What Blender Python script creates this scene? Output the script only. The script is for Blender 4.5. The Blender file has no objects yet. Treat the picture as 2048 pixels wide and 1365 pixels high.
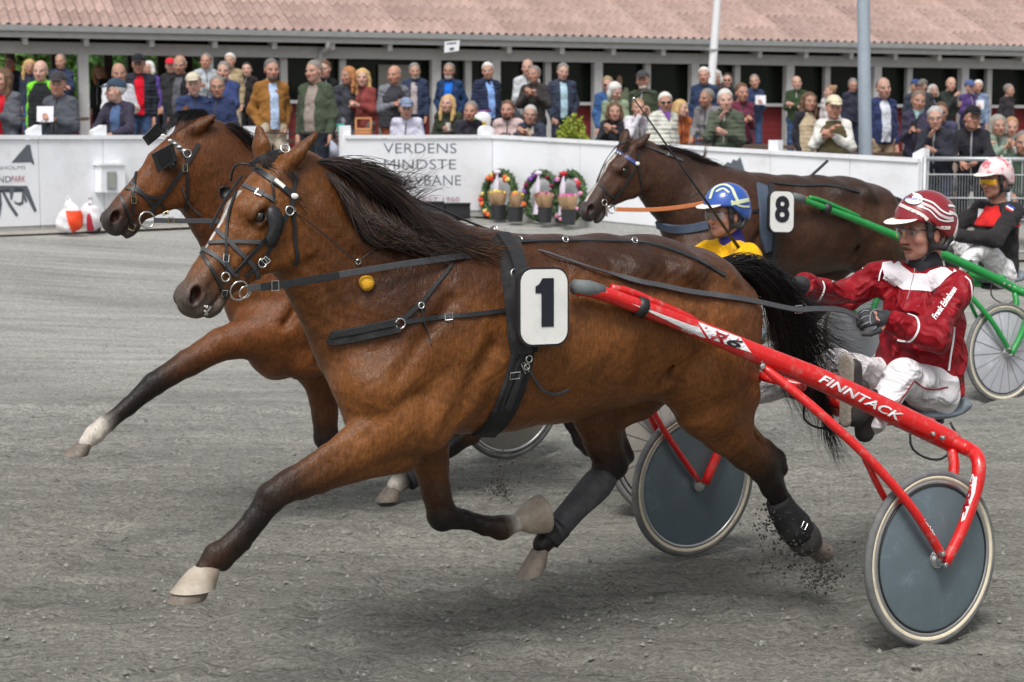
import bpy, bmesh, math, random
import numpy as np
from mathutils import Vector, Matrix
from mathutils.bvhtree import BVHTree
random.seed(7); RNG = np.random.default_rng(11)
sc = bpy.context.scene
COL = sc.collection
# ------------------------------------------------------------------ camera
F_PX, CX, CY, HC = 3600.0, 1024.0, 682.5, 1.889
PITCH = math.atan(412.5 / F_PX)
cam_d = bpy.data.cameras.new('camera'); cam = bpy.data.objects.new('camera', cam_d); COL.objects.link(cam)
cam.location = (0, 0, HC); cam.rotation_euler = (math.pi / 2 - PITCH, 0, 0)
cam_d.sensor_width = 36; cam_d.lens = F_PX / 2048 * 36; cam_d.clip_start = 0.1; cam_d.clip_end = 400
cam_d.dof.use_dof = True; cam_d.dof.focus_distance = 6.7; cam_d.dof.aperture_fstop = 5.6
sc.camera = cam
# ------------------------------------------------------------------ sky and sun (bright overcast)
w = bpy.data.worlds.new('World'); sc.world = w; w.use_nodes = True
wn = w.node_tree.nodes; wl = w.node_tree.links
bg = wn['Background']; bg.inputs['Strength'].default_value = 0.10
sky = wn.new('ShaderNodeTexSky'); sky.sky_type = 'NISHITA'; sky.sun_disc = False
SUN_EL, SUN_AZ = math.radians(58), math.radians(193)
sky.sun_elevation = SUN_EL; sky.sun_rotation = SUN_AZ; sky.dust_density = 4.0; sky.air_density = 1.0; sky.ozone_density = 1.0
hs = wn.new('ShaderNodeHueSaturation'); hs.inputs['Saturation'].default_value = 0.25   # cloud cover greys the sky
wl.new(sky.outputs[0], hs.inputs['Color']); wl.new(hs.outputs[0], bg.inputs['Color'])
sun_d = bpy.data.lights.new('sun', 'SUN'); sun = bpy.data.objects.new('sun', sun_d); COL.objects.link(sun)
sun_d.energy = 1.5; sun_d.angle = math.radians(18); sun_d.color = (1.0, 0.97, 0.93)
sd = Vector((math.sin(SUN_AZ) * math.cos(SUN_EL), math.cos(SUN_AZ) * math.cos(SUN_EL), math.sin(SUN_EL)))
sun.rotation_euler = (-sd).to_track_quat('-Z', 'Y').to_euler(); sun.location = (0, 0, 30)
sc.view_settings.view_transform = 'Standard'; sc.view_settings.look = 'None'
sc.view_settings.exposure = 0.66; sc.view_settings.gamma = 1.0; sc.view_settings.use_curve_mapping = False
sc.render.engine = 'CYCLES'; sc.cycles.use_denoising = True; sc.cycles.max_bounces = 6; sc.cycles.transparent_max_bounces = 8
sc.cycles.caustics_reflective = False; sc.cycles.caustics_refractive = False
# ------------------------------------------------------------------ picture point -> place
cp, sp = math.cos(PITCH), math.sin(PITCH)
CAM = np.array([0, 0, HC])
def ray(px, py):
    x = px - CX; y = CY - py
    return np.array([x, F_PX * cp + y * sp, -F_PX * sp + y * cp]) / F_PX
def at(px, py, Y):                       # point of the world plane y = Y
    r = ray(px, py); return CAM + r * (Y / r[1])
def atz(px, py, z=0.0):
    r = ray(px, py); return CAM + r * ((z - HC) / r[2])
def proj(p):
    d = np.asarray(p, float) - CAM
    f = d[1] * cp - d[2] * sp; up = d[1] * sp + d[2] * cp
    return CX + d[0] / f * F_PX, CY - up / f * F_PX
def scale_at(p):
    d = np.asarray(p, float) - CAM
    return F_PX / (d[1] * cp - d[2] * sp)
class Frame:                             # a runner's own frame: t forward, u to its left, z up
    def __init__(s, mx, my, deg):
        a = math.radians(deg); s.M = np.array([mx, my, 0.0])
        s.d = np.array([-math.cos(a), -math.sin(a), 0.0]); s.n = np.array([math.sin(a), -math.cos(a), 0.0])
    def w(s, t, u, z): return s.M + s.d * t + s.n * u + np.array([0, 0, z])
    def W(s, P):
        P = np.asarray(P, float); return s.M + P[..., 0:1] * s.d + P[..., 1:2] * s.n + P[..., 2:3] * np.array([0, 0, 1.0])
    def L(s, P):
        Q = np.asarray(P, float) - s.M
        return np.stack([Q @ s.d, Q @ s.n, Q[..., 2]], -1)
    def H(s, px, py, u=0.0):             # picture point on the vertical plane u = const -> local (t,u,z)
        r = ray(px, py); k = (u - (CAM - s.M) @ s.n) / (r @ s.n)
        return s.L(CAM + r * k)
# ------------------------------------------------------------------ materials
MATS = {}
def mat(name, col, rough=0.55, metal=0.0, var=0.12, ns=25.0, bump=0.0, bs=150.0, spec=0.5, vcol=False, sheen=0.0, coat=0.0, stretch=None, trans=0.0, alpha=1.0, emit=None, ior=1.45, dirt=None):
    if name in MATS: return MATS[name]
    m = bpy.data.materials.new(name); m.use_nodes = True; MATS[name] = m
    nt = m.node_tree; N = nt.nodes; L = nt.links; b = N['Principled BSDF']
    b.inputs['Roughness'].default_value = rough; b.inputs['Metallic'].default_value = metal
    b.inputs['Specular IOR Level'].default_value = spec; b.inputs['IOR'].default_value = ior
    b.inputs['Sheen Weight'].default_value = sheen; b.inputs['Coat Weight'].default_value = coat
    b.inputs['Transmission Weight'].default_value = trans; b.inputs['Alpha'].default_value = alpha
    tc = N.new('ShaderNodeTexCoord'); vec = tc.outputs['Object']
    if stretch:
        mp = N.new('ShaderNodeMapping'); mp.inputs['Scale'].default_value = stretch[:3]
        if len(stretch) > 3: mp.inputs['Rotation'].default_value = (0, 0, stretch[3])
        L.new(vec, mp.inputs['Vector']); vec = mp.outputs[0]
    if vcol:
        at_ = N.new('ShaderNodeAttribute'); at_.attribute_name = 'Col'; src = at_.outputs['Color']
    else:
        rgb = N.new('ShaderNodeRGB'); rgb.outputs[0].default_value = (*col[:3], 1); src = rgb.outputs[0]
    if var > 0:
        nz = N.new('ShaderNodeTexNoise'); nz.inputs['Scale'].default_value = ns; nz.inputs['Detail'].default_value = 6; nz.inputs['Roughness'].default_value = 0.65
        L.new(vec, nz.inputs['Vector'])
        mr = N.new('ShaderNodeMapRange'); mr.inputs[1].default_value = 0.25; mr.inputs[2].default_value = 0.75
        mr.inputs[3].default_value = 1 - var; mr.inputs[4].default_value = 1 + var
        L.new(nz.outputs[0], mr.inputs[0])
        mx = N.new('ShaderNodeMix'); mx.data_type = 'RGBA'; mx.blend_type = 'MULTIPLY'; mx.inputs[0].default_value = 1
        L.new(src, mx.inputs[6]); L.new(mr.outputs[0], mx.inputs[7]); src = mx.outputs[2]
    if dirt:                              # (colour, scale, low, high): worn or dusty patches with their own shape
        nz2 = N.new('ShaderNodeTexNoise'); nz2.inputs['Scale'].default_value = dirt[1]; nz2.inputs['Detail'].default_value = 8; nz2.inputs['Roughness'].default_value = 0.7
        L.new(tc.outputs['Object'], nz2.inputs['Vector'])
        m2 = N.new('ShaderNodeMapRange'); m2.inputs[1].default_value = dirt[2]; m2.inputs[2].default_value = dirt[3]; L.new(nz2.outputs[0], m2.inputs[0])
        mx2 = N.new('ShaderNodeMix'); mx2.data_type = 'RGBA'; L.new(m2.outputs[0], mx2.inputs[0]); L.new(src, mx2.inputs[6]); mx2.inputs[7].default_value = (*dirt[0], 1); src = mx2.outputs[2]
    L.new(src, b.inputs['Base Color'])
    if emit: b.inputs['Emission Color'].default_value = (*emit[:3], 1); b.inputs['Emission Strength'].default_value = emit[3]
    if bump > 0:
        nb = N.new('ShaderNodeTexNoise'); nb.inputs['Scale'].default_value = bs; nb.inputs['Detail'].default_value = 5
        L.new(vec, nb.inputs['Vector'])
        bp = N.new('ShaderNodeBump'); bp.inputs['Strength'].default_value = bump; bp.inputs['Distance'].default_value = 0.01
        L.new(nb.outputs[0], bp.inputs['Height']); L.new(bp.outputs[0], b.inputs['Normal'])
    return m
def srgb(r, g, b):                        # 0-255 display colour -> linear
    f = lambda c: (c / 255 / 12.92) if c / 255 <= 0.04045 else ((c / 255 + 0.055) / 1.055) ** 2.4
    return (f(r), f(g), f(b))
_cl = {}
def folds(m, sc_=5.0, st=0.55, dist=0.03):    # creased cloth: ridged relief under the weave
    N = m.node_tree.nodes; L = m.node_tree.links; b = N['Principled BSDF']; tc = N.new('ShaderNodeTexCoord'); n = N.new('ShaderNodeTexNoise'); n.noise_type = 'RIDGED_MULTIFRACTAL'
    n.inputs['Scale'].default_value = sc_; n.inputs['Detail'].default_value = 2.5; n.inputs['Distortion'].default_value = 0.5; n.inputs['Offset'].default_value = 1.0; n.inputs['Gain'].default_value = 2.0; L.new(tc.outputs['Object'], n.inputs['Vector'])
    bp = N.new('ShaderNodeBump'); bp.inputs['Strength'].default_value = st; bp.inputs['Distance'].default_value = dist; L.new(n.outputs[0], bp.inputs['Height'])
    if b.inputs['Normal'].links: L.new(b.inputs['Normal'].links[0].from_socket, bp.inputs['Normal'])
    L.new(bp.outputs[0], b.inputs['Normal']); return m
def cloth(r, g, b, rough=0.85, var=0.16, key='cloth'):
    k = (key, int(r), int(g), int(b))
    if k not in _cl: _cl[k] = folds(mat('%s_%d_%d_%d' % k, tuple(c * .88 for c in srgb(r, g, b)), rough, var=var, ns=14, bump=0.2, bs=60, sheen=0.05, spec=0.2), 5.5, .5, .035)
    return _cl[k]
# ------------------------------------------------------------------ objects
BASE = {}
def tag(o, label=None, cat=None, group=None, kind=None):
    if label: o['label'] = label
    if cat: o['category'] = cat
    if group: o['group'] = group
    if kind: o['kind'] = kind
    return o
def thing(name, label, cat, loc, group=None):
    o = bpy.data.objects.new(name, None); COL.objects.link(o); o.location = tuple(float(c) for c in loc)
    o.empty_display_size = 0.1; BASE[o] = np.array(o.location); return tag(o, label, cat, group)
def link(name, me, parent=None, m=None):
    o = bpy.data.objects.new(name, me); COL.objects.link(o)
    if parent is not None: o.parent = parent; BASE[o] = BASE[parent]
    else: BASE[o] = np.zeros(3)
    if m is not None:
        me.materials.clear(); me.materials.append(m)
    return o
def mesh(name, V, Fc, m, parent=None, smooth=True, col=None, sharp=None):
    V = np.asarray(V, float).reshape(-1, 3)
    if parent is not None: V = V - BASE[parent]
    me = bpy.data.meshes.new(name); 
    if isinstance(Fc, np.ndarray) and Fc.ndim == 2 and len(Fc):
        n, k = Fc.shape
        me.vertices.add(len(V)); me.vertices.foreach_set('co', V.astype(np.float32).ravel())
        me.loops.add(n * k); me.loops.foreach_set('vertex_index', Fc.astype(np.int32).ravel())
        me.polygons.add(n); me.polygons.foreach_set('loop_start', np.arange(0, n * k, k, dtype=np.int32))
        me.update(calc_edges=True); me.validate()
    else:
        me.from_pydata(V.tolist(), [], [list(f) for f in Fc]); me.validate()
    if smooth and len(me.polygons): me.polygons.foreach_set('use_smooth', np.ones(len(me.polygons), bool))
    if col is not None:
        a = me.color_attributes.new('Col', 'FLOAT_COLOR', 'POINT'); c = np.ones((len(V), 4), np.float32); c[:, :3] = col; a.data.foreach_set('color', c.ravel())
    if sharp: me.set_sharp_from_angle(angle=math.radians(sharp))
    me.update(); return link(name, me, parent, m)
def unit(v):
    v = np.asarray(v, float); n = np.linalg.norm(v); return v / n if n > 1e-9 else v
def perp(d, ref=(0, 0, 1)):
    d = unit(d); r = np.asarray(ref, float)
    if abs(d @ r) > 0.95: r = np.array([1.0, 0, 0])
    a = unit(np.cross(d, r)); return a, unit(np.cross(a, d))
class MB:
    def __init__(s): s.V = []; s.F = []
    def add(s, V, F):
        o = len(s.V); s.V += [tuple(v) for v in np.asarray(V, float)]; s.F += [tuple(i + o for i in f) for f in F]; return s
    def box(s, c, ax, ay, az):            # centre + three half-axis vectors
        c, ax, ay, az = (np.asarray(q, float) for q in (c, ax, ay, az))
        V = [c + i * ax + j * ay + k * az for k in (-1, 1) for j in (-1, 1) for i in (-1, 1)]
        F = [(0, 2, 3, 1), (4, 5, 7, 6), (0, 1, 5, 4), (2, 6, 7, 3), (0, 4, 6, 2), (1, 3, 7, 5)]
        if np.dot(np.cross(ax, ay), az) < 0: F = [f[::-1] for f in F]
        return s.add(V, F)
    def cbox(s, lo, hi):
        lo, hi = np.array(lo, float), np.array(hi, float); h = (hi - lo) / 2
        return s.box((lo + hi) / 2, (h[0], 0, 0), (0, h[1], 0), (0, 0, h[2]))
    def bar(s, a, b, wx, wz, up=(0, 0, 1)):   # rectangular bar from a to b
        a, b = np.asarray(a, float), np.asarray(b, float); d = unit(b - a); x, z = perp(d, up)
        return s.box((a + b) / 2, (b - a) / 2, x * wx / 2, z * wz / 2)
    def tube(s, P, R, n=8, cap=True, flat=1.0, up=(0, 0, 1), closed=False):
        P = np.asarray(P, float); m = len(P); R = np.broadcast_to(np.asarray(R, float), (m,))
        if closed: T = np.roll(P, -1, 0) - np.roll(P, 1, 0)
        else: T = np.gradient(P, axis=0)
        a, b = perp(T[0], up); V = []
        for i in range(m):
            t = unit(T[i]); a = unit(a - t * (a @ t)); b = np.cross(t, a) * -1
            b = np.cross(a, t)
            for j in range(n):
                q = 2 * math.pi * j / n; V.append(P[i] + R[i] * (math.cos(q) * a + math.sin(q) * b * flat))
        F = []
        for i in range(m if closed else m - 1):
            for j in range(n):
                i2 = (i + 1) % m; F.append((i * n + j, i2 * n + j, i2 * n + (j + 1) % n, i * n + (j + 1) % n))
        if cap and not closed: F.append(tuple(range(n))); F.append(tuple((m - 1) * n + j for j in reversed(range(n))))
        return s.add(V, F)
    def ribbon(s, P, Nn, wd, th):         # strap with thickness; Nn outward normals
        P = np.asarray(P, float); Nn = np.asarray(Nn, float); m = len(P); T = np.gradient(P, axis=0)
        wd = np.broadcast_to(np.asarray(wd, float), (m,)); V = []
        for i in range(m):
            t = unit(T[i]); x = unit(np.cross(t, Nn[i])); nn = np.cross(x, t)
            nn = nn if nn @ Nn[i] > 0 else -nn
            hw = wd[i] / 2
            V += [P[i] - x * hw, P[i] - x * hw * 0.86 + nn * th, P[i] + x * hw * 0.86 + nn * th, P[i] + x * hw]
        F = []
        for i in range(m - 1):
            for j in range(4): F.append((i * 4 + j, i * 4 + (j + 1) % 4, (i + 1) * 4 + (j + 1) % 4, (i + 1) * 4 + j))
        F += [(3, 2, 1, 0), tuple((m - 1) * 4 + j for j in range(4))]
        return s.add(V, F)
    def ring(s, c, nrm, R, r, n=20, k=7, sq=1.0, up=(0, 0, 1)):   # torus
        a, b = perp(nrm, up); c = np.asarray(c, float)
        P = [c + R * (math.cos(2 * math.pi * i / n) * a + sq * math.sin(2 * math.pi * i / n) * b) for i in range(n)]
        return s.tube(P, r, k, closed=True)
    def loft(s, rings, cap=True):
        n = len(rings[0]); V = np.concatenate([np.asarray(r, float) for r in rings]); F = []
        for i in range(len(rings) - 1):
            for j in range(n): F.append((i * n + j, i * n + (j + 1) % n, (i + 1) * n + (j + 1) % n, (i + 1) * n + j))
        if cap: F.append(tuple(reversed(range(n)))); F.append(tuple((len(rings) - 1) * n + j for j in range(n)))
        return s.add(V, F)
    def lathe(s, c, axis, prof, n=24, up=(0, 0, 1), cap=True):   # prof: (distance along axis, radius)
        a, b = perp(axis, up); ax = unit(axis); c = np.asarray(c, float)
        return s.loft([[c + ax * h + r * (math.cos(2 * math.pi * j / n) * a + math.sin(2 * math.pi * j / n) * b) for j in range(n)] for h, r in prof], cap)
    def plate(s, P, nrm, th):             # polygon outline with thickness
        P = np.asarray(P, float); nv = unit(nrm) * th; n = len(P)
        return s.add(np.concatenate([P, P + nv]), [tuple(reversed(range(n))), tuple(range(n, 2 * n))] + [(j, (j + 1) % n, n + (j + 1) % n, n + j) for j in range(n)])
    def ball(s, c, r, n=10, m=7):
        c = np.asarray(c, float); r = np.broadcast_to(np.asarray(r, float), (3,)); V = [c + (0, 0, r[2])]
        for i in range(1, m):
            a = math.pi * i / m
            for j in range(n): q = 2 * math.pi * j / n; V.append(c + r * np.array([math.sin(a) * math.cos(q), math.sin(a) * math.sin(q), math.cos(a)]))
        V.append(c - (0, 0, r[2])); F = [(0, 1 + j, 1 + (j + 1) % n) for j in range(n)]
        for i in range(m - 2):
            for j in range(n): F.append((1 + i * n + j, 1 + (i + 1) * n + j, 1 + (i + 1) * n + (j + 1) % n, 1 + i * n + (j + 1) % n))
        k = len(V) - 1; F += [(k, 1 + (m - 2) * n + (j + 1) % n, 1 + (m - 2) * n + j) for j in range(n)]
        return s.add(V, F)
    def build(s, name, m, parent=None, smooth=False, sharp=35):
        return mesh(name, s.V, s.F, m, parent, smooth=True if (smooth or sharp) else False, sharp=sharp if not smooth else None)
def spline(P, n):                          # Catmull-Rom through P, n samples
    P = np.asarray(P, float)
    if len(P) == 2: return np.array([P[0] + (P[1] - P[0]) * i / (n - 1) for i in range(n)])
    Q = np.concatenate([[2 * P[0] - P[1]], P, [2 * P[-1] - P[-2]]]); m = len(P) - 1; out = []
    for x in np.linspace(0, m, n):
        i = min(int(x), m - 1); f = x - i; a, b, c, d = Q[i:i + 4]
        out.append(0.5 * (2 * b + (c - a) * f + (2 * a - 5 * b + 4 * c - d) * f * f + (3 * b - 3 * c + d - a) * f ** 3))
    return np.array(out)
# ------------------------------------------------------------------ signed-distance bodies -> one continuous mesh
class Body:
    def __init__(s, k=0.03): s.P = []; s.k = k
    def cone(s, a, b, ra, rb, ca=(1, 1, 1), cb=None, la=1.0, lb=None, k=None, sub=False, axis=1):
        s.P.append(('c', np.array(a, float), np.array(b, float), ra, rb, la, la if lb is None else lb, np.array(ca, float), np.array(ca if cb is None else cb, float), s.k if k is None else k, sub, axis)); return s
    def chain(s, pts, col, lat=1.0, k=None, axis=1):   # pts: (pos, r, lat?, col?)
        q = [(np.array(p[0], float), p[1], p[2] if len(p) > 2 and p[2] is not None else lat, p[3] if len(p) > 3 else col) for p in pts]
        for A, B in zip(q[:-1], q[1:]): s.cone(A[0], B[0], A[1], B[1], A[3], B[3], A[2], B[2], k, axis=axis)
        return s
    def ell(s, c, r, col=(1, 1, 1), rot=None, k=None, sub=False):
        s.P.append(('e', np.array(c, float), np.array(r, float), None if rot is None else np.array(rot, float), np.array(col, float), s.k if k is None else k, sub)); return s
    @staticmethod
    def dist(p, X, Y, Z):
        if p[0] == 'c':
            _, a, b, ra, rb, la, lb, *_r = p; ax = _r[-1]; d = b - a; L2 = d @ d + 1e-9
            h = np.clip(((X - a[0]) * d[0] + (Y - a[1]) * d[1] + (Z - a[2]) * d[2]) / L2, 0, 1)
            q = [X - a[0] - h * d[0], Y - a[1] - h * d[1], Z - a[2] - h * d[2]]
            if la != 1 or lb != 1:
                l = la + (lb - la) * h; q[ax] = q[ax] / l
                return (np.sqrt(q[0] ** 2 + q[1] ** 2 + q[2] ** 2) - (ra + (rb - ra) * h)) * np.minimum(l, 1) ** 0.5, h
            return np.sqrt(q[0] ** 2 + q[1] ** 2 + q[2] ** 2) - (ra + (rb - ra) * h), h
        _, c, r, R, *_r = p; x, y, z = X - c[0], Y - c[1], Z - c[2]
        if R is not None: x, y, z = R[0, 0] * x + R[0, 1] * y + R[0, 2] * z, R[1, 0] * x + R[1, 1] * y + R[1, 2] * z, R[2, 0] * x + R[2, 1] * y + R[2, 2] * z
        k0 = np.sqrt((x / r[0]) ** 2 + (y / r[1]) ** 2 + (z / r[2]) ** 2); k1 = np.sqrt((x / r[0] ** 2) ** 2 + (y / r[1] ** 2) ** 2 + (z / r[2] ** 2) ** 2) + 1e-9
        return np.where(k0 < 1e-6, -min(r), k0 * (k0 - 1) / k1), None
    def bounds(s, p):
        if p[0] == 'c':
            R = np.ones(3) * max(p[3], p[4]); R[p[-1]] *= max(1, p[5], p[6]); return np.minimum(p[1], p[2]) - R, np.maximum(p[1], p[2]) + R
        r = p[2] if p[3] is None else np.ones(3) * max(p[2]); return p[1] - r, p[1] + r
    def build(s, h, colors=True, clip=None, disp=None):
        bb = [s.bounds(p) for p in s.P]; add = [b for b, p in zip(bb, s.P) if not p[-1 if p[0] == 'e' else -2]]
        lo = np.min([b[0] for b in add], 0) - 3 * h; hi = np.max([b[1] for b in add], 0) + 3 * h
        n = np.ceil((hi - lo) / h).astype(int) + 1; F = np.full(n, 1.0, np.float32); xs = [lo[i] + h * np.arange(n[i]) for i in range(3)]
        for p, b in zip(s.P, bb):
            k = p[5] if p[0] == 'e' else p[9]; sub = p[6] if p[0] == 'e' else p[10]; mg = k + 3 * h
            i0 = np.maximum(np.floor((b[0] - mg - lo) / h).astype(int), 0); i1 = np.minimum(np.ceil((b[1] + mg - lo) / h).astype(int) + 1, n)
            if (i1 <= i0).any(): continue
            sl = tuple(slice(a, c) for a, c in zip(i0, i1))
            X, Y, Z = np.meshgrid(*(xs[i][sl[i]].astype(np.float32) for i in range(3)), indexing='ij', sparse=True)
            d, _ = s.dist(p, X, Y, Z); f = F[sl]
            if sub: d = -d; g = np.maximum(k - np.abs(f - d), 0); F[sl] = np.maximum(f, d) + g * g / (4 * k + 1e-9)
            else: g = np.maximum(k - np.abs(f - d), 0); F[sl] = np.minimum(f, d) - g * g / (4 * k + 1e-9)
        if clip is not None or disp is not None:
            X, Y, Z = np.meshgrid(*xs, indexing='ij', sparse=True)
            if disp is not None: F = F + disp(X, Y, Z).astype(np.float32)
            if clip is not None: F = np.maximum(F, clip(X, Y, Z).astype(np.float32))
        V, Q = nets(F, lo, h)
        return V, Q, (s.color(V) if colors else None)
    def color(s, V):
        W = np.zeros(len(V)); C = np.zeros((len(V), 3))
        for p in s.P:
            sub = p[6] if p[0] == 'e' else p[10]
            if sub: continue
            b = s.bounds(p); idx = np.nonzero(((V > b[0] - 0.06) & (V < b[1] + 0.06)).all(1))[0]
            if not len(idx): continue
            d, h = s.dist(p, V[idx, 0], V[idx, 1], V[idx, 2]); wt = np.exp(-np.clip(np.abs(d) if p[0] == 'e' else d, -0.02, 1) / 0.012)
            if p[0] == 'c': c = p[7] + (p[8] - p[7]) * h[:, None]
            else: c = p[4]
            if (np.asarray(c) < 0).any(): continue
            W[idx] += wt; C[idx] += wt[:, None] * c
        return C / np.maximum(W, 1e-9)[:, None]
def nets(F, lo, h):                        # naive surface nets
    S = F < 0; n = np.array(F.shape)
    cs = [S[a:n[0] - 1 + a, b:n[1] - 1 + b, c:n[2] - 1 + c] for a in (0, 1) for b in (0, 1) for c in (0, 1)]
    cnt = sum(c.astype(np.uint8) for c in cs); act = (cnt > 0) & (cnt < 8)
    I = np.argwhere(act); idx = np.full(act.shape, -1, np.int32); idx[act] = np.arange(len(I))
    acc = np.zeros((len(I), 3)); num = np.zeros(len(I)); ii = I.T
    crn = [(a, b, c) for a in (0, 1) for b in (0, 1) for c in (0, 1)]
    vals = [F[ii[0] + a, ii[1] + b, ii[2] + c] for a, b, c in crn]
    for e0 in range(8):
        for ax in range(3):
            if crn[e0][ax]: continue
            c1 = list(crn[e0]); c1[ax] = 1; e1 = crn.index(tuple(c1)); f0, f1 = vals[e0], vals[e1]; m = (f0 < 0) != (f1 < 0)
            t = np.where(m, f0 / np.where(m, f0 - f1, 1), 0); pt = np.tile(np.array(crn[e0], float), (len(I), 1)); pt[:, ax] += t
            acc[m] += pt[m]; num[m] += 1
    V = lo + h * (I + acc / num[:, None]); Q = []
    for ax in range(3):
        o = [i for i in range(3) if i != ax]; sl0 = [slice(None)] * 3; sl1 = [slice(None)] * 3
        sl0[ax] = slice(0, n[ax] - 1); sl1[ax] = slice(1, n[ax]); A = S[tuple(sl0)]; B = S[tuple(sl1)]
        for flip in (0, 1):
            m = (A & ~B) if not flip else (~A & B); E = np.argwhere(m); E = E[(E[:, o[0]] > 0) & (E[:, o[1]] > 0) & (E[:, o[0]] < n[o[0]] - 1) & (E[:, o[1]] < n[o[1]] - 1)]
            if not len(E): continue
            q = []
            for da, db in ((1, 1), (0, 1), (0, 0), (1, 0)):
                G = E.copy(); G[:, o[0]] -= da; G[:, o[1]] -= db; q.append(idx[G[:, 0], G[:, 1], G[:, 2]])
            q = np.stack(q, 1); q = q[(q >= 0).all(1)]
            if flip ^ (ax == 1): q = q[:, ::-1]
            Q.append(q)
    Q = np.concatenate(Q) if Q else np.zeros((0, 4), int)
    V = V.copy()                             # one light relaxation to take off the lattice
    for _ in range(2):
        s_ = np.zeros_like(V); c_ = np.zeros(len(V))
        for j in range(4):
            np.add.at(s_, Q[:, j], V[Q[:, (j + 1) % 4]]); np.add.at(c_, Q[:, j], 1)
        ok = c_ > 0; V[ok] = 0.5 * V[ok] + 0.5 * s_[ok] / c_[ok, None]
    return V, Q
def bvh_of(V, Q): return BVHTree.FromPolygons([tuple(v) for v in V], [tuple(int(i) for i in q) for q in Q])
def hit(bvh, px, py, depth=None):          # where the picture point meets a surface
    r = ray(px, py); l = bvh.ray_cast(Vector(CAM), Vector(r)); 
    if l[0] is not None:
        nn = np.array(l[1]); nn = nn if nn @ r < 0 else -nn
        return np.array(l[0]), nn
    return None
# ================================================================== ground
FK = [(-14.0, 12.2, 0.98), (-5.25, 18.2, 0.84), (-1.72, 22.0, 0.83), (-0.26, 23.2, 0.82), (4.24, 18.45, 0.59), (5.4, 18.4, 0.58), (14.0, 18.4, 0.5)]   # fence line: X, Y, ground z
def fence_yz(X):
    xs = [k[0] for k in FK]; return np.interp(X, xs, [k[1] for k in FK]), np.interp(X, xs, [k[2] for k in FK])
def ground_z(X, Y):
    X = np.asarray(X, float); Y = np.asarray(Y, float); yf, zf = fence_yz(X)
    base = 0.031 * (np.minimum(Y, 11.0) - 6.53); f = np.clip((Y - 11.0) / (yf - 11.0), 0, 1)
    f2 = 0.35 * f + 0.65 * f * f * (3 - 2 * f)
    return np.where(Y < yf, base + (zf - 0.139) * f2, zf + 0.075 * np.minimum(Y - yf, 9))
def sheet(name, X, Y, Zf, m, kind='structure'):
    gx, gy = np.meshgrid(X, Y, indexing='ij'); V = np.stack([gx, gy, Zf(gx, gy)], -1).reshape(-1, 3); nx, ny = len(X), len(Y)
    i, j = np.meshgrid(np.arange(nx - 1), np.arange(ny - 1), indexing='ij'); a = (i * ny + j).ravel()
    o = mesh(name, V, np.stack([a, a + ny, a + ny + 1, a + 1], 1), m); return tag(o, kind=kind)
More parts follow.
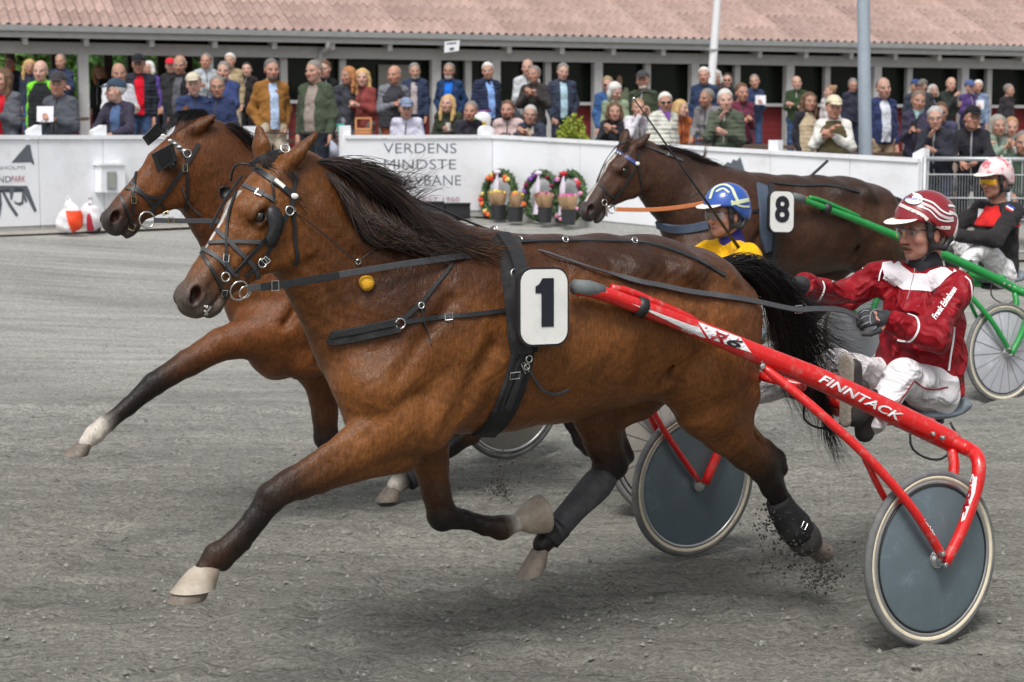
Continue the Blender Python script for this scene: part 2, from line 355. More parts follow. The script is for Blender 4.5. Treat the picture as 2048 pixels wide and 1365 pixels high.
def sand_mat():
    m = bpy.data.materials.new('track_sand'); m.use_nodes = True; nt = m.node_tree; N = nt.nodes; L = nt.links; b = N['Principled BSDF']
    b.inputs['Roughness'].default_value = 0.95; b.inputs['Specular IOR Level'].default_value = 0.2
    geo = N.new('ShaderNodeNewGeometry')
    def noise(sc_, det, rot=None, s3=None, rgh=0.6):
        mp = N.new('ShaderNodeMapping'); L.new(geo.outputs['Position'], mp.inputs[0])
        if rot is not None: mp.inputs['Rotation'].default_value = (0, 0, rot)
        if s3: mp.inputs['Scale'].default_value = s3
        n = N.new('ShaderNodeTexNoise'); n.inputs['Scale'].default_value = sc_; n.inputs['Detail'].default_value = det; n.inputs['Roughness'].default_value = rgh
        L.new(mp.outputs[0], n.inputs['Vector']); return n.outputs[0]
    RT = math.radians(-12)
    a = noise(1.0, 5, RT, (1.0, 9, 0)); c = noise(1.0, 6, RT, (13, 34, 0), .75); e = noise(0.5, 3, RT, (0.5, 2.2, 0)); grit = noise(42, 8, RT, (1, 1.35, 0), .85); clod = noise(13, 6, RT, (1, 1.9, 0), .75)
    def ramp(src, lo, hi, c0, c1):
        r = N.new('ShaderNodeMapRange'); r.inputs[1].default_value = lo; r.inputs[2].default_value = hi; r.inputs[3].default_value = c0; r.inputs[4].default_value = c1; L.new(src, r.inputs[0]); return r.outputs[0]
    def mul(x, y):
        q = N.new('ShaderNodeMath'); q.operation = 'MULTIPLY'; L.new(x, q.inputs[0]); L.new(y, q.inputs[1]); return q.outputs[0]
    f = mul(mul(ramp(a, .3, .7, .80, 1.18), ramp(c, .30, .70, .74, 1.24)), mul(ramp(e, .3, .7, .78, 1.20), mul(ramp(grit, .36, .64, .45, 1.62), mul(ramp(clod, .34, .43, .45, 1.0), ramp(noise(1.0, 4, RT, (.9, 46, 0), .6), .34, .42, .66, 1.0)))))
    # drier, paler sand towards the rail
    sx = N.new('ShaderNodeSeparateXYZ'); L.new(geo.outputs['Position'], sx.inputs[0])
    dry = ramp(sx.outputs[1], 8.5, 14.0, 0.0, 1.0)
    mx = N.new('ShaderNodeMix'); mx.data_type = 'RGBA'; L.new(dry, mx.inputs[0]); mx.inputs[6].default_value = (0.275, 0.272, 0.238, 1); mx.inputs[7].default_value = (0.38, 0.377, 0.35, 1)
    m2 = N.new('ShaderNodeMix'); m2.data_type = 'RGBA'; m2.blend_type = 'MULTIPLY'; m2.inputs[0].default_value = 1; L.new(mx.outputs[2], m2.inputs[6]); L.new(f, m2.inputs[7])
    sp_ = N.new('ShaderNodeMapRange'); sp_.inputs[1].default_value = .70; sp_.inputs[2].default_value = .78; L.new(noise(95, 1, None, (1, 1.3, 0)), sp_.inputs[0])      # pale grit
    m3 = N.new('ShaderNodeMix'); m3.data_type = 'RGBA'; L.new(sp_.outputs[0], m3.inputs[0]); L.new(m2.outputs[2], m3.inputs[6]); m3.inputs[7].default_value = (.42, .42, .40, 1)
    L.new(m3.outputs[2], b.inputs['Base Color'])
    hgt = N.new('ShaderNodeMath'); hgt.operation = 'ADD'; L.new(c, hgt.inputs[0])
    h2 = N.new('ShaderNodeMath'); h2.operation = 'ADD'; L.new(grit, h2.inputs[0]); L.new(clod, h2.inputs[1]); L.new(h2.outputs[0], hgt.inputs[1])
    bp = N.new('ShaderNodeBump'); bp.inputs['Strength'].default_value = 0.9; bp.inputs['Distance'].default_value = 0.022; L.new(hgt.outputs[0], bp.inputs['Height']); L.new(bp.outputs[0], b.inputs['Normal'])
    return m
rgt = np.random.default_rng(5)
HP = [(*atz(x, y, .03)[:2], q) for x, y, q in zip(rgt.uniform(-60, 2100, 260), 540 + 840 * rgt.random(260) ** 1.3, rgt.uniform(.6, 1.2, 260))]
def rut(gx, gy):                             # hoof prints and wheel ruts pressed into the sand
    z = np.zeros_like(gx); k = (gy < 13)
    for x, y, q in HP:
        if y > 12: continue
        d = ((gx - x) / .085) ** 2 + ((gy - y) / .12) ** 2; z += np.where(d < 9, q * (-.022 * np.exp(-d) + .011 * np.exp(-(np.sqrt(d) - 1.6) ** 2 * 4)), 0)
    for c in (-1.9, -.55, .9, 2.1, 3.3):
        s_ = gx * -.53 + gy * .85 - 6.6 - c * 1.1 + .06 * np.sin(gx * 2.2 + c); z -= .010 * np.exp(-(s_ / .035) ** 2)
    return z * k
def track_z(gx, gy):
    z = ground_z(gx, gy)
    a = -0.20; s = gx * math.cos(a) + gy * math.sin(a); t = -gx * math.sin(a) + gy * math.cos(a)
    z = z + 0.009 * np.sin(t * 38 + 1.5 * np.sin(s * 1.7)) * (0.6 + 0.4 * np.sin(s * 3.1 + t)) * (gy < 13) + rgt.normal(0, 0.0065, gx.shape) * (gy < 13) + rut(gx, gy)
    return z
SAND = sand_mat()
ys = np.concatenate([[-60, -10, 0], np.arange(3.2, 11.5, 0.045), np.arange(11.5, 24, 0.25), [24.5]])
xs = np.concatenate([[-80, -20, -8], np.arange(-4.2, 4.6, 0.055), [5, 6, 8, 20, 80]])
yy = lambda X: X
def clip_to_fence(gx, gy): return track_z(gx, gy)
o = sheet('track', xs, ys, clip_to_fence, SAND)
TERR = mat('terrace_gravel', srgb(150, 146, 138), 0.9, var=0.25, ns=30, bump=0.4, bs=90)
def terr(gx, gy): return ground_z(gx, gy) + 0.012
gxs = np.arange(-24, 25, 0.5); V = []; Fq = []
for i, X in enumerate(gxs):
    yf = float(fence_yz(X)[0])
    for j, q in enumerate(np.linspace(0, 1, 40)): Y = yf + 0.05 + q ** 1.6 * 60; V.append((X, Y, float(ground_z(X, Y)) + 0.03))
for i in range(len(gxs) - 1):
    for j in range(39): a = i * 40 + j; Fq.append((a, a + 40, a + 41, a + 1))
tag(mesh('terrace', V, np.array(Fq), TERR), kind='structure')
# ================================================================== white board fence
WHITE = mat('white_fence_paint', srgb(232, 234, 238), 0.45, var=0.03, ns=3, dirt=(srgb(205, 206, 208), 2.2, 0.52, 0.85))
CONC = mat('pale_concrete', srgb(176, 177, 174), 0.85, var=0.15, ns=12, bump=0.2)
PRINT_G = mat('fence_print_grey', srgb(92, 98, 106), 0.5, var=0.05)
PRINT_R = mat('fence_print_red', srgb(168, 90, 106), 0.5, var=0.05)
def fp(px, py, s): return at(px, py, 3600 / s)
def sfx(px, a, b):                           # scale along a straight fence between a=(px,s) and b
    return a[1] + (b[1] - a[1]) * (px - a[0]) / (b[0] - a[0])
def fence_run(tops, label, panel_px, hgt):
    """tops: [(px, py, s)] along a straight run"""
    a, b = tops; ba = fp(*a); root = thing('board_fence', label, 'fence', (ba[0], ba[1], ba[2] - hgt), 'white board fences along the track')
    P0, P1 = fp(*a), fp(*b); d = unit((P1 - P0) * (1, 1, 0)); nrm = np.array([d[1], -d[0], 0]); nrm = nrm if nrm[1] < 0 else -nrm
    up = np.array([0, 0, 1.0])
    def pt(px):
        py = a[1] + (b[1] - a[1]) * (px - a[0]) / (b[0] - a[0]); r = ray(px, py); k = ((P0 - CAM) @ nrm) / (r @ nrm); return CAM + r * k
    for q0, q1 in zip(panel_px[:-1], panel_px[1:]):
        A, B_ = pt(q0), pt(q1); A = A + d * 0.004; B_ = B_ - d * 0.004; bz = hgt - 0.09
        MB().plate([A - up * 0.05, B_ - up * 0.05, B_ - up * bz, A - up * bz], -nrm, 0.035).build('panel', WHITE, root)
        MB().plate([A + nrm * .02, B_ + nrm * .02, B_ + nrm * .02 - up * 0.045, A + nrm * .02 - up * 0.045], -nrm, 0.075).build('top_rail', WHITE, root)
        MB().plate([A - up * bz - nrm * .01, B_ - up * bz - nrm * .01, B_ - up * (hgt + .25) - nrm * .01, A - up * (hgt + .25) - nrm * .01], -nrm, 0.06).build('plinth', CONC, root)
    return root, pt, d, nrm
FL, ptL, dL, nL = fence_run([(-260, 270, 205), (516, 271, 172)], 'white board fence left of the gap, printed with a grey running horse', [-260, -60, 76, 205, 360, 516], 1.03)
FM, ptM, dM, nM = fence_run([(690, 270.5, 163.5), (985, 270, 155)], 'short white board fence printed with grey capital letters', [690, 985], 1.05)
FR, ptR, dR, nR = fence_run([(985, 270, 155), (1838, 317, 194)], 'long white board fence behind the dark brown horse, printed with a grey horse head', [985, 1160, 1350, 1541, 1700, 1838], 1.05)
def fpost(root, pt, nrm, d, px, wpx, top, style):
    C = pt(px); s = scale_at(C); hw = wpx / s / 2; up = np.array([0, 0, 1.0]); z0 = -1.25; tp = top / s
    if style == 'slant': P = [(-hw, z0), (hw, z0), (hw, tp), (hw * .6, tp), (-hw, tp * .45)]
    elif style == 'round': P = [(-hw, z0), (hw, z0)] + [(hw * math.cos(a), tp - hw * .8 + hw * .8 * math.sin(a)) for a in np.linspace(0, math.pi, 9)]
    else: P = [(-hw, z0), (hw, z0), (hw, tp), (-hw, tp)]
    MB().plate([C + d * x + up * z - nrm * 0.045 for x, z in P], -nrm, 0.09).build('post', WHITE, root)
for px, wp, tp, st, g in ((76, 27, 20, 'slant', 'L'), (205, 30, 20, 'slant', 'L'), (-60, 28, 20, 'slant', 'L'), (360, 28, 20, 'slant', 'L'), (510, 22, 18, 'flat', 'L'), (697, 19, 19, 'flat', 'M'), (979, 30, 19, 'round', 'M'), (1541, 24, 20, 'flat', 'R'), (1832, 28, 20, 'slant', 'R'), (1210, 24, 18, 'flat', 'R')):
    if px == 1210: continue
    r_, p_, d_, n_ = {'L': (FL, ptL, dL, nL), 'M': (FM, ptM, dM, nM), 'R': (FR, ptR, dR, nR)}[g]; fpost(r_, p_, n_, d_, px, wp, tp, st)
def on_fence(pt, nrm, px, py, lift=0.004):
    P0 = pt(700) + nrm * lift; r = ray(px, py); k = ((P0 - CAM) @ nrm) / (r @ nrm); return CAM + r * k
def fence_poly(name, poly, pt, nrm, m, parent, lift=0.003):
    P = [on_fence(pt, nrm, x, y, lift) for x, y in poly]
    bm = bmesh.new(); vs = [bm.verts.new(tuple(p - BASE[parent])) for p in P]; f = bm.faces.new(vs); bmesh.ops.triangulate(bm, faces=[f])
    me = bpy.data.meshes.new(name); bm.to_mesh(me); bm.free(); return link(name, me, parent, m)
def text_mesh(txt, off=0.0, shear=0.0, space=1.0):
    cu = bpy.data.curves.new('t', 'FONT'); cu.body = txt; cu.size = 1; cu.offset = off; cu.shear = shear; cu.space_character = space; cu.resolution_u = 3
    ob = bpy.data.objects.new('t', cu); COL.objects.link(ob); dg = bpy.context.evaluated_depsgraph_get(); me = bpy.data.meshes.new_from_object(ob.evaluated_get(dg)); bpy.data.objects.remove(ob)
    V = np.array([v.co[:] for v in me.vertices]); F = [tuple(p.vertices) for p in me.polygons]; V[:, 0] -= V[:, 0].min(); return V, F
def fence_text(txt, x0, x1, yb0, yt0, pt, nrm, m, parent, name='lettering', yb1=None, off=0.0):
    V, F = text_mesh(txt, off); wdt = V[:, 0].max(); cap = 0.72; yb1 = yb0 if yb1 is None else yb1
    P = [on_fence(pt, nrm, x0 + (x1 - x0) * v[0] / wdt, (yb0 + (yb1 - yb0) * v[0] / wdt) - (yb0 - yt0) * v[1] / cap, 0.003) for v in V]
    return mesh(name, P, F, m, parent, smooth=False)
fence_text('VERDENS', 767, 913, 307, 286, ptM, nM, PRINT_G, FM, off=-.008)
fence_text('MINDSTE', 768, 912, 339, 318, ptM, nM, PRINT_G, FM, off=-.008)
fence_text('TRAVBANE', 771, 922, 371, 350, ptM, nM, PRINT_G, FM, off=-.008)
fence_text('ETABLERET 1960', 783, 919, 404, 394, ptM, nM, PRINT_R, FM, off=-.012)
fence_text('BORNHOLMS', -36, 51, 341, 333, ptL, nL, PRINT_G, FL, off=-.012, yb1=339)
fence_text('BRAND', -38, 22, 366, 353, ptL, nL, PRINT_G, FL, yb1=365)
fence_text('PARK', 23, 51, 365, 352, ptL, nL, PRINT_R, FL, yb1=364)
fence_poly('horse_print', [(23, 326), (32, 319), (35, 312), (42, 305), (46, 299), (52, 296), (54, 290), (58, 294), (61, 291), (62, 300), (66, 318), (69, 327), (67, 331), (62, 325)], ptL, nL, PRINT_G, FL)
for pl in ([(-60, 372), (54, 372), (60, 384), (50, 382), (44, 377), (24, 376), (8, 380), (0, 388), (-30, 386)], [(18, 374), (30, 374), (24, 400), (21, 400)], [(4, 386), (9, 384), (22, 408), (37, 430), (32, 434), (16, 410)],
           [(44, 376), (56, 376), (74, 422), (69, 425), (60, 408)], [(28, 402), (38, 408), (43, 404), (44, 384), (48, 386), (47, 408), (40, 412), (30, 408)], [(48, 384), (55, 404), (51, 406), (44, 388)], [(-2, 384), (2, 386), (4, 410), (0, 434), (-6, 436), (-1, 410)]):
    fence_poly('horse_print', pl, ptL, nL, PRINT_G, FL, 0.004 + 0.0007 * pl[0][0] / 60)
fence_poly('horse_print', [(1436, 337), (1448, 331), (1455, 324), (1462, 327), (1466, 319), (1474, 322), (1480, 314), (1483, 322), (1490, 344), (1488, 346), (1478, 340), (1462, 344), (1440, 343)], ptR, nR, PRINT_G, FR)
# ================================================================== galvanised railing at the right end
GALV = mat('galvanised_steel', (0.42, 0.44, 0.46), 0.5, metal=0.6, var=0.12, ns=30)
def railing():
    A = fp(1850, 318, 194); B_ = fp(2190, 320, 194); s = thing('metal_railing', 'galvanised tube railing with wire mesh beyond the end of the white fence', 'railing', (A[0], A[1], A[2] - 1.05))
    for dz, r in ((0, .024), (-.40, .009), (-.62, .009), (-.95, .016)): MB().tube([A + (0, 0, dz), B_ + (0, 0, dz)], r, 10).build('rail', GALV, s, smooth=True)
    for q in np.linspace(0, 1, 3): P = A + (B_ - A) * q; MB().tube([P + (0, 0, .02), P - (0, 0, 1.2)], .024, 10).build('upright', GALV, s, smooth=True)
    n = 60; mb = MB()
    for i in range(n): P = A + (B_ - A) * (i + .5) / n; mb.tube([P + (0, .006, -.16), P + (0, .006, -.95)], .0028, 4)
    mb.build('wire_mesh', GALV, s)
    MB().tube([A + (0, .0, -.16), B_ + (0, 0, -.16)], .006, 6).build('rail', GALV, s)
railing()
# ================================================================== clubhouse
GREYW = mat('grey_white_timber', srgb(178, 178, 178), 0.6, var=0.1, ns=8, bump=0.1, bs=40)
GUTTER = mat('grey_gutter', srgb(136, 138, 138), 0.5, var=0.15, ns=6)
ROOFM = mat('weathered_red_roof', srgb(170, 146, 138), 0.9, var=0.32, ns=22, bump=0.7, bs=24, dirt=(srgb(134, 112, 104), 2.2, 0.45, 0.75))
REDW = mat('red_painted_boards', srgb(112, 34, 38), 0.7, var=0.2, ns=10, bump=0.2)
GLASS = mat('dark_window_glass', (0.012, 0.016, 0.012), 0.08, var=0, spec=0.35)
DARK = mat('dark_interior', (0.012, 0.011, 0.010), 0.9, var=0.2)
WOODB = mat('brown_table_timber', srgb(92, 74, 62), 0.8, var=0.25, ns=12, bump=0.3, bs=40, stretch=(1, 6, 6))
INK = mat('number_ink', (0.012, 0.014, 0.022), 0.5, var=0.1)
SIGNW = mat('sign_white', srgb(230, 232, 236), 0.4, var=0.02)
def obj_tone(m, lo, hi):
    N = m.node_tree.nodes; L = m.node_tree.links; b = N['Principled BSDF']; src = b.inputs['Base Color'].links[0].from_socket; oi = N.new('ShaderNodeObjectInfo'); mr = N.new('ShaderNodeMapRange'); mr.inputs[3].default_value = lo; mr.inputs[4].default_value = hi; L.new(oi.outputs['Random'], mr.inputs[0]); mx = N.new('ShaderNodeMix'); mx.data_type = 'RGBA'; mx.blend_type = 'MULTIPLY'; mx.inputs[0].default_value = 1; L.new(src, mx.inputs[6]); L.new(mr.outputs[0], mx.inputs[7]); L.new(mx.outputs[2], b.inputs['Base Color'])
obj_tone(ROOFM, .84, 1.08); obj_tone(GREYW, .86, 1.02)
BL, BR = at(0, 65, 30.8), at(2048, 105, 38.3)
bd = unit((BR - BL) * (1, 1, 0)); bn = np.array([bd[1], -bd[0], 0]); UP = np.array([0, 0, 1.0])   # bn faces the camera
def bpt(px, py, off=0.0):                      # picture point on the facade plane moved back by off
    r = ray(px, py); Q = BL - bn * off; return CAM + r * (((Q - CAM) @ bn) / (r @ bn))
GZ = BL[2]                                      # gutter height
def bx(px, off=0.0): return float((bpt(px, 100, off) - BL) @ bd)
def bw(x, off, z): return BL + bd * x - bn * off + UP * (z - GZ)
x0, x1 = bx(-260), bx(2300); FLZ = 1.50
club = thing('clubhouse', 'low clubhouse with weathered red tiled roof, white posts and dark windows behind the crowd', 'building', bw((x0 + x1) / 2, 0, FLZ))
# roof sheets: wavy, laid in rows, each its own piece
def roof():
    cols = 26; cw = (x1 - x0) / cols; rows = 7; rl = 0.72; pit = math.radians(23); sl = -bn * math.cos(pit) + UP * math.sin(pit); nr = bn * math.sin(pit) + UP * math.cos(pit)
    org = bw(x0, -0.42, GZ + 0.10); per = cw / 6; nx = 6 * 8; V = []; Fq = []
    for j, (v, lf) in enumerate(((0, 0.0), (0.25, -0.003), (0.5, -0.006), (0.75, -0.009), (1.06, -.012))):
        for i in range(nx + 1): xx = cw * 1.012 * i / nx; V.append(bd * xx + sl * rl * v + nr * (0.033 * math.cos(2 * math.pi * xx / per) + lf + 0.02))
    for i in range(nx + 1): xx = cw * 1.012 * i / nx; V.append(bd * xx + nr * (0.033 * math.cos(2 * math.pi * xx / per) + 0.005))
    for j in range(4):
        for i in range(nx): a = j * (nx + 1) + i; Fq.append((a, a + 1, a + nx + 2, a + nx + 1))
    for i in range(nx): a = 5 * (nx + 1) + i; Fq.append((a, a + 1, i + 1, i))
    me = bpy.data.meshes.new('roof_sheet'); me.from_pydata([tuple(v) for v in V], [], Fq); me.polygons.foreach_set('use_smooth', np.ones(len(Fq), bool)); me.set_sharp_from_angle(angle=math.radians(50)); me.materials.append(ROOFM)
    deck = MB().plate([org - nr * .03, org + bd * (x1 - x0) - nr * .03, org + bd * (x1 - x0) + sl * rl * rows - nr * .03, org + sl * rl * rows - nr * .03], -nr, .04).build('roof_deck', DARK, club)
    rg = random.Random(3)
    for r in range(rows):
        for c in range(cols):
            ob = bpy.data.objects.new('roof_sheet', me); COL.objects.link(ob); ob.parent = club
            p = org + bd * cw * c + sl * rl * r + nr * (0.012 * (r + 1) * 0 + rg.uniform(0, .008)) - BASE[club]; ob.location = tuple(p); BASE[ob] = BASE[club]
roof()
MB().bar(bw(x0, -.40, GZ + .06), bw(x1, -.40, GZ + .06), .13, .10).build('gutter', GUTTER, club)
MB().bar(bw(x0, -.36, GZ - .045), bw(x1, -.36, GZ - .045), .05, .10).build('fascia', GREYW, club)
MB().bar(bw(x0, 0, GZ - .25), bw(x1, 0, GZ - .25), .12, .20).build('lintel_beam', GREYW, club)
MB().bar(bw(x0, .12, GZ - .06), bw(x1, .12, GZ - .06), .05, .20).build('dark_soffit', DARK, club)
for px in (-70, 47, 168, 298, 423, 541, 656, 770, 882, 1007, 1112, 1214, 1313, 1409, 1505, 1597, 1687, 1775, 1862, 1947, 2030, 2110):
    X = bx(px); MB().bar(bw(X, -.32, GZ - .15), bw(X, .3, GZ - .03), .085, .13).build('rafter_end', GREYW, club)
for px, off in ((165, 0), (415, 0), (570, .06), (641, 0), (688, .06), (871, 0), (940, .06), (990, 0), (1100, .06), (1195, 0), (1300, .06), (1389, 0), (1480, .06), (1579, 0), (1661, .06), (1754, 0), (1826, .06), (1929, 0), (1986, .06), (2075, 0), (-90, 0)):
    X = bx(px, 0.0); w_ = .17 if off == 0 else .12
    MB().bar(bw(X, .02 + off * 2, FLZ - .15), bw(X, .02 + off * 2, GZ - .345), w_, w_, up=bn).build('post', GREYW, club)
SILL = 2.52
def wall_bits():
    xa = bx(560)
    for i, z in enumerate(np.arange(FLZ - .1, SILL - .12, .13)):
        MB().bar(bw(xa, .26, z + .065), bw(x1, .26, z + .065), .03, .124).build('red_board', REDW, club)
    MB().bar(bw(xa, .16, SILL - .04), bw(x1, .16, SILL - .04), .16, .06).build('window_sill', GREYW, club)
    edges = [560, 688, 790, 871, 940, 1052, 1100, 1195, 1300, 1389, 1480, 1579, 1661, 1754, 1826, 1929, 1986, 2075, 2200]
    for a, b in zip(edges[:-1], edges[1:]):
        A, B_ = bx(a) + .02, bx(b) - .02
        p = MB().plate([bw(A, .30, SILL), bw(B_, .30, SILL), bw(B_, .30, GZ - .3), bw(A, .30, GZ - .3)], -bn, .012).build('window_pane', GLASS, club)
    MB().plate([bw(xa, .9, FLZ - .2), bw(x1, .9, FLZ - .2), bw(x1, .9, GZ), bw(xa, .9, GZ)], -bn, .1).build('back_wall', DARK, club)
    MB().plate([bw(x0, 6.2, FLZ - .2), bw(xa - .6, 6.2, FLZ - .2), bw(xa - .6, 6.2, FLZ + .95), bw(x0, 6.2, FLZ + .95)], -bn, .1).build('back_wall', REDW, club)
    X = bx(800); MB().plate([bw(X - .35, .2, FLZ), bw(X + .45, .2, FLZ), bw(X + .45, .2, GZ - .44), bw(X - .35, .2, GZ - .44)], -bn, .05).build('door', mat('grey_door', srgb(120, 118, 112), .6), club)
    for px in (20, 110, 215, 262, 322, 375):        # timber posts in the open porch behind
        X = bx(px, 4.5); MB().bar(bw(X, 4.5, FLZ - .1), bw(X, 4.5, GZ + .2), .16, .16, up=bn).build('porch_post', mat('brown_porch_timber', srgb(74, 64, 56), .8), club)
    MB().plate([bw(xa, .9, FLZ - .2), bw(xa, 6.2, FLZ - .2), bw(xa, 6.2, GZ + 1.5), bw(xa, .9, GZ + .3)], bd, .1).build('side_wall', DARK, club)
wall_bits()
Q = spline([bpt(655, 78, -.36), bpt(655, 96, -.34), bpt(642, 106, -.1), bpt(640, 125, -.06), bpt(640, 200, -.06)], 20)
MB().tube(Q, .045, 8).build('downpipe', GREYW, club, smooth=True)
for px, py in ((180, 95), (133, 69), (368, 73), (108, 66)):
    MB().lathe(bpt(px, py, -.05 if py < 90 else .1), UP, [(-.05, .02), (-.04, .07), (.02, .07), (.05, .03)], 12).build('lamp_shade', mat('orange_lamp_shade', srgb(206, 140, 70), .6), club)
def hang_sign():
    P = [bpt(889, 84, -.45), bpt(919, 81, -.45), bpt(917, 102, -.45), bpt(888, 106, -.45)]
    s = thing('hanging_sign', 'small white sign hanging from the clubhouse eaves', 'sign', P[3]); MB().plate(P, bn, .02).build('board', SIGNW, s)
    MB().bar(bpt(893, 88, -.475), bpt(913, 86, -.475), .004, .018).build('lettering', INK, s); MB().bar(bpt(899, 99, -.475), bpt(908, 97, -.475), .004, .035).build('lettering', INK, s)
hang_sign()
# poles
def poles():
    A = at(1416, 255, 27.5); B_ = at(1438, -40, 27.5); t = thing('flag_pole', 'slender white flag pole standing in front of the clubhouse', 'pole', (A[0] - .1, A[1], A[2] - .8))
    MB().tube([A + (A - B_) * .5, A, B_, B_ + (B_ - A) * 1.5], [.075, .07, .055, .04], 12).build('shaft', mat('white_pole_paint', srgb(226, 228, 230), .4, var=.05), t, smooth=True)
    MB().ring(at(1424, 100, 27.5), B_ - A, .075, .014).build('collar', GALV, t); MB().ball(B_ + (B_ - A) * 1.5, .07).build('finial', GALV, t)
    A = at(1731, 330, 20.2); B_ = at(1726, -60, 20.2); t = thing('lamp_post', 'tall galvanised grey lamp post rising behind the fence', 'lamp post', (A[0], A[1], A[2] - .6))
    d = B_ - A; MB().tube([A - d * .4, A, B_, B_ + d * 1.6], [.078, .076, .070, .05], 16).build('shaft', mat('grey_galvanised_pole', srgb(158, 170, 182), .55, metal=.2, var=.1, ns=9), t, smooth=True)
    E = B_ + d * 1.6; MB().bar(E, E + (0, -.7, .1), .16, .09).build('lamp_head', GALV, t)
poles()
# ================================================================== people
SKIN = mat('skin', (1, 1, 1), 0.5, vcol=True, var=0.08, ns=40, spec=0.35, bump=0.05, bs=120)
def hairmat(c): return mat('hair_%d_%d_%d' % tuple(int(v) for v in c), srgb(*c), 0.6, var=0.3, ns=35, bump=0.8, bs=60, spec=0.4, stretch=(2.5, 2.5, 0.6))
DKLENS = mat('dark_lens', (0.01, 0.01, 0.012), 0.1, var=0, spec=0.8)
FRAME = mat('glasses_frame', (0.02, 0.02, 0.022), 0.35, var=0)
EYEW = mat('eyeball', (0.32, 0.29, 0.27), 0.25, var=0)
IRIS = mat('iris', (0.02, 0.018, 0.015), 0.1, var=0)
ZIP = mat('dark_zip', (.02, .02, .022), .5); ZIP2 = mat('pale_zip', (.3, .3, .31), .5)
SHOE = mat('dark_shoe', (0.03, 0.028, 0.026), 0.6)
TONES = [(.45, .265, .195), (.50, .30, .23), (.40, .225, .16), (.54, .34, .27), (.46, .25, .18)]
def rotz(a): c, s_ = math.cos(a), math.sin(a); return np.array([[c, -s_, 0], [s_, c, 0], [0, 0, 1.0]])
def roty(a): c, s_ = math.cos(a), math.sin(a); return np.array([[c, 0, s_], [0, 1, 0], [-s_, 0, c]])   # +a tips the nose down
def rotx(a): c, s_ = math.cos(a), math.sin(a); return np.array([[1, 0, 0], [0, c, -s_], [0, s_, c]])
def head_of(B, c, R, tone, sz=1.0, fat=1.0, fine=True):
    """human head about eye-level centre c; R columns: forward, left, up"""
    t = np.array(tone); Ri = R.T
    def p(x, y, z): return c + R @ (np.array([x, y * fat, z]) * sz)
    def e(x, y, z, a, b, d, col=t, k=.012, sub=False): B.ell(p(x, y, z), np.array([a, b * fat, d]) * sz, col, Ri, k=k, sub=sub)
    e(-.012, 0, .028, .098, .077, .090, k=.02); e(.026, 0, -.038, .064, .066, .076, k=.02); e(.030, 0, -.084, .050, .056, .034, k=.02)
    e(.068, 0, -.103, .021, .024, .017, k=.015)
    B.cone(p(.088, 0, .004), p(.110, 0, -.040), .0085 * sz, .0135 * sz, t, t * (1.0, .86, .86), k=.01)
    for s in (1, -1):
        e(.078, s * .030, .017, .018, .028, .009); e(.060, s * .046, -.032, .026, .021, .022); e(.101, s * .011, -.042, .011, .009, .009, t * (1, .85, .85), k=.008)
        e(.101, s * .031, -.004, .016, .018, .0095, k=.008, sub=True)
        e(-.004, s * .080, -.020, .019, .008, .031, t * (1, .8, .78), k=.006)
    e(.086, 0, -.068, .014, .025, .0062, t * (.85, .55, .55), k=.006); e(.085, 0, -.078, .013, .021, .0065, t * (.88, .58, .58), k=.006)
    e(.099, 0, -.0732, .012, .026, .0014, k=.003, sub=True)
    return p
def face_tint(V, C, c, R, sz, stub=0.0, brow=None):
    q = (V - c) @ R / sz; x, y, z = q[:, 0], np.abs(q[:, 1]), q[:, 2]; f = (np.linalg.norm(q, axis=1) < .17) & (x > .02)
    eye = np.exp(-(((y - .031) / .016) ** 2 + ((z + .004) / .009) ** 2)) * f  # eye sockets, mouth line and under-nose: shade painted into the skin colour
    C = C * (1 - .8 * eye[:, None]); mo = np.exp(-((y / .026) ** 4 + ((z + .0732) / .0035) ** 2)) * f * (x > .06); C = C * (1 - .75 * mo[:, None]); na = np.exp(-(((y - .009) / .006) ** 2 + ((z + .049) / .004) ** 2)) * f * (x > .08); C = C * (1 - .7 * na[:, None])
    ck = np.exp(-(((y - .045) / .022) ** 2 + ((z + .035) / .022) ** 2)) * f; C = C * (1 - ck[:, None] * np.array([0, .16, .14]))
    if brow is not None:
        b = np.exp(-(((y - .031) / .019) ** 4 + ((z - .019 - .1 * (.03 - y)) / .0055) ** 2)) * f; C = C * (1 - .8 * b[:, None]) + np.array(brow) * .8 * b[:, None]
    if stub: s_ = np.clip((-.05 - z) / .03, 0, 1) * f * (y < .07); C = C * (1 - stub * s_[:, None] * np.array([.35, .3, .25]))
    return C
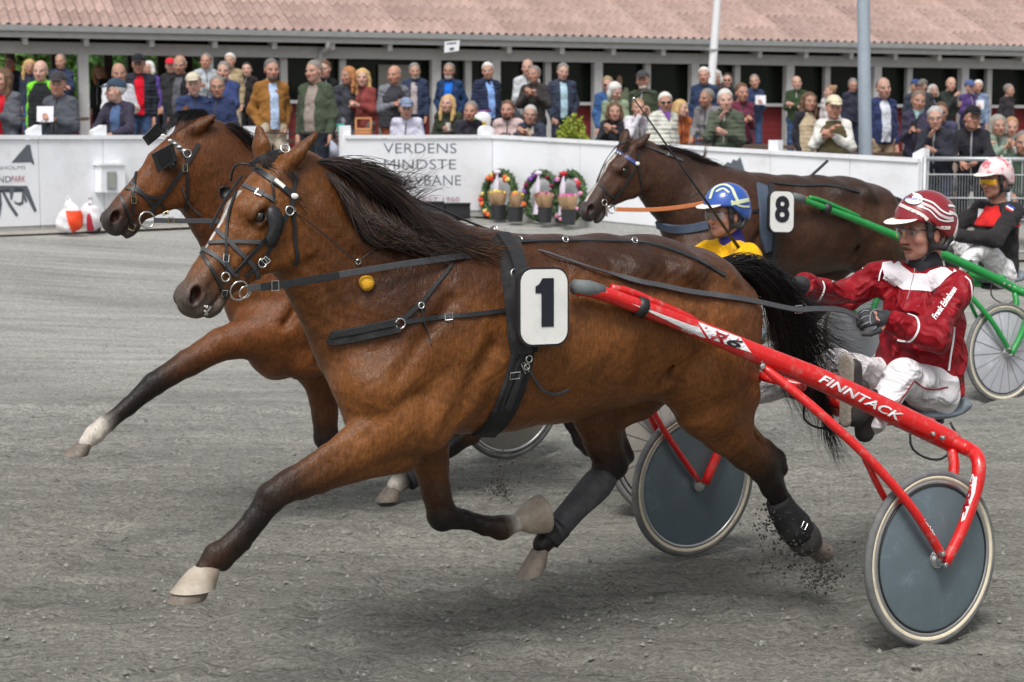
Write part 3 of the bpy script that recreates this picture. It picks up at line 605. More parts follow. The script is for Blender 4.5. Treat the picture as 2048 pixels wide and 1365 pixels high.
def hand_of(B, wr, d, nrm, side, tone, s=1.0, curl=0.5, rf=1.0):
    """palm and five fingers; d along the hand, nrm out of the back of the hand, side +1 left hand"""
    d = unit(d); nrm = unit(np.asarray(nrm) - d * (np.asarray(nrm) @ d)); lt = np.cross(nrm, d) * side      # towards the thumb
    P = lambda a, b, c_: wr + s * (d * a + lt * b + nrm * c_)
    B.cone(P(.0, .0, 0), P(.03, .004, 0), .026 * s, .030 * s, tone, k=.012); 
    for b in (.024, .0, -.024): B.cone(P(.025, b * .8, 0), P(.085, b, 0), .016 * s, .0145 * s, tone, k=.012)
    for i, (b, ln) in enumerate(((.030, .070), (.010, .080), (-.011, .074), (-.030, .058))):
        a = curl * 1.2; q0 = P(.085, b, 0); dd = d * math.cos(a * .5) - nrm * math.sin(a * .5); q1 = q0 + s * dd * ln * .45
        dd = d * math.cos(a * 1.25) - nrm * math.sin(a * 1.25); q2 = q1 + s * dd * ln * .32; dd = d * math.cos(a * 1.9) - nrm * math.sin(a * 1.9); q3 = q2 + s * dd * ln * .25
        r = .0092 * s * rf * (1 if i < 3 else .86)
        B.cone(q0, q1, r * 1.05, r, tone, k=.006); B.cone(q1, q2, r, r * .93, tone, k=.004); B.cone(q2, q3, r * .93, r * .8, tone, k=.004)
    a = curl * .8; t0 = P(.02, .026, -.006); t1 = t0 + s * (d * .030 + lt * .026 - nrm * .010); t2 = t1 + s * (d * .034 + lt * .010 - nrm * .02 * a); t3 = t2 + s * (d * .026 - lt * .004 - nrm * .02 * a)
    B.cone(t0, t1, .015 * s, .0125 * s, tone, k=.01); B.cone(t1, t2, .012 * s, .0105 * s, tone, k=.006); B.cone(t2, t3, .0105 * s, .0085 * s, tone, k=.004)
def wrinkle(amp, seed, puff=0):
    r = np.random.default_rng(seed); a = r.uniform(0, 6.28, 8)
    def f(X, Y, Z):
        v = amp * (np.sin(X * 34 + Z * 21 + a[0] + 1.5 * np.sin(Y * 19 + a[1])) * np.sin(Z * 26 + Y * 17 + a[2]) + .6 * np.sin(Y * 47 + Z * 39 + a[3] + 2 * np.sin(X * 23 + a[4])) * np.sin(X * 31 + a[5]))
        if puff: v = v - puff * np.abs(np.sin(Z * math.pi / .052 + a[6])) + puff * .4
        return v
    return f
def tufts(amp, seed):
    a = np.random.default_rng(seed).uniform(0, 6.28, 6)
    return lambda X, Y, Z: amp * (np.sin(X * 120 + 2 * np.sin(Z * 60 + a[0]) + a[1]) * np.sin(Y * 135 + a[2]) + .6 * np.sin(Z * 150 + Y * 90 + a[3]) * np.sin(X * 80 + a[4]))
def standing(H, arms='down', stance=.1, lean=0.0, g=1.0, sway=0.0):
    k = H / 1.75; J = dict(k=k, g=g); x = lean
    J['hipL'] = (0, .085 * k, .93 * k); J['hipR'] = (0, -.085 * k, .93 * k); J['knL'] = (.02, stance, .50 * k); J['knR'] = (.0, -stance, .50 * k); J['anL'] = (-.01, stance * 1.1, .09 * k); J['anR'] = (-.03, -stance * 1.1, .09 * k)
    sw = .148 * k * g ** .3; J['shL'] = (x - .01, sw, 1.412 * k); J['shR'] = (x - .01, -sw, 1.412 * k); J['neck'] = (x, 0, 1.50 * k); J['head'] = (x * 1.2 + .03, 0, 1.637 * k); J['hip'] = (0, 0, .95 * k); J['chest'] = (x * .8, 0, 1.28 * k); J['belly'] = (x * .4 + .015, 0, 1.08 * k)
    arm_pose(J, arms); return J
def seated(H, arms='lap', lean=.1, g=1.0, seat=.46):
    k = H / 1.75; J = dict(k=k, g=g); x = lean; z = seat - .93 * k + .10
    J['hipL'] = (0, .09 * k, seat + .09); J['hipR'] = (0, -.09 * k, seat + .09); J['knL'] = (.42 * k, .13, seat + .06); J['knR'] = (.42 * k, -.12, seat + .06); J['anL'] = (.40 * k, .13, .09); J['anR'] = (.38 * k, -.12, .09)
    sw = .148 * k * g ** .3; J['shL'] = (x, sw, 1.44 * k + z); J['shR'] = (x, -sw, 1.44 * k + z); J['neck'] = (x + .01, 0, 1.50 * k + z); J['head'] = (x * 1.15 + .04, 0, 1.637 * k + z); J['hip'] = (0, 0, .95 * k + z); J['chest'] = (x * .75, 0, 1.28 * k + z); J['belly'] = (x * .4 + .02, 0, 1.08 * k + z)
    arm_pose(J, arms); return J
def arm_pose(J, arms):
    k = J['k']; SL, SR = np.array(J['shL']), np.array(J['shR']); g = max(J['g'], 1)
    L_ = R_ = None
    P = {'down': (((-.03, .045, -.28), (.05, .035, -.53)),) * 2,
         'pockets': (((-.09, .075, -.27), (.05, .0, -.47)),) * 2,
         'crossed': (((.05, .04, -.26), (.20, -.20, -.20)), ((.05, .04, -.26), (.22, -.20, -.25))),
         'hold': (((.02, .035, -.28), (.23, -.09, -.20)),) * 2,
         'chin': (((.02, .035, -.28), (.23, -.09, -.20)), ((.14, .03, -.25), (.19, -.13, -.02))),
         'clap': (((.08, .07, -.24), (.26, -.12, -.08)),) * 2,
         'rail': (((.14, .08, -.25), (.34, -.06, -.33)),) * 2,
         'lap': (((.03, .06, -.28), (.25, -.03, -.37)),) * 2,
         'up': (((.12, .07, -.20), (.20, -.06, .08)),) * 2,
         'cup': (((.02, .035, -.28), (.26, -.06, -.22)), ((-.02, .07, -.28), (.08, .04, -.50))),
         'fist': (((.05, .07, -.26), (.20, -.15, -.13)), ((.09, .08, -.24), (.24, -.13, -.06)))}[arms]
    for s, S, q, nm in ((1, SL, P[0], 'L'), (-1, SR, P[1], 'R')):
        f = lambda v: np.array([v[0], s * (v[1] + (.02 * (g - 1) * 4 if v[1] > 0 else 0)), v[2]]) * k
        J['el' + nm] = tuple(S + f(q[0])); J['wr' + nm] = tuple(S + f(q[1]))
def person(fr, label, J, top, legs, tone=0, hair=('short', (120, 110, 100)), hat=None, glasses=None, beard=None, shirt=None, yaw=0.0, pitch=0.0, roll=0.0, vox=.0105, puff=0, group='spectators', seed=0, vest=None, scarf=None, collar=None, stub=.3, cat='person', long_coat=0.0, hand_curl=.6, name='person', yoke=None, base=None, loose=0.0, wamp=.0042):
    """fr: Frame at the feet; J joints; everything one person with clothing children"""
    k, g = J['k'], J['g']; t = np.array(TONES[tone % len(TONES)] if isinstance(tone, int) else tone); root = thing(name, label, cat, fr.M if base is None else base, group)
    A = {n: np.array(v, float) for n, v in J.items() if n not in ('k', 'g')}; R = rotz(yaw) @ roty(pitch) @ rotx(roll); hc = A['head'] - ((0, 0, .012) if cat == 'person' else (0, 0, 0)); sz = k ** .5 * (1.09 if cat == 'person' else 1.0)
    W = lambda V: fr.W(V)
    # skin body: one surface
    B = Body(k=.02); p = head_of(B, hc, R, t, sz, 1 + .06 * (g - 1) * 2)
    B.cone(hc + R @ np.array([-.022, 0, -.085]), A['neck'] + (-.01, 0, -.03), .054 * k * g ** .4, .060 * k * g ** .4, t, k=.02)
    B.cone(A['neck'] - (0.01, 0, .03), A['chest'], .06 * k, .085 * k * g, t, la=1.3, lb=1.35); B.cone(A['chest'], A['belly'], .085 * k * g, .09 * k * g, t, la=1.35, lb=1.25); B.cone(A['belly'], A['hip'], .09 * k * g, .10 * k, t, la=1.2, lb=1.2)
    for s, n in ((1, 'L'), (-1, 'R')):
        B.cone(A['sh' + n], A['el' + n], .040 * k, .034 * k, t); B.cone(A['el' + n], A['wr' + n], .034 * k, .025 * k, t)
        fd = unit(A['wr' + n] - A['el' + n]); nr = np.array(J.get('hn' + n, np.cross(fd, (0, -s * 1.0, 0)) + np.array([.5, 0, .4]) + np.array([0, s * .6, 0]))); hd_ = np.array(J.get('hd' + n, fd))
        hand_of(B, A['wr' + n] + fd * .01, hd_, nr, s, t * (1, .92, .9), .98 * k, J.get('curl' + n, hand_curl))
        B.cone(A['hip' + n], A['kn' + n], .062 * k, .048 * k, t); B.cone(A['kn' + n], A['an' + n], .048 * k, .036 * k, t)
    V, Q, C = B.build(vox); C = face_tint(V, C, hc, R, sz, stub if hair[0] not in ('long', 'bob', 'bun') else 0, np.array(srgb(*hair[1])) * .6)
    mesh('body', W(V), Q, SKIN, root, col=np.clip(C, 0, 1))
    for s in (1, -1):
        ec = hc + R @ (np.array([0.0755, s * .031, -.004]) * sz); eo = MB().ball((0, 0, 0), .0120 * sz, 10, 7); eo.V = [tuple(W(np.array(v) + ec)) for v in eo.V]; e_ = eo.build('eye', EYEW, root, smooth=True)
        io = MB().ball((0, 0, 0), .0062 * sz, 8, 6); ic = hc + R @ (np.array([.0835, s * .031 + .001, -.0045]) * sz); io.V = [tuple(W(np.array(v) + ic)) for v in io.V]; io.build('iris', IRIS, e_, smooth=True)
    # legs
    B = Body(k=.035); lm = legs
    for n in 'LR':
        B.cone(A['hip'] + (0, .03 if n == 'L' else -.03, .06), A['hip' + n], .108 * k * g ** .6, .098 * k * g ** .6, la=1.1); B.cone(A['hip' + n], A['kn' + n], .092 * k * g ** .5, .068 * k); B.cone(A['kn' + n], A['an' + n], .066 * k, .058 * k)
    wr_ = wrinkle(wamp * .8, seed + 5)
    V, Q, _ = B.build(vox * 1.15, False, disp=wr_); mesh('trousers', W(V), Q, lm, root)
    for n in 'LR':
        a = A['an' + n]; tw = np.array(J.get('toe' + n, (1, 0, -.12))); B = Body(k=.02); up = unit(np.cross(tw, np.cross((0, 0, 1), tw))) if abs(tw[2]) < .8 else np.array([-1., 0, 0])
        B.cone(a - up * .045 - unit(tw) * .045, a - up * .05 + unit(tw) * .14, .040 * k, .034 * k); B.cone(a - up * .01, a - up * .05 + unit(tw) * .06, .045 * k, .04 * k)
        V, Q, _ = B.build(vox * 1.2, False); mesh('shoe', W(V), Q, SHOE, root)
    # upper garment
    def torso(inf, sleeves=True, hem=None):
        B = Body(k=.04); gi = g
        B.cone(A['neck'] - (.015, 0, .075), A['chest'], .066 * k + inf, (.102 * k * gi ** .6) + inf, la=1.45, lb=1.36); B.cone(A['chest'], A['belly'], .102 * k * gi ** .6 + inf, .106 * k * gi + inf, la=1.36, lb=1.28)
        hz = A['hip'] + (0, 0, (hem if hem is not None else -.0) - .05); B.cone(A['belly'], A['hip'], .106 * k * gi + inf, .108 * k * gi ** .6 + inf, la=1.28, lb=1.38); B.cone(A['hip'], hz, .108 * k * gi ** .6 + inf, .112 * k * gi ** .6 + inf, la=1.38)
        if sleeves:
            for n in 'LR':
                B.cone(A['neck'] * .75 + A['sh' + n] * .25 - (.01, 0, .02), A['sh' + n], .042 * k + inf, .046 * k + inf); B.cone(A['sh' + n], A['el' + n], .048 * k + inf, .041 * k + inf); B.cone(A['el' + n], A['wr' + n] - unit(A['wr' + n] - A['el' + n]) * .015, .042 * k + inf, .033 * k + inf * .7)
        return B
    ncz = A['neck']
    hemz = A['hip'][2] - .06 - long_coat
    def clip_top(X, Y, Z):
        c = np.maximum(hemz - Z, (.052 * k) - np.sqrt((X - ncz[0] + .01) ** 2 + (Y - ncz[1]) ** 2) - np.clip(ncz[2] - .015 - Z, -1, 1) * .9)
        for n in 'LR':
            d = unit(A['wr' + n] - A['el' + n]); c = np.maximum(c, np.where((X - A['wr' + n][0]) ** 2 + (Y - A['wr' + n][1]) ** 2 + (Z - A['wr' + n][2]) ** 2 < .012, (X - A['wr' + n][0]) * d[0] + (Y - A['wr' + n][1]) * d[1] + (Z - A['wr' + n][2]) * d[2], -1))
        return c
    jm = top if not vest else top
    B = torso((.018 if puff else .012) + loose, hem=-long_coat)
    if collar is not False: B.cone(ncz + (-.012, 0, -.03), ncz + (-.006, 0, .012), .072 * k, .066 * k, la=1.05, k=.02)
    V, Q, _ = B.build(vox, False, clip=clip_top, disp=wrinkle(wamp, seed, puff)); jk = mesh('jacket', W(V), Q, jm, root)
    def front(inf, mm, nm, y0, y1, zt, zb, xs=1, pf=0):
        B = torso(inf, False)
        V, Q, _ = B.build(vox, False, clip=lambda X, Y, Z: np.maximum(np.maximum(np.maximum(y0 + .12 * (Z - zt) * 0 - Y, Y - y1), np.maximum(zb - Z, Z - zt)), np.maximum(clip_top(X, Y, Z), (A['belly'][0] - .02 - X) if xs else np.full((1, 1, 1), -1.0))), disp=wrinkle(.003, seed + 2, pf))
        return mesh(nm, W(V), Q, mm, root) if len(V) > 10 else None
    if shirt is None and vest is None and cat == 'person':          # front closing
        q = [ncz + (.055 * k, 0, -.03), A['chest'] + ((.102 * k * g ** .6) + .018, 0, 0), A['belly'] + (.106 * k * g + .018, 0, 0), A['hip'] + (.108 * k * g ** .6 + .018, 0, -.03)]
        MB().ribbon(W(spline(q, 12)), [fr.d] * 12, .016, .005).build('zip', ZIP if seed % 3 else ZIP2, root)
    if shirt is not None: front(.026 if puff else .019, shirt, 'shirt', -.055 * g, .06 * g, ncz[2] + .01, hemz + .02)
    if vest is not None: front(.028, vest, 'vest', -.5, .5, ncz[2] - .03, hemz - .0, xs=0, pf=.006)
    if yoke is not None: front(.026 + loose, yoke, 'yoke', -.5, .5, ncz[2] + .02, A['chest'][2] + .03, xs=0)
    if scarf is not None:
        B = Body(k=.02); B.cone(ncz + (0, 0, -.02), ncz + (.012, 0, .035), .082 * k, .072 * k); B.cone(ncz + (.07, 0, -.0), ncz + (.105, 0, -.10), .035, .012, la=1.5); V, Q, _ = B.build(vox, False, disp=wrinkle(.004, seed + 3)); mesh('scarf', W(V), Q, scarf, root)
    # hair
    def hclip(fn):
        def f(X, Y, Z):
            x, y, z = X - hc[0], Y - hc[1], Z - hc[2]; a, b, c = (x * R[0, i] + y * R[1, i] + z * R[2, i] for i in range(3)); return fn(a / sz, b / sz, c / sz)
        return f
    hst, hcol = hair; hm = hairmat(hcol)
    def hell(B, c, r, kk=.02): B.ell(hc + R @ (np.array(c) * sz), np.array(r) * sz, (1, 1, 1), R.T, k=kk)
    hat_on = hat is not None
    if hst != 'none':
        B = Body(k=.02); hell(B, (-.016, 0, .029), (.1025, .0835 * (1 + .06 * (g - 1)), .0955 if not hat_on else .09)); lim = {'short': (-.005, .85), 'bald': (-.005, .95), 'thin': (.012, 1.15), 'crop': (-.0, .9)}.get(hst, (-.01, .75))
        if hst in ('long', 'bob', 'bun'):
            z1 = -.22 if hst == 'long' else -.10
            if hst != 'bun':
                for s in (1, -1): B.chain([(hc + R @ (np.array(q) * sz), r) for q, r in (((-.01, s * .066, .05), .036), ((-.012, s * .086, -.03), .030), ((-.01, s * .088, z1 * .6), .032), ((.0, s * .080, z1), .024))], (1, 1, 1), k=.025)
                B.chain([(hc + R @ (np.array(q) * sz), r) for q, r in (((-.07, 0, .02), .06), ((-.075, 0, z1 * .6), .062), ((-.07, 0, z1), .045))], (1, 1, 1), k=.03)
            else: hell(B, (-.10, 0, .09), (.042, .045, .04))
        if hst == 'grey_bushy': pass
        def fn(a, b, c):
            f = lim[0] + (a + .02) * lim[1] - c
            if hst in ('long', 'bob'): f = np.where(np.abs(b) > .055, np.minimum(f, a - .045), f); f = np.minimum(f, a + .045)
            if hst == 'bald': f = np.maximum(f, c - .055 + .25 * (a + .1))
            if hst == 'thin': f = np.maximum(f, np.where(a > .02, c - .075, -1))
            return f
        V, Q, _ = B.build(vox * .9, False, clip=hclip(fn), disp=tufts(.0055, seed + 9)); 
        if len(V) > 8: mesh('hair', W(V), Q, hm, root)
    if hat is not None:
        st, hm2 = hat[0], hat[1]; B = Body(k=.012)
        if st in ('cap', 'flat'):
            hell(B, (-.014, 0, .045), (.110, .090, .092 if st == 'cap' else .07)); V, Q, _ = B.build(vox * .9, False, clip=hclip(lambda a, b, c: .040 + (a + .014) * .12 - c)); ho = mesh('cap', W(V), Q, hm2, root)
            B = Body(k=.01); B.ell(hc + R @ (np.array([.105, 0, .045]) * sz), np.array([.072, .070, .009]) * sz, (1, 1, 1), roty(-.22) @ R.T if False else (R @ roty(.2)).T); V, Q, _ = B.build(vox * .8, False); mesh('cap_visor', W(V), Q, hat[2] if len(hat) > 2 else hm2, ho)
        elif st == 'hood': 
            hell(B, (-.03, 0, .01), (.12, .105, .13)); V, Q, _ = B.build(vox, False, clip=hclip(lambda a, b, c: a - .045 + .2 * np.abs(b))); mesh('hood', W(V), Q, hm2, root)
    if beard is not None:
        B = Body(k=.012); hell(B, (.036, 0, -.088), (.056, .056, .042), .015); hell(B, (.085, 0, -.056), (.014, .028, .009), .01)
        V, Q, _ = B.build(vox * .85, False, clip=hclip(lambda a, b, c: np.maximum(c + .05 - .0 * a, -((((b / .021) ** 2 + ((c + .073) / .009) ** 2) - 1) * .01) - (a < .06) * .02)), disp=wrinkle(.002, seed + 4)); mesh('beard', W(V), Q, hairmat(beard), root)
    if glasses:
        gm = MB(); P = lambda x, y, z: W(hc + R @ (np.array([x, y, z]) * sz)); fw = unit(W(hc + R @ np.array([1., 0, 0])) - W(hc))
        go = None
        for s in (1, -1):
            c = P(.107, s * .032, -.004)
            a_, b_ = unit(P(0, 1, 0) - P(0, 0, 0)), unit(P(0, 0, 1) - P(0, 0, 0)); ring_ = [c + a_ * math.cos(q) * .024 * sz + b_ * math.sin(q) * .017 * sz for q in np.linspace(0, 2 * math.pi, 13)[:-1]]
            if glasses == 'sun': MB().plate(ring_, fw, .003).build('lens', DKLENS, root)
            else: MB().tube(np.array(ring_), .0018, 5, closed=True).build('glasses_rim', FRAME, root)
            MB().tube([P(.107, s * .055, .0), P(.085, s * .078, .0), P(.0, s * .085, -.004)], .002, 5).build('glasses_temple', FRAME, root)
        MB().tube([P(.110, -.009, .0), P(.110, .009, .0)], .002, 5).build('glasses_bridge', FRAME, root)
    return root, A, R, hc, sz, W
# ================================================================== horses
def head_prims(B, A, N, col, dark, ears, jawopen=0.0, u0=0.0, tilt=0.0):
    """canonical horse head between poll A and muzzle N (local t,u,z); col coat, dark muzzle colour"""
    A = np.array(A, float); N = np.array(N, float); L = np.linalg.norm(N - A); e1 = (N - A) / L
    e2 = unit(np.cross([0, 0, 1], e1) * -1); e2 = e2 if e2[1] > 0 else -e2
    e3 = np.cross(e1, e2); e3 = e3 if e3[2] > 0 else -e3; k = L / 0.58
    R = np.array([e1, e2, e3])
    def p(s, y, z): return A + k * (s * e1 + y * e2 + z * e3)
    def ch(pts, kk=0.03):
        B.chain([(p(a[0], 0, a[1]), a[2] * k, a[3], a[4]) for a in pts], col, k=kk)
    m1 = np.array(col) * 0.8; mid = (np.array(col) * 0.55 + np.array(dark) * 0.45)
    ch([(0.00, -0.085, 0.085, 0.85, col), (0.10, -0.075, 0.092, 0.98, col), (0.17, -0.09, 0.105, 0.90, col), (0.24, -0.10, 0.112, 0.66, col), (0.33, -0.085, 0.088, 0.66, col),
        (0.42, -0.066, 0.066, 0.72, m1), (0.48, -0.058, 0.056, 0.78, mid), (0.530, -0.056, 0.050, 0.86, dark), (0.548, -0.060, 0.046, 0.86, dark)])
    B.cone(p(0.08, 0, -0.012), p(0.21, 0, 0.000), 0.034 * k, 0.034 * k, col, la=1.9, lb=1.75)      # forehead
    B.cone(p(0.21, 0, -0.004), p(0.46, 0, -0.030), 0.030 * k, 0.024 * k, col, la=1.2, lb=1.25)     # nasal bone
    for sg in (1, -1):
        B.ell(p(0.215, sg * 0.052, -0.150), (0.105 * k, 0.034 * k, 0.098 * k), col, R)              # masseter
        B.cone(p(0.13, sg * 0.058, -0.235), p(0.40, sg * 0.026, -0.142), 0.024 * k, 0.017 * k, col, k=0.025)   # jaw bone
        B.ell(p(0.19, sg * 0.084, -0.020), (0.046 * k, 0.020 * k, 0.022 * k), col, R, k=0.02)        # brow
        B.ell(p(0.205, sg * 0.086, -0.058), (0.034 * k, 0.016 * k, 0.012 * k), m1, R, k=0.012)       # lower lid
        B.ell(p(0.203, sg * 0.107, -0.038), (0.025 * k, 0.02 * k, 0.0145 * k), (-1, -1, -1), R, k=0.006, sub=True)
        B.cone(p(0.25, sg * 0.070, -0.078), p(0.37, sg * 0.054, -0.082), 0.013 * k, 0.008 * k, col, k=0.02)    # facial crest
        B.cone(p(0.40, sg * 0.036, -0.028), p(0.50, sg * 0.040, -0.030), 0.018 * k, 0.022 * k, mid, k=0.02)
        B.ell(p(0.530, sg * 0.042, -0.034), (0.047 * k, 0.022 * k, 0.034 * k), dark, R, k=0.010)      # nostril rim
        rr = R.copy(); a = 0.5; rr = np.array([math.cos(a) * e1 - math.sin(a) * e3, e2, math.sin(a) * e1 + math.cos(a) * e3])
        B.ell(p(0.533, sg * 0.066, -0.034), (0.035 * k, 0.042 * k, 0.0205 * k), (-1, -1, -1), rr, k=0.005, sub=True)
    B.ell(p(0.560, 0, -0.084), (0.026 * k, 0.042 * k, 0.030 * k), dark, R, k=0.014)                   # upper lip
    B.ell(p(0.508, 0, -0.128 - jawopen * 0.5), (0.050 * k, 0.036 * k, 0.024 * k), dark, R, k=0.012)   # lower lip and chin
    B.cone(p(0.40, 0, -0.125), p(0.50, 0, -0.122 - jawopen * 0.4), 0.022 * k, 0.021 * k, mid, dark, la=1.5, lb=1.6, k=0.02)
    for sg in (1, -1): B.ell(p(0.525, sg * 0.055, -0.106 - jawopen * 0.25), (0.056 * k, 0.036 * k, (0.0042 + jawopen * 0.2) * k), (-1, -1, -1), R, k=0.004, sub=True)   # mouth
    for base, tip, tw in ears:                                      # ears: cupped leaves
        b, t = np.array(base, float), np.array(tip, float); d = t - b; ln = np.linalg.norm(d); dd = d / ln
        f = unit(np.array(tw, float) - dd * (np.array(tw, float) @ dd)); sd_ = np.cross(dd, f); RR = np.array([f, sd_, dd])
        ec = np.array(col) * 0.85
        B.cone(b - dd * 0.03, b + d * 0.12, 0.031 * k, 0.028 * k, col, ec, k=0.02)
        B.ell(b + d * 0.38, (0.030 * k, 0.040 * k, ln * 0.38), ec, RR, k=0.012)
        B.ell(b + d * 0.62, (0.019 * k, 0.027 * k, ln * 0.40), ec * 0.75, RR, k=0.010)
        B.ell(b + d * 0.52 + f * 0.034 * k, (0.024 * k, 0.026 * k, ln * 0.36), (-1, -1, -1), RR, k=0.006, sub=True)
    return dict(A=A, k=k, e1=e1, e2=e2, e3=e3, p=p)
class Horse:
    def __init__(s, fr, label, name='trotting_horse', coat=(0.2, 0.085, 0.03), black=(0.012, 0.009, 0.008), base=None, vox=0.009):
        s.fr = fr; s.coat = np.array(coat); s.black = np.array(black); s.vox = vox
        s.obj = thing(name, label, 'horse', base if base is not None else fr.w(1.0, 0, 0), 'trotting horses in the race')
        s.B = Body(k=0.035); s.legs = []; s.pf = None; s.warp = None
    def px(s, x, y, u=0.0):
        if s.pf is None: return s.fr.H(x, y, u)
        return s.warp(s.pf.H(x, y, u))
    def rad(s, P, rpx, x=0, y=0, u=0):
        if s.pf is None: return rpx / scale_at(s.fr.W(P))
        return rpx / scale_at(s.pf.W(s.pf.H(x, y, u)))
    def chain(s, pts, lat=1.0, k=None, u=0.0):          # (px, py, rpx, u?, lat?, black 0..1)
        out = []
        for q in pts:
            x, y, r = q[:3]; uu = q[3] if len(q) > 3 and q[3] is not None else u; la = q[4] if len(q) > 4 and q[4] is not None else lat; bl = q[5] if len(q) > 5 else 0.0
            P = s.px(x, y, uu); c = s.coat * (1 - bl) + s.black * bl if not hasattr(bl, '__len__') else np.array(bl)
            out.append((P, s.rad(P, r, x, y, uu), la, c))
        s.B.chain(out, s.coat, k=k)
    def lchain(s, pts, k=None):                         # local metres: (t,u,z,r,lat,black)
        s.B.chain([((q[0], q[1], q[2]), q[3], q[4], s.coat * (1 - q[5]) + s.black * q[5]) for q in pts], s.coat, k=k)
    def finish(s, post=None, disp=None):
        V, Q, C = s.B.build(s.vox, disp=disp)
        s.VL = V; W = s.fr.W(V)
        if post: C = post(V, C)
        s.body = mesh('body', W, Q, COAT, s.obj, col=np.clip(C, 0, 1)); s.bvh = bvh_of(W, Q); s.n = len(Q)
    def loc(s, P): return s.fr.W(np.asarray(P, float))
    def surf(s, x, y, lift=0.003, fb=None):
        r = hit(s.bvh, x, y)
        if r is None:
            if fb is None: return None
            return s.loc(s.px(x, y, fb)), s.fr.n
        return r[0] + r[1] * lift, r[1]
    def strap(s, pts, wd, m, th=0.005, n=None, lift=0.004, fb=None, name='strap', parent=None, sm=True):
        pts = np.asarray(pts, float); L = np.sum(np.linalg.norm(np.diff(pts, axis=0), axis=1)); n = n or max(4, int(L / 9))
        q = spline(pts, n) if sm else pts; P = []; Nn = []; miss = []
        for x, y in q:
            r = hit(s.bvh, x, y)
            P.append(None if r is None else r[0] + r[1] * lift); Nn.append(None if r is None else r[1])
        ok = [i for i in range(n) if P[i] is not None]
        if fb is None and len(ok) >= 3: a_, b_ = ok[0], ok[-1] + 1; P, Nn, q = P[a_:b_], Nn[a_:b_], q[a_:b_]; n = len(P); ok = [i - a_ for i in ok]
        for i in range(n):
            if P[i] is None:
                if fb is not None or not ok: P[i] = s.loc(s.px(q[i][0], q[i][1], fb or 0.0)); Nn[i] = s.fr.n
                else:
                    j = min(ok, key=lambda a: abs(a - i)); d = P[j][1]; P[i] = at(q[i][0], q[i][1], d + 0.01); Nn[i] = Nn[j]
        P = np.array(P); Nn = np.array(Nn)
        for _ in range(1):                               # straps stay taut over small dips
            Nn[1:-1] = (Nn[:-2] + Nn[1:-1] * 2 + Nn[2:]) / 4; P2 = P.copy(); P2[1:-1] = (P[:-2] + 2 * P[1:-1] + P[2:]) / 4
            P = P2
        return MB().ribbon(P, Nn, wd, th).build(name, m, parent or s.obj)
    def line(s, pts, r, m, name='rein', n=40, flat=1.0, parent=None):    # pts (px,py,u) free-hanging line
        Q = spline([s.loc(s.px(*p)) for p in pts], n); return MB().tube(Q, r, 6, flat=flat).build(name, m, parent or s.obj, smooth=True)
    def hoof(s, cor, toe, heel, u, wid=0.062, m=None, boot=None, bell=None, name='hoof'):
        """cor: coronet centre px; toe, heel: ground line px"""
        c = s.loc(s.px(*cor, u)); a = s.loc(s.px(*toe, u)); b = s.loc(s.px(*heel, u)); f = unit(a - b); ln = np.linalg.norm(a - b); lat = s.fr.n
        mid = (a + b) / 2; ax = mid - c; rings = []
        for q, sl in ((-0.06, 0.60), (0.12, 0.70), (0.5, 0.85), (0.92, 1.0), (1.0, 0.99)):
            ctr = c + ax * q; rr = []
            for j in range(18):
                th = 2 * math.pi * j / 18; x = math.cos(th); y = math.sin(th); x = x * 1.0 if x > 0 else x * 0.86
                rr.append(ctr + f * x * ln / 2 * sl + lat * y * wid * sl * (1 - 0.12 * max(0, -x)))
            rings.append(rr)
        h = MB().loft(rings).build(name, m or HOOF, s.obj, sharp=40)
        if bell:
            rings = []; ax1 = ax
            for q, sl in ((-0.42, 0.50), (-0.2, 0.74), (0.1, 0.88), (0.42, 0.98), (0.60, 1.06), (0.60, 1.0), (0.1, 0.8)):
                ctr = c + ax1 * q; rings.append([ctr + f * math.cos(2 * math.pi * j / 20) * ln / 2 * sl + lat * math.sin(2 * math.pi * j / 20) * wid * sl for j in range(20)])
            MB().loft(rings, cap=False).build('bell_boot', bell, s.obj, sharp=50)
        return h
    def hair(s, guides, n, mats, r=0.0011, steps=12, jit=0.03, name='mane', taper=True, seed=1, lenvar=0.3, curl=0.0):
        """strand tubes between neighbouring guide curves; guides: lists of (px,py,u)"""
        rg = np.random.default_rng(seed); G = [spline([s.loc(s.px(*p)) for p in g], steps) for g in guides]
        V = []; Fq = []; K = len(mats); S = [([], []) for _ in mats]
        for i in range(n):
            x = rg.random() * (len(G) - 1); a = min(int(x), len(G) - 2); f = x - a
            P = G[a] * (1 - f) + G[a + 1] * f; L = 1 - lenvar * rg.random() ** 1.5; st = np.linspace(0, L, steps) * (steps - 1)
            P = np.array([np.interp(st, np.arange(steps), P[:, c]) for c in range(3)]).T
            g = np.linspace(0, 1, steps)[:, None]; off = rg.normal(0, jit, 3); root = rg.normal(0, jit * 0.22, 3)
            ph = rg.random() * 6.28; fr_ = 3 + 4 * rg.random(); wv = np.sin(g * fr_ + ph) - math.sin(ph)
            P = P + root + off * g ** 1.3 + rg.normal(0, jit * 0.45, 3) * wv * g + rg.normal(0, curl, 3) * g * g
            vi, fi = S[rg.integers(K)]; o = len(vi); T = np.gradient(P, axis=0); a1, b1 = perp(T[0])
            rr = r * (0.7 + 0.8 * rg.random())
            for j in range(steps):
                q = rr * (1 - 0.85 * (j / (steps - 1)) ** 2 if taper else 1)
                for c in range(3): th = 2.094 * c; vi.append(P[j] + q * (math.cos(th) * a1 + math.sin(th) * b1))
            for j in range(steps - 1):
                for c in range(3): fi.append((o + j * 3 + c, o + j * 3 + (c + 1) % 3, o + (j + 1) * 3 + (c + 1) % 3, o + (j + 1) * 3 + c))
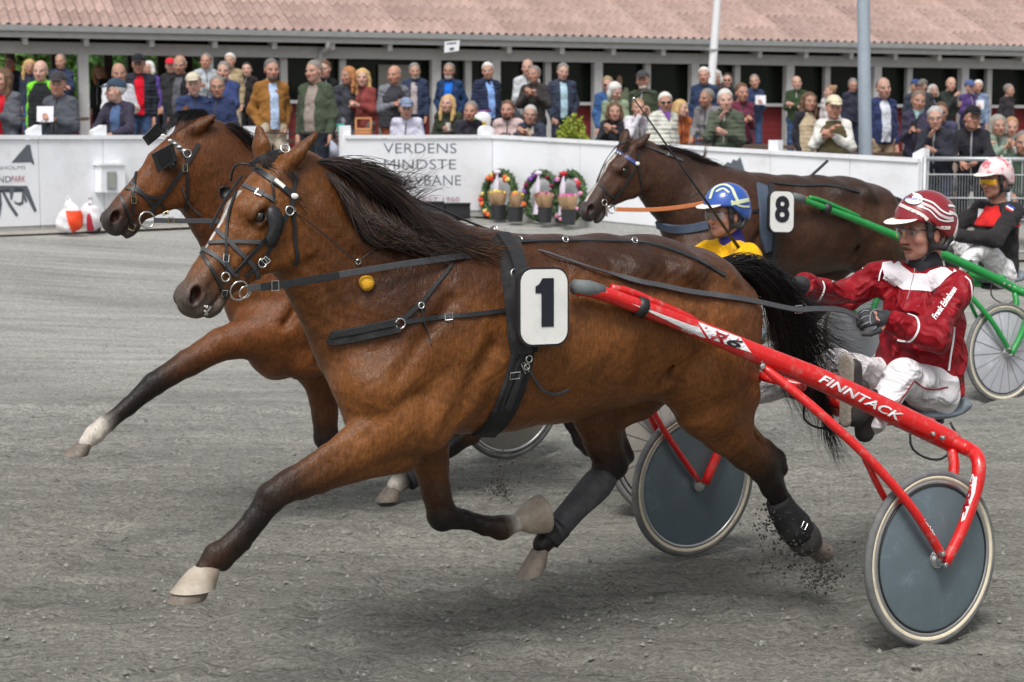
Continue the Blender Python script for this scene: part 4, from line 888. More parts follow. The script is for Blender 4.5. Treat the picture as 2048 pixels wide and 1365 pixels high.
        for (vi, fi), m in zip(S, mats):
            if vi: mesh(name, np.array(vi), np.array(fi), m, s.obj, smooth=True)
# ---- shared materials
def coat_mat():
    m = mat('horse_coat', (1, 1, 1), 0.40, vcol=True, var=0.36, ns=7, bump=0.0, spec=0.32, sheen=0.0, stretch=(1, 1, 1.8)); nt = m.node_tree; N = nt.nodes; L = nt.links; b = N['Principled BSDF']
    tc = N.new('ShaderNodeTexCoord')
    def nz(scale, s3, det=4, rot=(0, 0, 0)):
        mp = N.new('ShaderNodeMapping'); mp.inputs['Scale'].default_value = s3; mp.inputs['Rotation'].default_value = rot; L.new(tc.outputs['Object'], mp.inputs[0]); n = N.new('ShaderNodeTexNoise'); n.inputs['Scale'].default_value = scale; n.inputs['Detail'].default_value = det; n.inputs['Roughness'].default_value = .7; L.new(mp.outputs[0], n.inputs['Vector']); return n.outputs[0]
    hair = nz(120, (1, 1, .22), 3, (0.5, .3, 0)); vein = nz(16, (1, 1, .6), 5); mid = nz(45, (1, 1, .45), 4, (.4, .2, 0))
    src = b.inputs['Base Color'].links[0].from_socket
    mr = N.new('ShaderNodeMapRange'); mr.inputs[1].default_value = .3; mr.inputs[2].default_value = .7; mr.inputs[3].default_value = .70; mr.inputs[4].default_value = 1.3; L.new(hair, mr.inputs[0])
    m2 = N.new('ShaderNodeMapRange'); m2.inputs[1].default_value = .3; m2.inputs[2].default_value = .7; m2.inputs[3].default_value = .84; m2.inputs[4].default_value = 1.16; L.new(mid, m2.inputs[0])
    q = N.new('ShaderNodeMath'); q.operation = 'MULTIPLY'; L.new(mr.outputs[0], q.inputs[0]); L.new(m2.outputs[0], q.inputs[1])
    mx = N.new('ShaderNodeMix'); mx.data_type = 'RGBA'; mx.blend_type = 'MULTIPLY'; mx.inputs[0].default_value = 1; L.new(src, mx.inputs[6]); L.new(q.outputs[0], mx.inputs[7]); L.new(mx.outputs[2], b.inputs['Base Color'])
    a = N.new('ShaderNodeMath'); a.operation = 'MULTIPLY_ADD'; a.inputs[1].default_value = 3.0; L.new(vein, a.inputs[0]); L.new(hair, a.inputs[2])
    bp = N.new('ShaderNodeBump'); bp.inputs['Strength'].default_value = .32; bp.inputs['Distance'].default_value = .012; L.new(a.outputs[0], bp.inputs['Height']); L.new(bp.outputs[0], b.inputs['Normal'])
    return m
COAT = coat_mat()
HOOF = mat('hoof_horn', srgb(120, 108, 96), 0.6, var=0.3, ns=40, bump=0.3, bs=60, dirt=((0.09, 0.085, 0.08), 14, 0.45, 0.7))
BELL = mat('bell_boot_rubber', srgb(180, 170, 156), 0.6, var=0.12, ns=18, bump=0.1, dirt=(srgb(128, 112, 92), 7, 0.42, 0.72))
LEATHER = mat('black_leather', (0.018, 0.019, 0.021), 0.42, var=0.3, ns=60, bump=0.12, bs=300, spec=0.5)
WEBB = mat('black_webbing', (0.028, 0.029, 0.032), 0.6, var=0.25, ns=90, bump=0.25, bs=500)
GREYSTRAP = mat('grey_worn_webbing', (0.06, 0.062, 0.068), 0.5, var=0.2, ns=50, bump=0.2, bs=400)
NEOP = mat('black_neoprene', (0.014, 0.014, 0.016), 0.8, var=0.3, ns=30, bump=0.15, bs=200, dirt=((0.07, 0.068, 0.064), 11, 0.5, 0.85))
STEEL = mat('polished_steel', (0.72, 0.72, 0.70), 0.22, metal=1.0, var=0.08)
BRASS = mat('worn_brass', (0.62, 0.5, 0.26), 0.3, metal=1.0, var=0.1)
EYE = mat('horse_eye', (0.006, 0.004, 0.003), 0.06, var=0, spec=0.8, coat=0.6)
HAIR_B = [mat('mane_black', (0.010, 0.008, 0.008), 0.38, var=0, spec=0.6), mat('mane_dark_brown', (0.030, 0.018, 0.014), 0.40, var=0, spec=0.6), mat('mane_brown', (0.060, 0.032, 0.022), 0.42, var=0, spec=0.5)]
HAIR_T = [mat('tail_black', (0.008, 0.007, 0.008), 0.36, var=0, spec=0.6), mat('tail_black_soft', (0.015, 0.012, 0.012), 0.42, var=0, spec=0.5)]
HAIR_R = [mat('mane_rust_tips', (0.16, 0.075, 0.032), 0.5, var=0, spec=0.4), HAIR_B[2]]
PLATE_W = mat('number_plate_white', srgb(226, 226, 222), 0.35, var=0.04, ns=8, dirt=(srgb(196, 196, 190), 5, 0.5, 0.8))
INK = mat('number_ink', (0.012, 0.014, 0.022), 0.5, var=0.1)
def eyes(h, hd, s=0.203, y=0.083, z=-0.040, r=0.0205):
    for sg in (1, -1):
        c = h.loc(hd['p'](s, sg * y, z)); e = MB().ball(c, r * hd['k'], 14, 10).build('eye', EYE, h.obj, smooth=True)
# ------------------------------------------------------------------ trunk and haunches shared by all three (picture points of the nearest horse)
FR1 = Frame(1.1737, 7.1438, 32.1)
def trunk(h):
    h.chain([(800, 640, 190, 0, .70), (880, 662, 200, 0, .78), (990, 670, 190, 0, .84), (1100, 664, 178, 0, .94), (1200, 650, 166, 0, 1.0), (1290, 640, 152, 0, 1.05), (1370, 662, 150, 0, 1.0)], k=0.05)
    h.chain([(985, 512, 34, 0, 1.7, .5), (1100, 528, 42, 0, 2.2, .5), (1200, 530, 46, 0, 2.6, .5), (1290, 532, 48, 0, 2.8, .45), (1370, 556, 50, 0, 2.6, .4), (1440, 610, 46, 0, 2.0, .5)], k=0.07)   # topline
    for u in (.115, -.115): h.chain([(735, 770, 70, u), (760, 830, 72, u)], k=0.06)           # breast
    for u in (.19, -.19):                                                                       # shoulder blade, upper arm
        h.chain([(965, 560, 38, u * .78, .5, .3), (870, 690, 60, u, .55), (768, 778, 54, u * .98, .8)], k=0.035)
        h.chain([(955, 640, 42, u, .5), (905, 780, 64, u * .98, .62), (850, 850, 60, u * .95, .8)], k=0.035)
        h.B.cone(h.px(905, 600, u * 1.32), h.px(800, 752, u * 1.38), .012, .016, (-1, -1, -1), k=.04, sub=True)     # groove behind the shoulder point
        h.B.cone(h.px(985, 700, u * 1.50), h.px(905, 862, u * 1.42), .016, .022, (-1, -1, -1), k=.05, sub=True)     # elbow line
        h.B.cone(h.px(1296, 700, u * 1.72), h.px(1290, 772, u * 1.45), .020, .030, (-1, -1, -1), k=.06, sub=True)    # flank hollow
    for u in (.15, -.15):                                                                       # haunches
        h.chain([(1330, 585, 66, u * .7, .8, .3), (1420, 640, 82, u * .9, .85, .15)], k=0.05)
        h.chain([(1325, 640, 56, u * 1.25, .5), (1312, 720, 66, u * 1.15, .7)], k=0.05)
        h.B.cone(h.px(1360, 610, u * 1.75), h.px(1330, 760, u * 1.62), .012, .016, (-1, -1, -1), k=.045, sub=True)
        h.B.cone(h.px(1440, 640, u * 1.62), h.px(1468, 810, u * 1.62), .006, .009, (-1, -1, -1), k=.04, sub=True)
    h.B.cone(h.px(1440, 545, 0), h.px(1492, 560, 0), .045, .035, h.black, k=.05)               # dock
def legs(h, near_fore=True, far_fore=True, near_hind=True, far_hind=True):
    if near_fore:
        h.chain([(800, 845, 76, .17, .75), (720, 897, 52, .15, .85, .0), (640, 943, 39, .13, .85, .48), (575, 972, 31, .12, .9, .85), (543, 994, 30, .115, .95, .95), (510, 1037, 22, .11, .85, 1), (470, 1083, 21, .105, .85, .95), (432, 1112, 26, .10, .9, .85), (408, 1140, 20, .10, 1, .9)], k=0.014)
        h.chain([(548, 1014, 11, .115, 1, 1), (492, 1090, 9.5, .105, 1, 1), (446, 1130, 14, .10, 1, 1)], k=0.010)
        h.chain([(800, 908, 40, .15, 1, .1), (700, 940, 25, .14, 1, .2), (600, 988, 13, .12, 1, .8)], k=0.02)
        h.chain([(735, 855, 24, .18, .8, 0), (650, 912, 17, .155, .8, .25), (575, 960, 12, .13, 1, .8)], k=0.02)
        h.B.cone(h.px(720, 838, .22), h.px(770, 838, .26), .008, .004, (-1, -1, -1), k=.02, sub=True)
    if far_fore:
        h.chain([(845, 850, 60, -.15), (862, 925, 37, -.13, .9, .3), (872, 985, 29, -.12, .95, .7), (884, 1032, 29, -.12, 1, 1), (928, 1040, 19, -.12, .9, 1), (972, 1052, 19, -.12, .9, .97), (1001, 1056, 24, -.12, 1, .9), (1032, 1046, 19, -.12, 1, (.5, .46, .40))], k=0.014)
    if near_hind:
        h.chain([(1390, 640, 112, .13, .95), (1402, 730, 106, .15, .85), (1425, 800, 84, .155, .78, .03), (1452, 852, 56, .15, .8, .12), (1492, 898, 40, .145, .8, .55), (1527, 930, 34, .14, .8, .95), (1545, 972, 25, .14, .8, 1), (1565, 1010, 21, .14, .85, 1), (1590, 1052, 26, .14, .9, 1), (1606, 1078, 22, .14, 1, 1)], k=0.020)
        h.chain([(1480, 860, 18, .15, 1, .6), (1530, 893, 14, .14, 1, 1), (1556, 916, 15, .14, .9, 1), (1562, 940, 15, .14, .9, 1)], k=0.016)
        h.chain([(1460, 700, 62, .17, .7), (1475, 790, 52, .16, .7)], k=0.045)
        h.B.cone(h.px(1500, 862, .20), h.px(1530, 900, .19), .006, .004, (-1, -1, -1), k=.015, sub=True)
    if far_hind:
        h.chain([(1330, 700, 95, -.13, .9), (1262, 770, 74, -.14, .85, .1), (1196, 830, 52, -.14, .85, .3), (1206, 880, 40, -.14, .8, .75), (1222, 925, 36, -.14, .8, 1), (1196, 968, 25, -.14, .8, 1), (1150, 1015, 21, -.14, .85, 1), (1112, 1058, 25, -.14, .9, 1), (1086, 1088, 21, -.14, 1, 1)], k=0.018)
        h.chain([(1236, 870, 16, -.14, 1, .9), (1256, 915, 14, -.14, 1, 1)], k=0.018)
def skin_swell(X, Y, Z):
    return 0.0022 * (np.sin(X * 31 + 2 * np.sin(Z * 17)) * np.sin(Z * 27 + 1.3) * np.sin(Y * 23 + .5)) + 0.0012 * np.sin(X * 90 + 3 * np.sin(Z * 41)) * np.sin(Z * 77 + X * 20)
def head_tint(V, C, hd, blaze=None):
    ld = (V - hd['A']) / hd['k']; s1 = ld @ hd['e1']; y1 = np.abs(ld @ hd['e2']); z1 = ld @ hd['e3']
    if blaze:
        bl = (s1 > blaze[0][0]) & (s1 < blaze[0][-1]) & (z1 > -.05); f = np.clip((np.interp(s1, *blaze) - y1) / .006 + .5, 0, 1) * bl; C = C * (1 - f[:, None]) + np.array([.62, .58, .54]) * f[:, None]
    ey = np.exp(-(((s1 - .203) / .05) ** 2 + ((z1 + .04) / .04) ** 2)) * (y1 > .05) * (s1 > .1) * (s1 < .4); C = C * (1 - .75 * ey[:, None])
    no = np.clip(1.6 - (((s1 - .533) / .036) ** 2 + ((z1 + .034) / .021) ** 2) * 1.2, 0, 1) * (y1 > .02) * (y1 < .054); C = C * (1 - .92 * no[:, None]) + np.array([.03, .007, .006]) * .9 * no[:, None]
    return C
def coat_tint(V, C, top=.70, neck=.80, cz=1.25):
    """coat colour darkened along the back, crest and lower neck; redder below"""
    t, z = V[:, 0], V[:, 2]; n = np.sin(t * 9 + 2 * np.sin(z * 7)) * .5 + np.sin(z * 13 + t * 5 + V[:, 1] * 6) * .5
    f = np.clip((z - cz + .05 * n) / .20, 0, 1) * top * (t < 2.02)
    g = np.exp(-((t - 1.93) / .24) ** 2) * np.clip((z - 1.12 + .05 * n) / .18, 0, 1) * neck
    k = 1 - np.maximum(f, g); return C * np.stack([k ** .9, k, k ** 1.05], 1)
# ------------------------------------------------------------------ horse number 1 (bay, nearest)
def horse_one():
    h = Horse(FR1, 'bright bay horse with number 1 saddle plate and thin white blaze, pulling the red sulky', coat=(0.165, 0.060, 0.0155), vox=0.006)
    B = h.B; P = h.px; DK = (0.085, 0.068, 0.058)
    A, N = P(552, 320), P(345, 600)
    hd = head_prims(B, A, N, h.coat * 1.05, DK, [(P(566, 342, .052), P(634, 266, .10), h.fr.L(h.fr.M + np.array([1.0, 0.15, 0.3]))), (P(527, 318, -.052), P(516, 252, -.075), h.fr.L(h.fr.M + np.array([0.8, 0.55, .1])))])
    h.chain([(598, 412, 94, 0, .60, .05), (650, 468, 120, 0, .50, .15), (718, 542, 150, 0, .52, .2), (800, 628, 188, 0, .66, .1)], k=0.05)
    h.chain([(610, 345, 24, 0, 1, .6), (700, 372, 24, 0, 1, .75), (790, 418, 24, 0, 1, .75), (880, 462, 26, 0, 1.2, .7), (985, 500, 26, 0, 1.6, .55)], k=0.06)
    for u in (1, -1):                                           # jugular groove, neck muscle folds
        B.cone(P(622, 530, u * .10), P(690, 660, u * .135), .012, .020, (-1, -1, -1), k=.04, sub=True)
        for i in range(3): B.cone(P(700 + 26 * i, 590 + 10 * i, u * .150), P(730 + 22 * i, 540 + 14 * i, u * .150), .004, .005, (-1, -1, -1), k=.018, sub=True)
        B.cone(P(640, 420, u * .085), P(760, 520, u * .13), .02, .03, h.coat * .8, k=.05)
    trunk(h); legs(h)
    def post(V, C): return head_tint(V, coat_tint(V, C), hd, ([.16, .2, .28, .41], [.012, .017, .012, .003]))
    h.finish(post, skin_swell); h.hd = hd; eyes(h, hd)
    h.hoof((402, 1150), (333, 1207), (416, 1194), .10, .060, bell=BELL)
    h.hoof((1056, 1040), (1082, 1012), (1096, 1052), -.12, .05, bell=None)
    h.hoof((1080, 1098), (1036, 1160), (1090, 1128), -.14, .058)
    h.hoof((1608, 1082), (1640, 1128), (1658, 1082), .14, .058)
    return h
# ------------------------------------------------------------------ horse number 2 (bay with white socks, beyond)
def warp_to(dt, dz, st=1.0, s=1.0):
    def f(P): P = np.array(P); return np.array([.387 + (P[0] - .387) * st * s + dt, P[1] * s, P[2] * s + dz])
    return f
def horse_two(fr):
    h = Horse(fr, 'bay horse with white socks and square blinkers, half hidden behind the number 1 horse', coat=(0.135, 0.045, 0.012), vox=0.010)
    P = h.px; WS = (.55, .5, .44); DK = (.05, .042, .038)
    A, N = P(380, 253), P(197, 438)
    hd = head_prims(h.B, A, N, h.coat * 1.05, DK, [(P(372, 268, .052), P(432, 230, .10), h.fr.L(h.fr.M + np.array([.6, .5, -.3]))), (P(362, 258, -.055), P(374, 211, -.075), h.fr.L(h.fr.M + np.array([.6, .5, -.3])))], jawopen=.02)
    h.chain([(420, 340, 88, 0, .62, .1), (475, 410, 102, 0, .55, .15), (535, 490, 122, 0, .58, .1), (610, 575, 140, 0, .7, 0)], k=.05)
    h.chain([(430, 268, 22, 0, 1, .8), (500, 325, 22, 0, 1, .8), (590, 405, 22, 0, 1.1, .8), (690, 470, 24, 0, 1.5, .6)], k=.05)
    # near fore stretched out, other fore folded; hind foot drawn forward
    h.chain([(610, 640, 70, .15, .9), (520, 668, 48, .14, .9), (440, 690, 33, .13, .9, .05), (375, 727, 27, .12, .9, .5), (308, 768, 23, .12, .95, 1), (255, 815, 17, .11, .9, 1), (215, 846, 17, .11, .9, 1), (206, 853, 17, .11, .9, WS), (190, 868, 19, .11, 1, WS), (172, 885, 15, .11, 1, WS)], k=.016)
    h.chain([(640, 700, 60, -.15, .9), (645, 760, 38, -.14, .9), (650, 830, 26, -.13, .95, .4), (652, 876, 24, -.13, 1, .95), (690, 900, 16, -.13, 1, 1), (735, 905, 17, -.13, 1, 1)], k=.016)
    h.chain([(600, 640, 60, .12), (620, 700, 56, .1)], k=.05); h.chain([(600, 640, 60, -.12), (620, 700, 56, -.1)], k=.05)
    h.pf = FR1; h.warp = warp_to(-.10, -.05, .99, .935); trunk(h); legs(h, False, False, True, False); h.pf = None
    h.chain([(1060, 700, 70, -.12, .9), (985, 790, 50, -.13, .9), (935, 862, 30, -.13, .9, .6), (905, 885, 24, -.13, 1, 1), (850, 932, 18, -.13, 1, 1), (808, 958, 20, -.13, 1, 1), (790, 972, 17, -.13, 1, WS)], k=.016)
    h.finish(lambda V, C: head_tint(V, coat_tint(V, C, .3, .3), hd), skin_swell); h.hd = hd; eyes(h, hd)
    h.hoof((168, 888), (124, 912), (178, 910), .11, .058); h.hoof((786, 975), (752, 1004), (800, 998), -.13, .058)
    h.pf = FR1; h.hoof((1608, 1082), (1640, 1128), (1658, 1082), .14, .058); h.pf = None
    h.hoof((748, 905), (770, 890), (782, 915), -.13, .056)
    return h
# ------------------------------------------------------------------ horse number 8 (dark brown, in the distance)
def horse_eight(fr):
    h = Horse(fr, 'dark brown horse with number 8 saddle plate and blue browband, beyond the others', coat=(0.060, 0.026, 0.014), vox=0.011)
    P = h.px; DK = (.055, .047, .045)
    A, N = P(1262, 285), P(1157, 423)
    hd = head_prims(h.B, A, N, h.coat, DK, [(P(1268, 298, .052), P(1301, 267, .10), h.fr.L(h.fr.M + np.array([.8, .2, .3]))), (P(1246, 288, -.055), P(1254, 257, -.075), h.fr.L(h.fr.M + np.array([.5, .8, 0])))], jawopen=.03)
    h.chain([(1294, 340, 50, 0, .62, .1), (1340, 376, 62, 0, .55, .3), (1395, 420, 82, 0, .6, .3), (1440, 450, 96, 0, .66, .2)], k=.05)
    h.chain([(1300, 302, 12, 0, 1, .8), (1360, 318, 12, 0, 1, .8), (1430, 348, 12, 0, 1.1, .8), (1510, 372, 13, 0, 1.5, .6)], k=.05)
    h.pf = FR1; h.warp = warp_to(-.02, -.035, 1.05); trunk(h); legs(h); h.pf = None
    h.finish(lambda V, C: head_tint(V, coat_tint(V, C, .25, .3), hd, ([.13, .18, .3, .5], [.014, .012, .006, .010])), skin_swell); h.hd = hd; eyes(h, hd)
    h.pf = FR1
    h.hoof((402, 1150), (333, 1207), (416, 1194), .10, .060); h.hoof((1040, 1040), (1062, 1000), (1096, 1056), -.12, .058); h.hoof((1080, 1098), (1036, 1160), (1090, 1128), -.14, .058); h.hoof((1608, 1082), (1640, 1128), (1658, 1082), .14, .058)
    h.pf = None
    return h
# ================================================================== sulkies
RUBBER = mat('tyre_rubber', srgb(98, 99, 100), 0.85, var=0.15, ns=30, dirt=(srgb(140, 138, 132), 8, .45, .8))
CREAM = mat('cream_tyre_wall', srgb(216, 206, 182), 0.7, var=0.1, ns=20, dirt=(srgb(170, 160, 140), 12, .5, .85))
ALU = mat('brushed_rim', (0.55, 0.55, 0.55), 0.35, metal=0.9, var=0.1)
SEATG = mat('grey_seat_vinyl', srgb(112, 122, 130), 0.5, var=0.1, ns=20, bump=0.1)
BLKP = mat('black_plastic', (0.02, 0.02, 0.022), 0.45, var=0.15)
GRIP = mat('grey_rubber_sleeve', srgb(104, 110, 110), 0.6, var=0.2, ns=25, bump=0.15)
DECAL_W = mat('decal_white', srgb(228, 228, 230), 0.4, var=0.04)
DECAL_R = mat('decal_dark_red', srgb(150, 22, 36), 0.4, var=0.04)
def disc_mat(name, c, rough=.45): return mat(name, srgb(*c), rough, var=0.2, ns=3.5, spec=.4, bump=.05, bs=200, dirt=(tuple(min(1, v * 1.7 + .05) for v in srgb(*c)), 7, .55, .92))
def paint(name, c): return mat(name, srgb(*c), 0.30, var=0.08, ns=12, coat=0.5, dirt=(srgb(176, 120, 112) if c[0] > 150 else tuple(min(1, v + .06) for v in srgb(*c)), 26, .53, .74))
SHEAR = 0.033
def tz(P): return np.array([P[0], P[1], P[2] + (0.715 - abs(P[1])) * SHEAR * 0 + (max(0, .715 - P[1]) * SHEAR if P[1] < 0 else 0)])
H1 = lambda x, y, u: FR1.H(x, y, u)
SHAFT = [H1(1150, 577, .335), H1(1205, 587, .34), H1(1290, 618, .35), H1(1400, 660, .37), H1(1500, 702, .41), H1(1640, 759, .47), H1(1760, 814, .53), H1(1860, 862, .58), H1(1908, 886, .61)]
SHR = [.022, .025, .028, .032, .036, .041, .043, .043, .041]
BEND = [H1(1893, 880, .605), H1(1935, 898, .66), H1(1953, 912, .73), H1(1958, 938, .765), H1(1950, 985, .775), H1(1926, 1055, .775), H1(1890, 1128, .775)]
FRONTARM = [H1(1525, 733, .43), H1(1590, 785, .52), H1(1660, 845, .61), H1(1740, 920, .69), H1(1815, 1005, .755), H1(1858, 1068, .775), H1(1884, 1112, .778)]
def sulky(fr, label, col, disc, spokes=False, cream=True, tl=1.0, st=0.0, rs=1.0):
    PA = paint(*col); base = fr.w(0, .715, 0); root = thing('racing_sulky', label, 'sulky', base, 'two wheeled racing sulkies')
    W = lambda Ps: fr.W(np.array([tz(p) for p in Ps]))
    mir = lambda P: np.array([P[0], -P[1], P[2]])
    out = {}
    for sg in (1, -1):
        m = (lambda P: P) if sg > 0 else mir
        S = spline([m(p * (tl, 1, 1) if p[0] > 0 else p) for p in SHAFT], 40); R = np.interp(np.linspace(0, len(SHR) - 1, 40), range(len(SHR)), SHR) * rs
        mb = MB().tube(W(S), R, 20); out['shaft%d' % sg] = bvh_of(mb.V, mb.F); mb.build('shaft', PA, root, smooth=True)
        MB().tube(W(spline([m(p) for p in BEND], 30)), np.interp(np.linspace(0, 1, 30), [0, .3, .6, 1], [.030, .028, .026, .020]), 14).build('rear_arm', PA, root, smooth=True)
        FA = spline([m(p) for p in FRONTARM], 30); mb = MB().tube(W(FA), np.interp(np.linspace(0, 1, 30), [0, .1, 1], [.014, .018, .017]), 12); mb.build('front_arm', PA, root, smooth=True); out['front%d' % sg] = bvh_of(mb.V, mb.F)
        inn = lambda P, u: np.array([P[0], sg * u, P[2]])
        MB().tube(W(spline([inn(SHAFT[-1] + (.02, 0, -.02), .62), inn((-.16, 0, .60), .655), inn((-.02, 0, .335), .66)], 14)), .021, 12).build('inner_rear_arm', PA, root, smooth=True)
        MB().tube(W(spline([inn(FRONTARM[3], .665), inn(FRONTARM[4] + (.02, 0, .0), .66), inn((.015, 0, .35), .66)], 14)), .013, 10).build('inner_front_arm', PA, root, smooth=True)
        MB().tube(W([inn(FRONTARM[4], .752), inn(FRONTARM[4] + (.012, 0, -.01), .66)]), .007, 8).build('arm_brace', PA, root)
        MB().tube(W([m(H1(1148, 574, .335)) * (tl, 1, 1), m(H1(1175, 577, .336)) * (tl, 1, 1), m(H1(1204, 584, .338)) * (tl, 1, 1)]), [.026, .029, .026], 14, flat=1.0).build('rubber_sleeve', GRIP, root, smooth=True)
        MB().tube(W([m(H1(1272, 611, .348)) * (tl, 1, 1), m(H1(1287, 617, .349)) * (tl, 1, 1)]), [.036, .037], 16).build('strap_band', BLKP, root, smooth=True)
        MB().tube(W(spline([m(H1(1222, 576, .33)), m(H1(1262, 585, .335)), m(H1(1330, 614, .345)), m(H1(1392, 640, .355))], 12) * (tl, 1, 1)), [.014] * 10 + [.012, .010], 10).build('rein_guide', PA, root, smooth=True)
        for b in (H1(1866, 868, .62), H1(1886, 876, .645)): bb = np.array(b); MB().lathe(W([m(bb)])[0], fr.n * sg, [(-.01, .009), (.004, .009), (.007, .005)], 10).build('bolt', STEEL, root)
        MB().lathe(W([m(H1(1525, 733, .445))])[0], fr.n * sg, [(-.01, .013), (.004, .013), (.008, .007)], 12).build('bolt', STEEL, root)
        for b in (H1(1886, 1108, .80), H1(1891, 1130, .80)): MB().lathe(W([m(b)])[0], fr.n * sg, [(-.025, .010), (.004, .010), (.007, .006)], 10).build('bolt', STEEL, root)
        # wheel
        cam_ = math.radians(3.0); hub = W([np.array([0, sg * .715, .33])])[0]
        ax = unit(fr.n * sg * math.cos(cam_) + np.array([0, 0, math.sin(cam_)])); wroot = MB().lathe(hub, ax, [(-.05, .018), (-.045, .03), (.035, .03), (.045, .022), (.06, .02)], 20).build('wheel_hub', ALU, root, sharp=30)
        tub = lambda R_, r_, nm, mm, off=0.0: MB().ring(hub + ax * off, ax, R_, r_, 72, 10).build(nm, mm, wroot, smooth=True)
        tub(.314, .0165, 'tyre', RUBBER); 
        if cream:
            for o_ in (.0105, -.0105): MB().lathe(hub + ax * o_, ax * np.sign(o_), [(0, .3075), (.0045, .307), (.0052, .303), (.002, .291), (0, .291)], 72, cap=False).build('tyre_sidewall', CREAM, wroot, smooth=True)
        for o_ in (1, -1): MB().lathe(hub, ax * o_, [(.010, .294), (.013, .291), (.0135, .281), (.010, .276), (.006, .276)], 72, cap=False).build('rim', ALU, wroot, smooth=True)
        for o_ in (1, -1): MB().lathe(hub, ax * o_, [(.0085, .278), (.012, .26), (.026, .05), (.028, .026)], 72, cap=False).build('wheel_cover', disc, wroot, smooth=True)
        MB().ring(hub + ax * .012, ax, .272, .0035, 60, 5).build('cover_edge', BLKP, wroot, smooth=True)
        if spokes:
            for i in range(18):
                a, b = perp(ax); q = 2 * math.pi * i / 18; e_ = math.cos(q) * a + math.sin(q) * b
                MB().tube([hub + ax * .029 + e_ * .03, hub + ax * .0135 + e_ * .27], .0016, 4).build('spoke', mat('faint_spoke', srgb(120, 120, 118), .5), wroot)
        MB().lathe(hub, ax, [(.028, .035), (.034, .033), (.034, .02)], 20).build('hub_cap', STEEL, wroot, sharp=30)
    # cross members, seat, footrests
    A, B_ = np.array([-.12, .58, .80]), np.array([-.12, -.58, .80])
    MB().tube(W([A, B_]), .028, 12).build('crossbar', PA, root, smooth=True)
    MB().tube(W([np.array([.36, .40, .96]), np.array([.36, -.40, .96])]), .017, 10).build('front_crossbar', PA, root, smooth=True)
    MB().tube(W(spline([np.array([-.10, .0, .80]), np.array([-.35, 0, .73]), np.array([-.60 + st, 0, .70])], 10)), .026, 12).build('seat_beam', PA, root, smooth=True)
    B = Body(k=.03); B.ell((-.62 + st, 0, .745), (.19, .20, .035)); B.ell((-.76 + st, 0, .77), (.06, .17, .045)); V, Q, _ = B.build(.01, False); mesh('seat', fr.W(np.array([tz(v) for v in V])), Q, SEATG, root)
    B = Body(k=.02); B.ell((-.60 + st, 0, .70), (.13, .13, .035)); V, Q, _ = B.build(.01, False); mesh('seat_base', fr.W(np.array([tz(v) for v in V])), Q, BLKP, root)
    for sg in (1, -1):
        MB().bar(*W([np.array([-.005, sg * .37, .90]), np.array([-.005, sg * .21, .90])]), .035, .022).build('footrest', mat('alloy_footrest', srgb(196, 198, 198), .45, var=.1), root)
        MB().tube(W([np.array([-.005, sg * .40, .91]), np.array([-.0, sg * .36, .90])]), .014, 8).build('footrest_stay', BLKP, root)
        c = [np.array([-.30, sg * .30, .80]), np.array([-.28, sg * .32, .66]), np.array([-.42, sg * .33, .60]), np.array([-.55, sg * .30, .66]), np.array([-.55, sg * .26, .73])]
        MB().tube(W(spline(c, 20)), .005, 6).build('cable', BLKP, root, smooth=True)
    return root, out
def decal(bvh, poly, m, name, parent, lift=.0015, sub=6):
    """flat print laid on a surface: outline in the picture, subdivided and dropped on the surface"""
    bm = bmesh.new(); vs = [bm.verts.new((x, y, 0)) for x, y in poly]; f = bm.faces.new(vs); bmesh.ops.triangulate(bm, faces=[f])
    for _ in range(sub):
        e = [e for e in bm.edges if e.calc_length() > 14]
        if not e: break
        bmesh.ops.subdivide_edges(bm, edges=e, cuts=1); bmesh.ops.triangulate(bm, faces=bm.faces[:])
    P = []
    for v in bm.verts:
        r = hit(bvh, v.co.x, v.co.y); P.append(None if r is None else r[0] + r[1] * lift)
    good = [p for p in P if p is not None]
    if len(good) < 3: bm.free(); return None
    P = [p if p is not None else min(good, key=lambda g: np.linalg.norm(np.array(proj(g)) - np.array([bm.verts[0].co.x, bm.verts[0].co.y]))) if False else p for p in P]
    bm.verts.ensure_lookup_table(); rm = [bm.verts[i] for i, p in enumerate(P) if p is None]
    for i, p in enumerate(P):
        if p is not None: bm.verts[i].co = Vector(tuple(p - BASE[parent]))
    bmesh.ops.delete(bm, geom=rm, context='VERTS'); me = bpy.data.meshes.new(name); bm.to_mesh(me); bm.free(); return link(name, me, parent, m)
def decal_text(bvh, txt, p0, p1, h, m, parent, name='lettering', off=0.0, shear=0.0, lift=.002, up=None):
    """text from picture point p0 to p1 (baseline), cap height h px"""
    V, F = text_mesh(txt, off, shear); wdt = V[:, 0].max(); p0 = np.array(p0, float); p1 = np.array(p1, float); d = (p1 - p0); u_ = np.array([d[1], -d[0]]) / np.linalg.norm(d) if up is None else np.array(up, float)
    bm = bmesh.new(); vs = [bm.verts.new((*(p0 + d * v[0] / wdt + u_ * h * v[1] / .72), 0)) for v in V]
    for f in F:
        try: bm.faces.new([vs[i] for i in f])
        except ValueError: pass
    rm = []
    for v in bm.verts:
        r = hit(bvh, v.co.x, v.co.y)
        if r is None: rm.append(v)
        else: v.co = Vector(tuple(r[0] + r[1] * lift - BASE[parent]))
    bmesh.ops.delete(bm, geom=rm, context='VERTS'); me = bpy.data.meshes.new(name); bm.to_mesh(me); bm.free(); return link(name, me, parent, m)
RED = ('sulky_red_paint', (206, 26, 26)); GRN = ('sulky_green_paint', (28, 138, 62)); BLU = ('sulky_blue_paint', (36, 70, 170))
FR2 = Frame(0.36, 9.19, 31.5); FR2.M[2] = 0.062
FR8 = Frame(2.88, 12.405, 30.0); FR8.M[2] = 0.133
